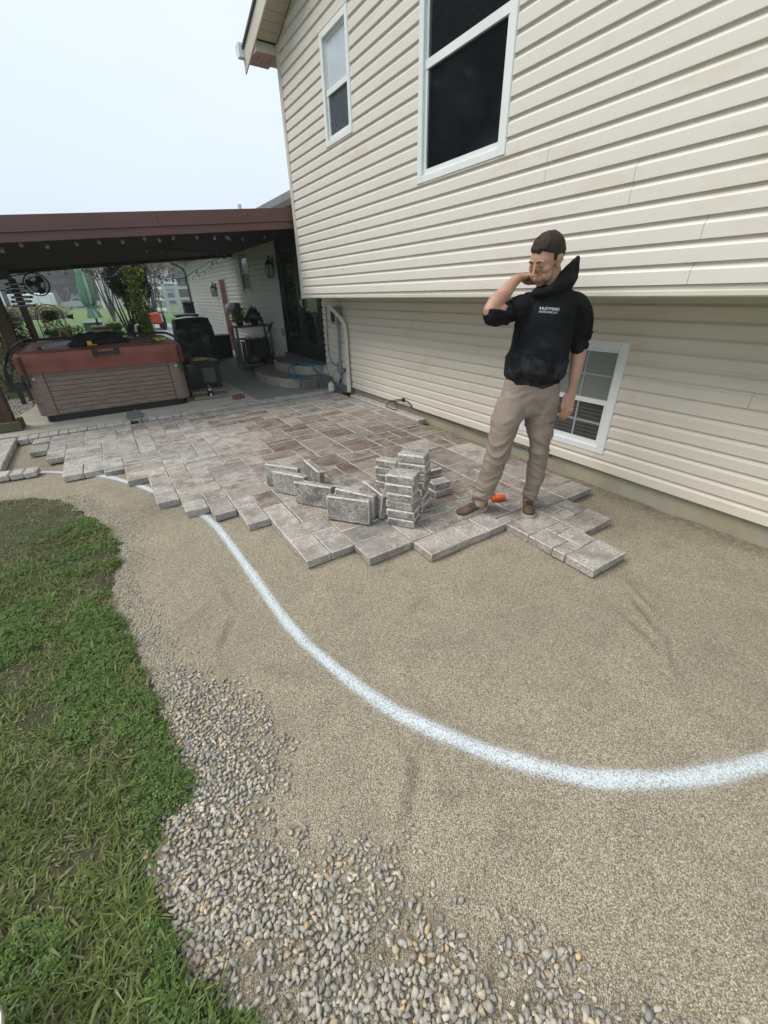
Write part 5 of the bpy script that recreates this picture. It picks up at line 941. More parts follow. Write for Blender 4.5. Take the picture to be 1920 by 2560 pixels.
hb = thing('hanging_basket', 'hanging basket of drooping reddish green leaves on the iron arch', 'hanging basket', (-.85, 12.45, 1.2)); b = MB(); b.lathe([(0, -.06), (.09, -.03), (.12, .06), (.12, .08)], -.86, 12.5, 1.19, 12); b.tube([(-.86, 12.5, 1.26), (-.86, 12.55, 1.45)], .005, 4); b.build('basket', M['iron'], hb)
n = 520; a = rng.uniform(0, 2 * PI, n); r = rng.uniform(0, 1, n) ** .5; leaves('foliage', np.c_[-.84 + .17 * r * np.cos(a), 12.5 + .14 * r * np.sin(a), 1.33 - .34 * r ** 2 * rng.uniform(0, 1.2, n)], .045, [(.06, .09, .02), (.13, .17, .04), (.10, .045, .04), (.20, .22, .06)], asp=.25, parent=hb)
wv = thing('weather_vane', 'small black metal weather vane arrow on a stake by the arch', 'weather vane', (-.5, 12, 1.2)); b = MB(); b.tube([(-.72, 12.2, 1.19), (-.42, 12.2, 1.215)], .006, 5); b.tube([(-.60, 12.2, 1.2), (-.60, 12.2, .0)], .006, 5); b.build('stake', M['iron'], wv); b = MB(); b.prism([(-.52, 1.19), (-.415, 1.15), (-.395, 1.26), (-.51, 1.235)], -.006, .006, M=Matrix.Translation((0, 12.2, 0)) @ Matrix.Rotation(PI / 2, 4, 'X')); b.build('tail', M['iron'], wv)
pl2 = thing('flower_planter', 'rusty brown planter box of yellow flowers behind the hot tub', 'planter', (-.75, 12.1, 0)); b = MB(); b.cbox(-1.00, -.56, 11.95, 12.2, .45, .86, .01); b.box(-.97, -.92, 11.97, 12.18, .0, .449); b.box(-.64, -.59, 11.97, 12.18, .0, .449); b.build('planter_box', M['terracotta'], pl2); n = 700; leaves('foliage', np.c_[rng.uniform(-1.02, -.52, n), rng.uniform(11.93, 12.22, n), .86 + rng.gamma(2., .03, n)], .028, GRN, parent=pl2)
n = 60; leaves('flowers', np.c_[rng.uniform(-.8, -.55, n), rng.uniform(11.93, 12.0, n), rng.uniform(.80, .98, n)], .022, [(.75, .42, .02), (.8, .62, .05), (.7, .25, .02)], asp=.9, parent=pl2, kind='stuff')
sh = thing('flower_shrub', 'low yellow-green flowering shrub right of the planter box', 'shrub', (-.4, 12.6, 0)); n = 900; leaves('foliage', np.c_[rng.normal(-.42, .13, n), rng.normal(12.6, .12, n), rng.uniform(.0, 1.0, n)], .035, [(.12, .22, .04), (.20, .32, .06), (.3, .36, .08)], parent=sh); b = MB(); b.tube([(-.42, 12.6, -.03), (-.42, 12.6, .5)], .02, 5); b.build('stem', M['darkwood'], sh)
dm = thing('grey_cooler', 'grey domed plastic cooler behind the left end of the hot tub', 'cooler', (-.98, 9.6, 0)); b = MB(); b.lathe([(.24, 0), (.26, .7), (.28, .72)], -.80, 9.9, .08, 20); b.build('drum', M['darkgrey'], dm, smooth='auto'); b = MB(); b.lathe([(.285, 0), (.26, .06), (.17, .12), (.05, .15), (.04, .19), (0, .19)], -.80, 9.9, .795, 20); b.build('lid', M['grey'], dm, smooth='auto')
b = MB(); b.tube(catmull([(-.62, 9.9, .92), (-.60, 9.88, 1.06), (-.52, 9.86, 1.02), (-.42, 9.85, .88)], 5), .022, 7); b.build('handle', M['tan'], dm)
fn = thing('patio_fan', 'round black cage fan mounted on the middle patio post', 'fan', (-.65, 9, 1.76)); b = MB(); F0 = Matrix.Translation((-.62, 8.95, 1.765)) @ Matrix.Rotation(math.radians(12), 4, 'Z') @ Matrix.Rotation(PI / 2, 4, 'X')
for r_, z_ in ((.155, 0), (.157, .05), (.10, -.05), (.10, .09), (.05, -.065)): b.tube([F0 @ V(r_ * math.cos(t), r_ * math.sin(t), z_) for t in [i * PI / 14 for i in range(29)]], .0045 if r_ < .15 else .007, 4)
for k in range(20): t = k * PI / 10; b.tube([F0 @ V(.04 * math.cos(t), .04 * math.sin(t), -.066), F0 @ V(.10 * math.cos(t), .10 * math.sin(t), -.05), F0 @ V(.156 * math.cos(t), .156 * math.sin(t), .0), F0 @ V(.10 * math.cos(t), .10 * math.sin(t), .09)], .0022, 3)
b.build('cage', M['iron'], fn)
for k in range(3):
    t0 = k * 2 * PI / 3 + .9; b = MB(); P_ = [F0 @ V(r_ * math.cos(t0 + a), r_ * math.sin(t0 + a), .02 + a * .03) for r_, a in ((.03, -.5), (.09, -.62), (.135, -.4), (.14, .1), (.12, .5), (.07, .55), (.03, .5))]; b.add(P_ + [p + V(0, .004, 0) for p in P_], [tuple(range(7)), tuple(range(13, 6, -1))]); b.build('blade', M['black'], fn)
b = MB(); b.lathe([(0, -.03), (.035, -.02), (.045, .05), (.04, .12), (0, .13)], n=14, M=F0); b.build('motor', M['black'], fn, smooth='auto'); b = MB(); b.tube([(-1.13, 9.0, 1.80), (-.95, 9.02, 1.87), (-.76, 9.0, 1.90), (-.62, 8.97, 1.92)], .008, 6); b.tube([(-1.13, 9.0, 1.70), (-.80, 9.02, 1.66), (-.64, 8.98, 1.61)], .008, 6); b.build('bracket', M['iron'], fn)
sp = thing('direction_sign', 'rustic post of black arrow boards with white lettering by the far patio post', 'sign', (-1.1, 11.5, 0)); b = MB(); b.box(-1.15, -1.11, 11.42, 11.46, .079, 1.93); b.build('post', M['darkwood'], sp)
for i in range(6):
    z = 1.83 - i * .074; x0, x1 = -1.27 - (i % 3) * .02, -.98 + (i % 2) * .03 + (.03 if i > 2 else 0); s_ = i % 2; P_ = [(x0, z - .02), (x1 - .03, z - .022), (x1, z), (x1 - .03, z + .022), (x0, z + .02)] if not s_ else [(x0, z), (x0 + .03, z - .022), (x1, z - .02), (x1, z + .02), (x0 + .03, z + .022)]
    b = MB(); b.prism(P_, -.008, .008, M=Matrix.Translation((0, 11.39, 0)) @ Matrix.Rotation(PI / 2, 4, 'X')); so_ = b.build('arrow_board', M['black'], sp)
    b = MB(); random.seed(50 + i)
    xx = x0 + .05
    while xx < x1 - .06: w_ = random.uniform(.006, .014); b.box(xx, xx + w_, 11.380, 11.3815, z - .008, z + random.uniform(.002, .010)); xx += w_ + .005
    b.build('lettering', M['print'], so_)
random.seed(11)

# ------------------------------------------------------------------ shrubs and vine
M['bark'] = simple('bark', (.09, .07, .055), .9, .4, 20, .7, 30, stretch=(1, 1, .3))
def branchy(t, base, tips, r0, nm='trunk', seg=5, wob=.08):
    b = MB()
    for tip in tips:
        p0, p1 = V(*base), V(*tip); pts = []
        for i in range(seg + 1): f = i / seg; p = p0.lerp(p1, f); p += V(noise.noise((f * 3, tip[0] * 5, 1)), noise.noise((f * 3, tip[1] * 5, 4)), 0) * wob * math.sin(f * PI); pts.append(p)
        b.tube(pts, [r0 * (1 - .85 * i / seg) for i in range(seg + 1)], 6)
    return b.build(nm, M['bark'], t, smooth='auto')
cd_ = thing('cedar_shrub', 'tall dark bushy cedar with forked trunks behind the hot tub', 'shrub', (.95, 14.5, 0)); tips = [(.55, 14.5, 2.0), (.75, 14.4, 2.4), (.95, 14.6, 2.7), (1.15, 14.5, 2.6), (1.4, 14.4, 2.3), (1.6, 14.6, 1.9), (.40, 14.3, 1.75), (1.25, 14.8, 2.2), (.65, 14.7, 1.6)]
branchy(cd_, (.86, 14.5, -.03), tips, .05); Pq = []
for c_, r_, k_ in (((.90, 14.5, 2.05), (.42, .35, .50), 6500), ((1.25, 14.5, 2.25), (.36, .3, .45), 3600), ((1.0, 14.5, 1.45), (.24, .25, .32), 1700), ((.95, 14.5, 2.7), (.5, .4, .35), 2200), ((1.38, 14.5, 1.75), (.20, .2, .22), 900), ((.90, 14.4, .55), (.26, .25, .48), 5200), ((.75, 14.6, 1.75), (.16, .2, .25), 500), ((1.05, 14.4, 1.15), (.16, .2, .22), 900)):
    q = rng.normal(size=(k_, 3)); q /= np.linalg.norm(q, axis=1)[:, None]; q *= rng.uniform(.3, 1.05, (k_, 1)) ** .6; Pq.append(q * r_ + c_)
Pq = np.concatenate(Pq); Pq = Pq[nzl(Pq, 4, 3.) + .35 * rng.random(len(Pq)) > -.18]; leaves('crown', Pq, rng.uniform(.02, .045, len(Pq)), [(.022, .036, .014), (.04, .055, .022), (.06, .065, .03), (.075, .06, .035)], asp=.3, parent=cd_)
vn = thing('flowering_vine', 'yellow-green climbing vine on a trellis in front of the cedar', 'vine', (1.1, 13.5, 0)); b = MB(); b.tube([(1.02, 13.5, -.03), (1.10, 13.5, 2.5)], .012, 5); b.tube([(1.18, 13.5, -.03), (1.26, 13.5, 2.4)], .012, 5)
for i in range(8): b.tube([(1.03 + i * .01, 13.5, .3 + i * .28), (1.19 + i * .01, 13.5, .3 + i * .28)], .008, 4)
b.build('trellis', M['iron'], vn); n = 4200; z = rng.uniform(.0, 2.55, n); cx = 1.06 + .0 * z + .05 * np.sin(z * 3); wdv = .085 + .03 * np.sin(z * 5 + 1) + .05 * (z > 1.9) + .05 * (z < .7); leaves('foliage', np.c_[cx + .03 * z + rng.normal(0, 1, n) * wdv, 13.45 + rng.normal(0, .07, n), z], rng.uniform(.02, .042, n), [(.13, .22, .03), (.20, .30, .05), (.09, .15, .025), (.27, .34, .08)], parent=vn)
n = 90; z = rng.uniform(.3, 2.5, n); leaves('flowers', np.c_[1.12 + .03 * z + rng.normal(0, .11, n), 13.36 + rng.normal(0, .03, n), z], .028, [(.75, .68, .05), (.8, .75, .2)], asp=.9, parent=vn, kind='stuff')
def bush(nm, lab, c_, r_, n, pal, size=.05, cat='shrub', asp=.4, tw=True):
    t = thing(nm, lab, cat, (c_[0], c_[1], -.03)); q = rng.normal(size=(n, 3)); q /= np.linalg.norm(q, axis=1)[:, None]; q *= rng.uniform(.2, 1.1, (n, 1)) ** .55; P_ = q * r_ + c_; P_ = P_[(nzl(P_, 3 / max(r_), 7.) + .3 * rng.random(len(P_)) > -.15) & (P_[:, 2] > -.02)]
    leaves('foliage', P_, rng.uniform(.6, 1.2, len(P_)) * size, pal, asp=asp, parent=t)
    if tw: branchy(t, (c_[0], c_[1], -.06), [(c_[0] + r_[0] * .7 * math.cos(a), c_[1] + .3 * r_[1] * math.sin(a), c_[2] + r_[2] * .6) for a in (0, 1.2, 2.5, 3.6)], .03, 'stem')
    return t
bush('garden_shrub', 'dark reddish shrub between the two left patio posts', (-1.55, 11.6, .8), (.34, .3, .62), 2600, [(.05, .05, .025), (.09, .07, .035), (.10, .11, .04), (.035, .04, .02)], .035)
bush('garden_shrub', 'tall yellow-green grassy shrub at the far left of the rock bed', (-1.75, 10.6, .45), (.30, .2, .5), 1300, [(.16, .17, .04), (.24, .20, .05), (.09, .12, .03)], .05, asp=.14)
bush('garden_shrub', 'pale dry ornamental shrub row in front of the white trailer', (-4.3, 52, .5), (2.6, .8, .75), 2600, [(.36, .33, .14), (.45, .40, .2), (.28, .27, .10)], .14)
bush('garden_shrub', 'brownish shrub behind the fan and below the trailer', (-5.6, 40, .5), (1.6, .8, .9), 1800, [(.16, .13, .08), (.22, .18, .10), (.10, .10, .05)], .12)

# ------------------------------------------------------------------ fence, tractor, barns, vehicles
fc = thing('rail_fence', 'pale board fence with dark posts in front of the grey barn', 'fence', (7, 56, 0)); M['fencepale'] = simple('weathered_fence', (.46, .50, .50), .7, .1, 4, .2); M['postbrown'] = simple('fence_post_wood', (.12, .09, .08), .8, .2, 4, .2)
def fence_run(a, e, nposts, dark):
    a, e = V(*a), V(*e)
    for zz in (.35, 1.35, 2.4): bar(V(a.x, a.y, zz), V(e.x, e.y, zz), .03, .14).build('fence_rail', M['fencepale'], fc)
    for i in range(nposts): p = a.lerp(e, i / (nposts - 1)); b = MB(); b.box(p.x - .12, p.x + .12, p.y - .12, p.y + .12, -.03, 2.75 + (.25 if dark else 0)); b.build('fence_post', M['postbrown' if dark else 'fencepale'], fc)
fence_run((6.0, 62, 0), (6.9, 53.5, 0), 4, True); fence_run((6.9, 53, 0), (12, 54, 0), 5, False)
tr = thing('garden_tractor', 'orange and white garden tractor parked on the lawn beside the vine', 'tractor', (2.55, 26, 0)); M['tyre'] = simple('tyre_rubber', (.022, .022, .024), .85, .3, 10, .6, 30); M['tororange'] = simple('orange_paint', (.55, .07, .03), .4, .1, 4, .05)
def wheel(t, x, y, r_, w_, ax='X', z0=-.02):
    R_ = Matrix.Translation((x, y, r_ + z0)) @ (Matrix.Rotation(PI / 2, 4, 'Y') if ax == 'X' else Matrix.Rotation(PI / 2, 4, 'X')); b = MB(); b.lathe([(r_ * .55, -w_ / 2), (r_ * .92, -w_ / 2), (r_, -w_ * .3), (r_, w_ * .3), (r_ * .92, w_ / 2), (r_ * .55, w_ / 2)], n=22, M=R_); wo = b.build('wheel', M['tyre'], t, smooth='auto'); b = MB(); b.lathe([(0, -w_ * .3), (r_ * .5, -w_ * .3), (r_ * .56, -w_ * .45), (r_ * .56, w_ * .45), (r_ * .5, w_ * .3), (0, w_ * .3)], n=16, M=R_); b.build('rim', M['grey'], wo, smooth='auto'); return wo
wheel(tr, 2.98, 26.6, .44, .30); wheel(tr, 2.10, 26.6, .44, .30); wheel(tr, 2.85, 25.2, .24, .16); wheel(tr, 2.25, 25.2, .24, .16)
b = MB(); b.cbox(2.32, 2.80, 25.0, 26.2, .35, .86, .06); b.build('bonnet', M['tororange'], tr); b = MB(); b.cbox(2.22, 2.90, 26.2, 27.0, .40, .74, .06); b.build('mudguard', M['tororange'], tr); b = MB(); b.cbox(2.36, 2.76, 26.5, 26.7, .74, 1.10, .05); b.cbox(2.36, 2.76, 26.3, 26.7, .741, .80, .03); b.build('seat', M['black'], tr); b = MB(); b.tube([(2.56, 26.1, .8), (2.56, 26.2, 1.06)], .02, 6); b.tube([(2.56 + .16 * math.cos(t), 26.22 + .05 * math.sin(t), 1.08 + .1 * math.sin(t)) for t in [i * PI / 8 for i in range(17)]], .015, 5); b.build('steering_wheel', M['black'], tr); b = MB(); b.cbox(2.81, 2.86, 25.05, 26.1, .45, .80, .01); b.build('white_stripe', M['white'], tr)
b = MB(); b.cbox(2.45, 2.72, 26.75, 26.95, .741, 1.28, .06); b.build('grass_bag', M['grey'], tr)
def barn(lab, x0, x1, y0, y1, h, rh, wallm, ridge_x=True):
    t = thing('barn', lab, 'barn', ((x0 + x1) / 2, (y0 + y1) / 2, 0)); b = MB(); 
    if ridge_x: vs = [(x0, y0, 0), (x1, y0, 0), (x1, y1, 0), (x0, y1, 0), (x0, y0, h), (x1, y0, h), (x1, y1, h), (x0, y1, h), (x0, (y0 + y1) / 2, h + rh), (x1, (y0 + y1) / 2, h + rh)]; fs = [(0, 1, 5, 4), (2, 3, 7, 6), (1, 2, 6, 9, 5), (3, 0, 4, 8, 7), (4, 5, 9, 8), (6, 7, 8, 9)]; rf_ = [((x0 - .4, y0 - .6, h - .25), (x1 + .4, y0 - .6, h - .25), (x1 + .4, (y0 + y1) / 2, h + rh + .15), (x0 - .4, (y0 + y1) / 2, h + rh + .15)), ((x1 + .4, y1 + .6, h - .25), (x0 - .4, y1 + .6, h - .25), (x0 - .4, (y0 + y1) / 2, h + rh + .15), (x1 + .4, (y0 + y1) / 2, h + rh + .15))]
    else: vs = [(x0, y0, 0), (x1, y0, 0), (x1, y1, 0), (x0, y1, 0), (x0, y0, h), (x1, y0, h), (x1, y1, h), (x0, y1, h), ((x0 + x1) / 2, y0, h + rh), ((x0 + x1) / 2, y1, h + rh)]; fs = [(0, 1, 5, 8, 4), (2, 3, 7, 9, 6), (1, 2, 6, 5), (3, 0, 4, 7), (4, 8, 9, 7), (8, 5, 6, 9)]; rf_ = [((x0 - .4, y0 - .4, h - .2), ((x0 + x1) / 2, y0 - .4, h + rh + .1), ((x0 + x1) / 2, y1 + .4, h + rh + .1), (x0 - .4, y1 + .4, h - .2)), (((x0 + x1) / 2, y0 - .4, h + rh + .1), (x1 + .4, y0 - .4, h - .2), (x1 + .4, y1 + .4, h - .2), ((x0 + x1) / 2, y1 + .4, h + rh + .1))]
    vs = [(a, b_, c - .03 if c == 0 else c) for a, b_, c in vs]; b.add(vs, fs); wl = b.build('wall', wallm, t)
    for q in rf_: b = MB(); q = [V(*p) for p in q]; b.add(q + [p + V(0, 0, .12) for p in q], [(0, 1, 2, 3), (7, 6, 5, 4), (0, 4, 5, 1), (1, 5, 6, 2), (2, 6, 7, 3), (3, 7, 4, 0)]); b.build('roof', M['barnroof'], t)
    return t
m = NT('ribbed_steel'); v = m.vec(); wv_ = m.n('ShaderNodeTexWave', wave_type='BANDS', bands_direction='X'); wv_.inputs['Scale'].default_value = 1.6; m.l(v, wv_.inputs['Vector']); m.col(m.ramp(wv_.outputs['Fac'], [(.1, (.36, .36, .35)), (.3, (.50, .50, .49))])); m.rough(.5); m.bump(wv_.outputs['Fac'], .5, .05); M['steel'] = m.m
M['barnroof'] = simple('barn_roof', (.16, .16, .19), .6, .1, 2, .1)
t = barn('pale steel barn left of the dark cedar', 1.9, 7.4, 86, 104, 5.2, 2.2, M['steel'], False); 
b = MB(); b.box(1.84, 1.92, 85.92, 86.0, 0, 5.2); b.box(3.75, 3.9, 85.94, 85.995, 0, 5.6); b.build('corner_trim', M['white'], t)
t = barn('pale grey barn with bluish doors behind the rail fence', 8.5, 14.9, 98, 108, 4.1, 2.3, M['steel'])
for x0, x1, z0, z1 in ((12.8, 14.4, 2.7, 3.35), (13.2, 14.3, .4, 2.2)): b = MB(); b.box(x0, x1, 97.9, 97.99, z0, z1); b.build('door', M['bluegrey'] if 'bluegrey' in M else M.setdefault('bluegrey', simple('blue_grey_door', (.10, .13, .19), .5, .1, 3, 0)), t)
b = MB(); b.box(8.4, 15.2, 97.2, 97.35, 3.78, 4.0); b.build('gutter', M['white'], t); b = MB(); b.box(14.75, 14.95, 97.9, 97.99, 0, 4.0); b.box(12.5, 12.7, 97.9, 97.98, 0, 4.0); b.build('corner_trim', M['white'], t)
# silver pickup and white trailers
M['silver'] = simple('silver_paint', (.45, .48, .50), .3, .05, 2, 0, metal=.3)
tk = thing('pickup_truck', 'silver pickup truck parked in front of the far trees', 'truck', (-2, 95, 0)); b = MB(); P_ = [(-4.2, .45), (-4.25, .95), (-4.0, 1.18), (-2.9, 1.28), (-2.2, 1.88), (-.4, 1.92), (-.1, 1.30), (1.6, 1.28), (1.65, .55), (1.2, .45)]
b.prism(P_, -.95, .95, M=Matrix.Translation((0, 95.5, 0)) @ Matrix.Rotation(PI / 2, 4, 'X')); b.build('truck_body', M['silver'], tk)
for x0, x1, k_ in ((-2.62, -1.45, .35), (-1.35, -.42, 0)): b = MB(); b.prism([(x0, 1.32), (x0 + k_ + .1, 1.82), (x1, 1.84), (x1 + .08, 1.32)], -.97, .97, M=Matrix.Translation((0, 95.5, 0)) @ Matrix.Rotation(PI / 2, 4, 'X')); b.build('side_window', M['glass'], tk)
for x in (-3.2, .55): wheel(tk, x, 94.7, .42, .28, 'Y'); wheel(tk, x, 96.3, .42, .28, 'Y')
b = MB(); b.box(-4.3, -4.1, 94.6, 96.4, .5, .7); b.build('bumper', M['chrome'], tk)
for nm, x0, x1, y, z1, lab in (('cargo_trailer', -10.6, -4.7, 92, 2.55, 'white enclosed cargo trailer parked left of the silver pickup'), ('camper', -17.5, -11.2, 90, 3.3, 'white camper at the far left behind the patio posts')):
    tl = thing(nm, lab, 'trailer', ((x0 + x1) / 2, y, 0)); b = MB(); b.cbox(x0, x1, y, y + 2.4, .55, z1, .18); b.build('trailer_body', M['white'], tl)
    for x in (x0 + 2.2, x0 + 3.1): wheel(tl, x, y + .1, .36, .22, 'Y')
    for q in range(4): b = MB(); b.box(x0 + .5 + q * (x1 - x0 - 1) / 3 - .03, x0 + .5 + q * (x1 - x0 - 1) / 3 + .03, y - .02, y + .0, .6, z1 - .2); b.build('seam_strip', M['grey'], tl)
    b = MB(); b.tube([(x1, y + 1.2, .6), (x1 + .9, y + 1.2, .5), (x1 + .9, y + 1.2, 0)], .05, 5); b.build('hitch', M['black'], tl)
# ------------------------------------------------------------------ trees
M['treeleaf'] = attr_mat('tree_leaf', .75, .8, .3, 0, .2)
def tree(nm, lab, x, y, h, r_, n, pal, ls, conif=False, trunk=.2, cat='tree', group=None, base=.15):
    t = thing(nm, lab, cat, (x, y, -.03), group); q = rng.normal(size=(n, 3)); q /= np.linalg.norm(q, axis=1)[:, None]
    if conif:
        zz = rng.random(n) ** 1.35; rad = (1 - zz) * r_ * (.72 + .35 * np.abs(np.sin(zz * 26))) * rng.uniform(.35, 1, n) ** .4; a = rng.uniform(0, 2 * PI, n); P_ = np.c_[x + rad * np.cos(a), y + rad * np.sin(a), h * base + zz * h * (1 - base) - .25 * rad]
    else:
        nc = 16; cc = rng.normal(size=(nc, 3)) * (r_ * .5, r_ * .5, h * .20) + (x, y, h * .60); cr_ = rng.uniform(.28, .5, nc) * r_; ci = rng.integers(0, nc, n); P_ = cc[ci] + q * (cr_[ci] * rng.uniform(.5, 1.05, n) ** .4)[:, None] * (1, 1, .8)
    s_ = rng.uniform(.6, 1.3, n) * ls; leaves('crown', P_, s_, pal, 'treeleaf', asp=.45, parent=t)
    branchy(t, (x, y, -.1), [(x, y, h * .8)] + ([] if conif else [(x + r_ * .5 * math.cos(a), y + r_ * .4 * math.sin(a), h * .7) for a in (0, 1.3, 2.6, 4, 5.2)]), trunk, 'trunk'); return t
TG = [(.035, .06, .028), (.055, .085, .035), (.075, .10, .045), (.045, .06, .035)]; TB = [(.11, .095, .06), (.14, .11, .07), (.085, .085, .05)]; TC = [(.02, .045, .028), (.03, .06, .035), (.04, .07, .04)]
spec = [(-22, 122, 11.2, 7.0, TG, 0, 'broad green tree at the far left above the white camper'), (-14.5, 118, 9.9, 6.0, TG, 0, 'rounded green tree above the white trailer'), (-9, 125, 12.5, 6.5, TG, 0, 'tall hazy tree between the trailer and the pickup'), (-4.2, 120, 10.6, 5.5, TB, 0, 'brownish green tree directly behind the pickup'), (-.5, 116, 11.9, 5.5, TG, 0, 'tall tree between the pickup and the steel barn'),
        (4.2, 122, 11.2, 6.0, TB, 0, 'brown-leaved tree rising behind the steel barn'), (9.5, 126, 11.9, 6.0, TG, 0, 'green tree between the two barns'), (16.3, 118, 9.0, 3.6, TC, 1, 'tall dark spruce right of the grey barn roof'), (13.5, 130, 11, 5.0, TC, 1, 'pointed blue-green conifer behind the grey barn'), (21, 125, 11.2, 6.5, TG, 0, 'green tree at the end of the wing wall'), (27, 130, 10.6, 7.0, TG, 0, 'green tree farthest right past the wing'),
        (-30, 130, 11.9, 8.0, TG, 0, 'wide green tree beyond the side lawn')]
for x, y, h, r_, pal, cf, lab in spec: tree('conifer' if cf else 'tree', lab, x, y, h, r_, 5200, pal, .55, bool(cf), .35, group='trees behind the back lawn')
tree('garden_tree', 'thin brown-leaved tree right of the cedar in front of the barn', 4.3, 42, 6.2, 2.0, 2200, [(.16, .13, .07), (.20, .17, .09), (.12, .12, .06)], .12, trunk=.09, cat='tree')
tree('garden_tree', 'bare twiggy tree left of the cedar in front of the steel barn', 1.2, 40, 5.6, 1.6, 900, [(.13, .11, .07), (.10, .10, .06)], .10, trunk=.08, cat='tree')
b = MB(); n = 60; vs = []; 
for i in range(n + 1): x = -260 + 520 * i / n; hgt = 7.5 + 4 * noise.noise((x * .04, 1, 1)) + 2 * noise.noise((x * .2, 3, 1)); vs += [(x, 175, -.1), (x, 178 + 6 * noise.noise((x * .3, 0, 0)), hgt), (x, 215, hgt + 4)]
fs = [(i * 3 + j, i * 3 + 3 + j, i * 3 + 4 + j, i * 3 + 1 + j) for i in range(n) for j in range(2)]; b.add(vs, fs); M['farwood'] = simple('far_wood', (.05, .075, .045), .9, .4, .5, .6, 2, bdist=.6); b.build('distant_wood', M['farwood'], kind='stuff', smooth=True)
# haze
hz = MB(); hz.box(-250, 250, -30, 240, -1.2, 27); ho = hz.build('haze', [], kind='stuff'); hm = bpy.data.materials.new('haze'); hm.use_nodes = True; hm.node_tree.nodes.clear(); ov_ = hm.node_tree.nodes.new('ShaderNodeOutputMaterial'); vp = hm.node_tree.nodes.new('ShaderNodeVolumePrincipled'); vp.inputs['Density'].default_value = .0020; vp.inputs['Color'].default_value = (.84, .90, .93, 1); vp.inputs['Anisotropy'].default_value = .2; hm.node_tree.links.new(vp.outputs[0], ov_.inputs['Volume']); ho.data.materials.clear(); ho.data.materials.append(hm)
# ------------------------------------------------------------------ the man
POX, POY, PRZ = 2.2408, 1.8006, math.atan2(-.5349, .8449)
man = thing('person', 'man in black hoodie and khaki trousers standing on the pavers, hand behind his neck', 'person', (POX, POY, 0), rz=PRZ)
MM = man.matrix_world.copy()
def frames(pts):
    fr = []
    for i, p in enumerate(pts):
        t = (pts[min(i + 1, len(pts) - 1)] - pts[max(i - 1, 0)]).normalized(); a = V(1, 0, 0) - t * t.x
        if a.length < .45: a = V(0, 0, 1) - t * t.z
        a.normalize(); fr.append((a, t.cross(a)))
    return fr
def limb(b, pts, rad, n=22, M4=None):
    pts = [V(*p) for p in pts]; rad = [(r, r) if not isinstance(r, tuple) else r for r in rad]; P2 = []; R2 = []
    for i in range(len(pts) - 1):
        p0, p1, p2, p3 = pts[max(i - 1, 0)], pts[i], pts[i + 1], pts[min(i + 2, len(pts) - 1)]
        for k in range(5):
            t = k / 5; P2.append(.5 * ((2 * p1) + (p2 - p0) * t + (2 * p0 - 5 * p1 + 4 * p2 - p3) * t * t + (3 * p1 - p0 - 3 * p2 + p3) * t ** 3)); s_ = t * t * (3 - 2 * t); R2.append(tuple(rad[i][q] * (1 - s_) + rad[i + 1][q] * s_ for q in (0, 1)))
    P2.append(pts[-1]); R2.append(rad[-1]); o = len(b.v); fr = frames(P2); rings = []
    t0 = (P2[1] - P2[0]).normalized(); t1 = (P2[-1] - P2[-2]).normalized()
    for k in (.25, .62, .88): rings.append((P2[0] - t0 * min(R2[0]) * math.sqrt(1 - k * k) * .8, fr[0], (R2[0][0] * k, R2[0][1] * k)))
    rings += list(zip(P2, fr, R2))
    for k in (.88, .62, .25): rings.append((P2[-1] + t1 * min(R2[-1]) * math.sqrt(1 - k * k) * .8, fr[-1], (R2[-1][0] * k, R2[-1][1] * k)))
    for p, (a, c), (ra, rb) in rings:
        for k in range(n): an = 2 * PI * k / n; q = p + a * math.cos(an) * ra + c * math.sin(an) * rb; b.v.append(tuple(M4 @ q if M4 is not None else q))
    m_ = len(rings)
    for i in range(m_ - 1):
        for k in range(n): b.f.append((o + i * n + k, o + i * n + (k + 1) % n, o + (i + 1) * n + (k + 1) % n, o + (i + 1) * n + k)); b.m.append(0)
    b.f.append(tuple(o + k for k in range(n))[::-1]); b.f.append(tuple(o + (m_ - 1) * n + k for k in range(n))); b.m += [0, 0]
def ell(b, c, r, M4=None, rot=None):
    bb = bmesh.new(); bmesh.ops.create_icosphere(bb, subdivisions=3, radius=1.); o = len(b.v)
    for v in bb.verts:
        q = V(v.co.x * r[0], v.co.y * r[1], v.co.z * r[2])
        if rot: q.rotate(Euler(rot))
        q += V(*c); b.v.append(tuple(M4 @ q if M4 is not None else q))
    for f in bb.faces: b.f.append(tuple(o + v.index for v in f.verts)); b.m.append(0)
    bb.free()
def fuse(b, vox, smooth_it, fn=None, sub=0):
    me = b.mesh('tmp'); bb = bmesh.new(); bb.from_mesh(me); bmesh.ops.recalc_face_normals(bb, faces=bb.faces); bb.to_mesh(me); bb.free()
    o = bpy.data.objects.new('tmp', me); C.objects.link(o); m1 = o.modifiers.new('r', 'REMESH'); m1.mode = 'VOXEL'; m1.voxel_size = vox; m2 = o.modifiers.new('s', 'SMOOTH'); m2.factor = .5; m2.iterations = smooth_it
    bpy.context.view_layer.update(); r = bpy.data.meshes.new_from_object(o.evaluated_get(bpy.context.evaluated_depsgraph_get())); bpy.data.objects.remove(o)
    if fn:
        nn = [v.normal.copy() for v in r.vertices]
        for v, nr in zip(r.vertices, nn): v.co = v.co + nr * fn(v.co, nr)
    r.polygons.foreach_set('use_smooth', [True] * len(r.polygons)); r.update(); return r
def put(nm, me, mats, parent=man, **k):
    o = bpy.data.objects.new(nm, me); C.objects.link(o); o.parent = parent; me.materials.clear()
    for m_ in (mats if isinstance(mats, (list, tuple)) else [mats]): me.materials.append(m_)
    tag(o, **k); return o
def ridge(p, sx, sy, sz, o=0):
    n1 = noise.noise((p.x * sx + o, p.y * sy, p.z * sz)); return 1 - abs(2 * n1) ** .8
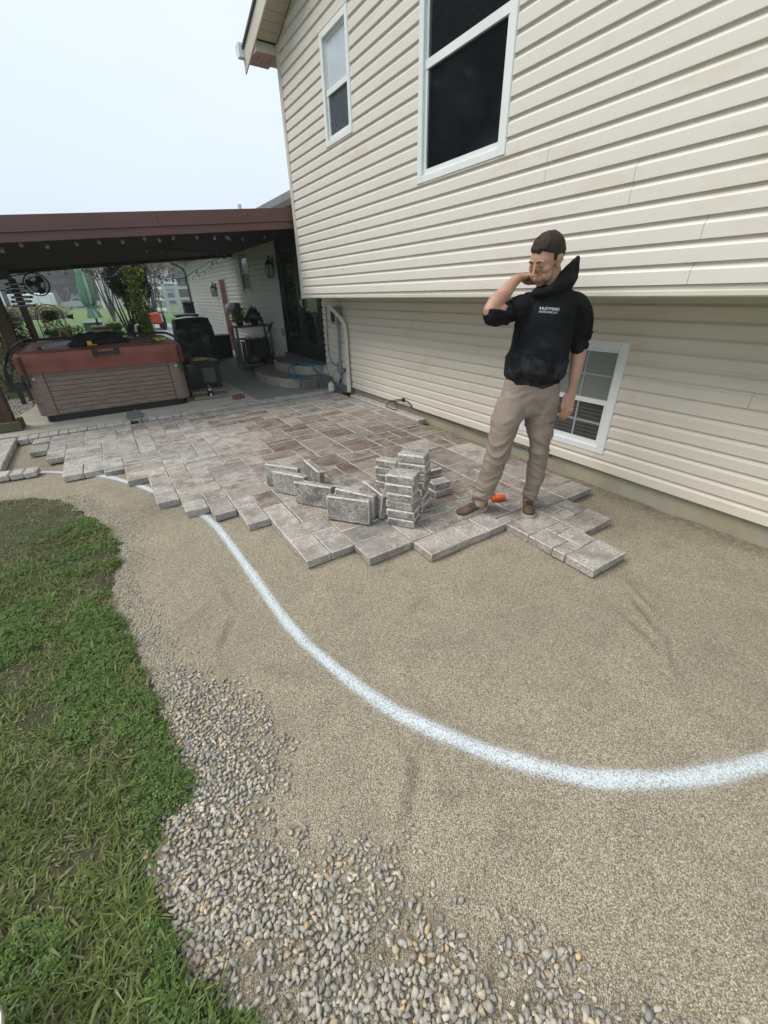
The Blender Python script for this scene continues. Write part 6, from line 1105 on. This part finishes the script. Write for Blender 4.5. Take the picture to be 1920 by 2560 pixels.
# materials
m = NT('skin'); v = m.vec(); n1 = m.noise(v, 14, 5); n2 = m.noise(v, 60, 3); m.col(m.mix(m.ramp(n2, [(.3, 0.), (.8, .35)]), m.ramp(n1, [(.3, (.43, .225, .155)), (.7, (.55, .325, .235))]), (.36, .165, .115))); m.rough(.5); m.b.inputs['Subsurface Weight'].default_value = .12; m.b.inputs['Subsurface Radius'].default_value = (.02, .008, .004); m.b.inputs['Subsurface Scale'].default_value = .4; m.bump(m.noise(v, 220, 3), .35, .0015); M['skin'] = m.m
m = NT('black_hoodie_cloth'); v = m.vec(); n1 = m.noise(v, 9, 6, .7, .5); n2 = m.noise(v, 90, 3); sx = m.n('ShaderNodeSeparateXYZ'); m.l(m.tc.outputs['Object'], sx.inputs[0])
low = m.ramp(sx.outputs['Z'], [(.0, 0.), (1., 1.)]); mr = m.n('ShaderNodeMapRange'); mr.inputs[1].default_value = 1.28; mr.inputs[2].default_value = 1.06; m.l(sx.outputs['Z'], mr.inputs[0])
dust = m.math('MULTIPLY', mr.outputs[0], m.ramp(n1, [(.45, 0.), (.75, .55)])); m.col(m.mix(dust, m.ramp(n1, [(.3, (.0075, .008, .0095)), (.7, (.014, .015, .018))]), (.12, .12, .125))); m.rough(.88); m.b.inputs['Specular IOR Level'].default_value = .15; m.bump(n2, .35, .002); M['hoodie'] = m.m
m = NT('khaki_cloth'); v = m.vec(); n1 = m.noise(v, 6, 6, .65); n2 = m.noise(m.vec((1, 1, .6)), 140, 3); c1 = m.ramp(n1, [(.3, (.225, .175, .14)), (.7, (.30, .24, .20))]); c1 = m.mix(m.ramp(m.noise(v, 3.2, 5, .7, .5), [(.5, 0.), (.68, .45)]), c1, (.19, .145, .095)); m.col(c1); m.rough(.85); m.bump(n2, .4, .0015); M['khaki'] = m.m
M['hair'] = simple('short_dark_hair', (.026, .015, .010), .72, .5, 30, .9, 160, stretch=(1, 1, 1), bdist=.004); M['leather'] = simple('worn_boot_leather', (.115, .075, .05), .6, .45, 14, .4, 60); M['leather2'] = simple('dark_boot_leather', (.07, .045, .03), .55, .4, 20, .4, 60); M['sole'] = simple('cream_boot_sole', (.46, .42, .32), .7, .25, 25, .4, 60); M['lace'] = simple('dark_lace', (.03, .022, .018), .8, .2)
# head frame
th, ph = math.radians(58), math.radians(25); hf = V(-math.sin(th) * math.cos(ph), -math.cos(th) * math.cos(ph), -math.sin(ph)); hx = V(math.cos(th), -math.sin(th), 0); hu = hf.cross(hx) * -1
if hu.z < 0: hu = -hu
tl = Matrix.Rotation(math.radians(-4), 3, hf); hx = tl @ hx; hu = tl @ hu
HM = Matrix(((hx.x, hf.x, hu.x, .030), (hx.y, hf.y, hu.y, -.022), (hx.z, hf.z, hu.z, 1.681), (0, 0, 0, 1)))
b = MB()
ell(b, (0, -.020, .034), (.079, .100, .086), HM); ell(b, (0, .020, .012), (.071, .070, .082), HM); ell(b, (0, .026, -.045), (.060, .058, .054), HM); ell(b, (0, .060, -.092), (.025, .021, .019), HM); ell(b, (0, .032, -.080), (.047, .048, .028), HM)
limb(b, [(0, .084, .022), (0, .100, -.004), (0, .113, -.026)], [(.008, .007), (.009, .008), (.0115, .009)], 12, HM); ell(b, (.011, .101, -.030), (.0085, .010, .007), HM); ell(b, (-.011, .101, -.030), (.0085, .010, .007), HM)
for sx_ in (-1, 1):
    ell(b, (sx_ * .027, .078, .033), (.024, .010, .008), HM, (0, sx_ * .12, 0)); ell(b, (sx_ * .044, .048, -.012), (.026, .030, .026), HM); ell(b, (sx_ * .040, .045, -.050), (.026, .034, .036), HM); ell(b, (sx_ * .030, .076, .014), (.014, .011, .010), HM)
    ell(b, (sx_ * .080, -.010, .002), (.010, .019, .031), HM, (0, sx_ * .16, sx_ * .35)); ell(b, (sx_ * .090, -.022, .012), (.008, .012, .024), HM, (0, sx_ * .1, sx_ * .5)); ell(b, (sx_ * .080, -.002, -.026), (.009, .010, .012), HM)
ell(b, (0, .0865, -.0560), (.021, .0085, .0050), HM); ell(b, (0, .085, -.0665), (.018, .0085, .0055), HM); ell(b, (0, .075, -.060), (.030, .015, .022), HM)
limb(b, [tuple(HM @ V(0, -.03, -.02)), (.085, -.0, 1.60), (.10, .005, 1.54), (.10, .0, 1.46)], [.058, .056, .062, .08])
# torso, legs (inside the clothes), arms
limb(b, [(.10, 0, 1.47), (.09, 0, 1.30), (.07, 0, 1.05), (.064, 0, .92)], [(.14, .07), (.15, .09), (.14, .085), (.15, .09)])
limb(b, [(-.03, 0, .90), (-.08, -.02, .78), (-.117, -.055, .591), (-.158, -.03, .326), (-.200, -.018, .10)], [.08, .075, .055, .05, .04]); limb(b, [(.16, 0, .90), (.158, 0, .76), (.172, -.03, .595), (.194, 0, .35), (.178, 0, .10)], [.08, .075, .053, .05, .04])
limb(b, [(.08, 0, 1.44), (-.05, 0, 1.46), (-.17, -.07, 1.435), (-.285, -.105, 1.437)], [.06, .05, .045, .043])
limb(b, [(-.285, -.105, 1.437), (-.250, -.088, 1.480), (-.19, -.055, 1.535), (-.135, -.010, 1.583), (-.100, .025, 1.604)], [(.040, .040), (.045, .046), (.041, .040), (.031, .028), (.028, .024)], 22)
limb(b, [(.08, 0, 1.44), (.25, .01, 1.46), (.33, .02, 1.34), (.340, .02, 1.244)], [.06, .05, .045, .042]); limb(b, [(.340, .02, 1.25), (.341, .012, 1.18), (.336, -.005, 1.08), (.328, -.022, .985), (.325, -.03, .945)], [(.043, .042), (.046, .044), (.039, .037), (.028, .025), (.027, .021)])
# left hand hanging, back of the hand to the viewer, fingers curled
limb(b, [(.325, -.030, .950), (.318, -.038, .915), (.311, -.046, .880), (.306, -.050, .850)], [(.028, .021), (.036, .020), (.041, .0185), (.040, .0165)], 20)
for i, (dx, L_, dz) in enumerate(((-.030, .92, .0), (-.0105, 1.06, -.004), (.0100, 1.0, -.002), (.0290, .80, .006))):
    x0 = .307 + dx; z0 = .856 + dz; limb(b, [(x0, -.050, z0), (x0 - .001 + dx * .06, -.060, z0 - .036 * L_), (x0 - .003 + dx * .04, -.052, z0 - .068 * L_), (x0 - .004, -.034, z0 - .088 * L_)], [.0102, .0095, .0087, .0078], 12); ell(b, (x0, -.058, z0 - .001), (.0108, .0085, .011))
limb(b, [(.292, -.035, .925), (.272, -.052, .895), (.266, -.064, .862), (.272, -.068, .838)], [.014, .0135, .0115, .0095], 12)
# right hand reaching behind the neck
limb(b, [(-.102, .022, 1.602), (-.070, .052, 1.608), (-.040, .078, 1.610), (-.010, .094, 1.606)], [(.028, .023), (.036, .020), (.040, .018), (.038, .016)], 20)
for i, dz in enumerate((.030, .010, -.010, -.029)): limb(b, [(-.012, .092, 1.606 + dz), (.025, .104, 1.606 + dz * 1.05), (.060, .100, 1.600 + dz), (.090, .088, 1.594 + dz)], [.0102, .0095, .0087, .0078], 12)
limb(b, [(-.070, .05, 1.600), (-.040, .068, 1.582), (-.008, .080, 1.576), (.014, .082, 1.578)], [.014, .013, .011, .009], 12)
body = put('body', fuse(b, .0040, 3), M['skin'])
M['eyed'] = simple('dark_eye', (.03, .02, .016), .25, .1, 5, 0); M['lip'] = simple('lip', (.42, .19, .15), .5, .1, 10, .1); M['brow'] = simple('eyebrow', (.045, .028, .02), .8, .3, 60, .3)
for sx_ in (-1, 1):
    e = MB(); ell(e, (sx_ * .031, .0835, .0115), (.0125, .0045, .0028), HM, (0, sx_ * .08, 0)); put('eye', e.mesh('eye'), M['eyed'])
    e = MB(); limb(e, [(sx_ * .012, .0885, .033), (sx_ * .028, .0880, .038), (sx_ * .046, .0765, .034)], [.0028, .0040, .0022], 8, HM); put('eyebrow', e.mesh('eyebrow'), M['brow'])
e = MB(); limb(e, [(-.020, .0890, -.0600), (0, .0955, -.0606), (.020, .0890, -.0600)], [.0014, .0024, .0014], 8, HM); put('lips', e.mesh('lips'), M['lip'])
# hair: short shell
bb = bmesh.new(); bmesh.ops.create_icosphere(bb, subdivisions=5, radius=1.)
for v in bb.verts:
    d_ = v.co.copy(); p = V(d_.x * .085, -.024 + d_.y * .108, .040 + d_.z * .0935); top = max(0, d_.z)
    if p.y > .0: hl = .078 - .012 * abs(p.x) / .05 - (p.y < .045) * 0 ; hl = .074 if p.y > .055 else (.074 - (.055 - p.y) * .75)
    else: hl = .033 + p.y * .9
    if -.012 < p.y < .018: hl = min(hl, .000 if abs(p.x) > .06 else hl)
    hl += .012 * noise.noise(p * 75); f = min(1, max(0, (p.z - hl) / .010)); nn = V(d_.x, d_.y, d_.z).normalized(); off = -.014 + f * (.0145 + .008 * top ** 2 * (1 + .6 * max(0, d_.y)) + .0045 * noise.noise(p * 55) + .0030 * noise.noise(p * 140)); v.co = HM @ (p + nn * off)
me = bpy.data.meshes.new('hair'); bb.to_mesh(me); bb.free(); me.polygons.foreach_set('use_smooth', [True] * len(me.polygons)); put('hair', me, M['hair'])
# hoodie
def fold_h(p, n_):
    sl = math.exp(-((p.z - 1.25) / .07) ** 2) * (p.x > .27) + math.exp(-((p.x + .22) / .09) ** 2) * (p.z > 1.36); hem = math.exp(-((p.z - 1.07) / .05) ** 2)
    d = .006 * noise.noise((p.x * 11, p.y * 9, p.z * 6)) + .007 * (ridge(p, 7, 7, 9, 3) - .6) + sl * .013 * (ridge(p, 5, 5, 30, 1) - .55) + hem * .006 * (ridge(p, 12, 12, 16, 8) - .5)
    d += .009 * (ridge(V(p.x + p.z * .5, p.y, p.z - p.x * .4), 14, 5, 3, 5) - .6) * (1.15 < p.z < 1.45); return d
b = MB()
limb(b, [(.068, 0, 1.035), (.069, -.003, 1.075), (.072, -.006, 1.13), (.080, -.006, 1.22), (.09, 0, 1.32), (.10, .0, 1.41), (.105, .005, 1.47), (.106, .01, 1.52), (.105, .01, 1.555)], [(.182, .128), (.200, .148), (.197, .150), (.188, .140), (.183, .132), (.180, .122), (.155, .100), (.105, .082), (.080, .072)], 40)
limb(b, [(.06, 0, 1.445), (-.045, 0, 1.452), (-.15, -.060, 1.428), (-.235, -.092, 1.412), (-.275, -.108, 1.417)], [(.075, .075), (.076, .075), (.066, .066), (.060, .060), (.055, .054)], 28)
limb(b, [(.12, 0, 1.445), (.25, .01, 1.452), (.318, .018, 1.375), (.338, .018, 1.295), (.337, .012, 1.235), (.334, .006, 1.205)], [(.075, .075), (.078, .075), (.070, .070), (.063, .064), (.060, .060), (.054, .053)], 28)
ringp = [(.095 + .092 * math.cos(a), .004 + .082 * math.sin(a), 1.556 + .046 * math.cos(a) + .012 * math.sin(a)) for a in [i * 2 * PI / 18 for i in range(19)]]; limb(b, ringp, [.029 + .006 * math.cos(i * 2 * PI / 18) for i in range(19)], 14)
limb(b, [(.150, .02, 1.545), (.195, .035, 1.590), (.218, .045, 1.640), (.230, .048, 1.676)], [(.060, .078), (.057, .072), (.044, .060), (.026, .044)], 20)
limb(b, [(.128, -.035, 1.602), (.172, -.020, 1.640), (.210, .008, 1.664), (.234, .035, 1.692)], [(.026, .038), (.025, .036), (.020, .030), (.015, .022)], 14)
limb(b, [(.16, .075, 1.58), (.20, .075, 1.63), (.235, .065, 1.685)], [(.03, .03), (.024, .028), (.011, .016)], 14)
limb(b, [(-.018, -.052, 1.524), (.03, -.084, 1.528), (.09, -.082, 1.556), (.14, -.045, 1.604)], [(.022, .024), (.026, .026), (.028, .034), (.028, .034)], 14)
hood = fuse(b, .0068, 4, fold_h); hoodie = put('hoodie', hood, M['hoodie'])
bvh = BVHTree.FromPolygons([v.co for v in hood.vertices], [p.vertices for p in hood.polygons])
def onto(x, z, off=.0):
    h_, n_, i_, d_ = bvh.ray_cast(V(x, -.6, z), V(0, 1, 0)); return (h_ + V(0, -1, 0) * off) if h_ else None
b = MB(); TLp, TRp, BRp, BLp = V(-.088, 1.222), V(.030, 1.212), V(.108, 1.075), V(-.118, 1.072); gx, gy = 22, 16; vs = []
for j in range(gy + 1):
    for i in range(gx + 1):
        u, w_ = i / gx, j / gy; top = TLp.lerp(TRp, u); bt = BLp.lerp(BRp, u); q = bt.lerp(top, w_); e = min(i, gx - i, j, gy - j); p = onto(q.x, q.y, .0065 if e > 0 else .0005); vs.append(p if p else V(q.x, -.13, q.y))
b.add(vs, [(j * (gx + 1) + i, j * (gx + 1) + i + 1, (j + 1) * (gx + 1) + i + 1, (j + 1) * (gx + 1) + i) for j in range(gy) for i in range(gx)]); me = b.mesh('pocket'); me.polygons.foreach_set('use_smooth', [True] * len(me.polygons)); put('pocket', me, M['hoodie'])
def chest_text(body_, size, x, z, sh=.0, off=0., rot=-.07):
    me = text_mesh(body_, size, off=off, shear=sh)
    for v in me.vertices:
        xx = v.co.x * math.cos(rot) - v.co.y * math.sin(rot) + x; zz = v.co.x * math.sin(rot) + v.co.y * math.cos(rot) + z; p = onto(xx, zz, .0025); v.co = p if p else V(xx, -.14, zz)
    o = put('lettering', me, M['print']); o.location = (0, 0, 0); return o
chest_text('HUFFMAN', .0235, .063, 1.434, .0, .0); chest_text('OUTDOORS LLC', .0138, .056, 1.420, .0, .0, -.07)
for lx in (-.004, .024): pts = [onto(lx + .006 * math.sin(i), 1.548 - i * .012, .004) for i in range(3)]
# trousers
def fold_t(p, n_):
    A = .005 + .008 * math.exp(-((p.z - .57) / .07) ** 2) + .012 * math.exp(-((p.z - .19) / .08) ** 2) + .007 * math.exp(-((p.z - .80) / .08) ** 2) + .004 * math.exp(-((p.z - .38) / .08) ** 2)
    sg = 1 if p.x > .04 else -1; q = V(p.x, p.y, p.z + sg * p.x * .6 + .05 * noise.noise((p.x * 9, p.y * 9, p.z * 5))); return A * (ridge(q, 5, 5, 17, 2) - .55) * 1.2 + .003 * noise.noise(p * 14) + .004 * noise.noise((p.x * 5, p.y * 5, p.z * 4))
b = MB(); limb(b, [(.066, 0, 1.055), (.066, 0, 1.0), (.064, .004, .93), (.062, .004, .865)], [(.160, .105), (.182, .118), (.192, .126), (.186, .118)], 36)
limb(b, [(-.030, 0, .90), (-.076, -.02, .783), (-.102, -.045, .68), (-.115, -.06, .591), (-.138, -.045, .45), (-.157, -.03, .326), (-.185, -.020, .21), (-.200, -.018, .145)], [(.105, .11), (.103, .105), (.088, .095), (.080, .085), (.076, .082), (.076, .080), (.069, .075), (.062, .072)], 30)
limb(b, [(.158, 0, .90), (.158, 0, .761), (.168, -.018, .68), (.174, -.028, .595), (.188, -.01, .47), (.194, 0, .35), (.190, 0, .24), (.180, -.002, .155)], [(.103, .11), (.100, .105), (.086, .092), (.073, .080), (.068, .075), (.065, .072), (.059, .068), (.053, .064)], 30)
trm = fuse(b, .0068, 3, fold_t); trousers = put('trousers', trm, M['khaki'])
bvt = BVHTree.FromPolygons([v.co for v in trm.vertices], [p.vertices for p in trm.polygons])
def ontot(x, z, off=.002): h_ = bvt.ray_cast(V(x, -.6, z), V(0, 1, 0))[0]; return (h_ + V(0, -off, 0)) if h_ else V(x, -.12, z)
b = MB(); b.tube([ontot(.062, z, .0005) for z in (1.02, .98, .94, .90, .87)], .0022, 5); b.tube([ontot(.145 + i * .018, .935 + i * .018, .0005) for i in range(4)], .0020, 5); b.tube([ontot(-.065 - i * .014, .945 + i * .018, .0005) for i in range(4)], .0020, 5); put('seam', b.mesh('seam'), M['khaki'])
b = MB(); b.tube([ontot(.190 + i * .013, .752 + i * .0045, .003) for i in range(4)], .0022, 5); put('zip', b.mesh('zip'), M['black'])
# boots
def boot(hx_, hy_, tx_, ty_, ax_, ay_):
    h_, t_ = V(hx_, hy_, 0), V(tx_, ty_, 0); L_ = (t_ - h_).length; d = (t_ - h_).normalized(); R_ = Matrix(((d.x, -d.y, 0, h_.x), (d.y, d.x, 0, h_.y), (0, 0, 1, PZ), (0, 0, 0, 1)))
    out_ = [(u, w_) for u, w_ in ((0, .0), (.006, .020), (.03, .033), (.08, .036), (.14, .038), (.20, .048), (.25, .047), (.28, .036), (.297, .018), (.30, 0))]; k = L_ / .30; P_ = [(u * k, w_) for u, w_ in out_] + [(u * k, -w_) for u, w_ in reversed(out_[1:-1])]
    bt = MB(); bt.prism([(x * 1.0, y * 1.04) for x, y in P_], .0, .022, M=R_); bt.prism([(x * .985 + .002, y * .98) for x, y in P_], .0221, .030, M=R_); s_ = put('sole', bt.mesh('sole'), M['sole'])
    q = MB(); al = lambda x, y, z: tuple(R_ @ V(x, y, z)); a_loc = R_.inverted() @ V(ax_, ay_, PZ)
    ell(q, (.050 * k, 0, .055), (.048, .037, .045), R_); limb(q, [(.035 * k, 0, .058), (.12 * k, 0, .062), (.18 * k, 0, .056), (.235 * k, 0, .048), (.262 * k, 0, .046)], [(.038, .035)] * 2 + [(.034, .039), (.026, .043), (.024, .036)], 24, R_) if False else None
    for u, w_, hh in ((.04, .036, .052), (.07, .036, .056), (.10, .036, .056), (.13, .037, .052), (.16, .040, .046), (.19, .044, .041), (.215, .046, .038), (.24, .044, .036), (.262, .036, .033)): ell(q, (u * k, 0, .030 + hh * .42), (.040, w_, hh * .62), R_)
    limb(q, [(.060 * k, 0, .06), (.062 * k, 0, .10), (a_loc.x * .8 + .012, a_loc.y * .6, .125)], [(.046, .036), (.044, .036), (.042, .038)], 24, R_)
    up = put('boot', fuse(q, .0050, 3, lambda p, n_: -.5 if False else .0015 * noise.noise(p * 40)), M['leather']); s_.parent = up
    tc_ = MB(); ell(tc_, (.245 * k, 0, .037), (.050, .0462, .020), R_); put('toe_guard', tc_.mesh('toe_guard'), M['leather2'], up)
    tc_.mesh
    bvb = BVHTree.FromPolygons([v.co for v in up.data.vertices], [p.vertices for p in up.data.polygons])
    lc = MB()
    for i in range(5):
        u = (.115 + .020 * i) * k; pts = []
        for w_ in (-.022, -.011, 0, .011, .022): r0 = R_ @ V(u + (w_ * .35 if i % 2 else -w_ * .35), w_, .3); hh = bvb.ray_cast(r0, V(0, 0, -1))[0]; pts.append(tuple((hh if hh else R_ @ V(u, w_, .08)) + V(0, 0, .002)))
        lc.tube(pts, .0024, 5)
    r0 = bvb.ray_cast(R_ @ V(.11 * k, 0, .3), V(0, 0, -1))[0] or R_ @ V(.11 * k, 0, .1)
    for sg in (-1, 1): c_ = r0 + V(0, 0, .004); lc.tube([c_, c_ + (R_.to_3x3() @ V(.012, sg * .02, .006)), c_ + (R_.to_3x3() @ V(.004, sg * .034, -.006)), c_ + (R_.to_3x3() @ V(-.004, sg * .014, -.002)), c_], .0022, 5)
    put('laces', lc.mesh('laces'), M['lace'], up)
boot(-.138, .022, -.392, -.130, -.200, -.018)
boot(.196, .095, .132, -.165, .180, -.002)
b = MB(); b.tube([(.3165 + .0108 * math.cos(a), -.0575 + .0108 * math.sin(a), .822 + .003 * math.sin(a)) for a in [i * PI / 8 for i in range(17)]], .0020, 6); put('ring', b.mesh('ring'), M['black'])
# trees out of frame on the left, seen mirrored in the window panes
for i, (x, y, h, r_) in enumerate(((-13, 20, 17, 6.5), (-20, 12, 14, 5.5), (-11, 29, 17, 5.0))):
    tree('tree', ('leafy tree beyond the side lawn, mirrored in the tall window', 'broad tree left of the lawn, mirrored in the panes', 'tree at the end of the side lawn beyond the posts')[i], x, y, h, r_, 6500, TG, .42, False, .25)
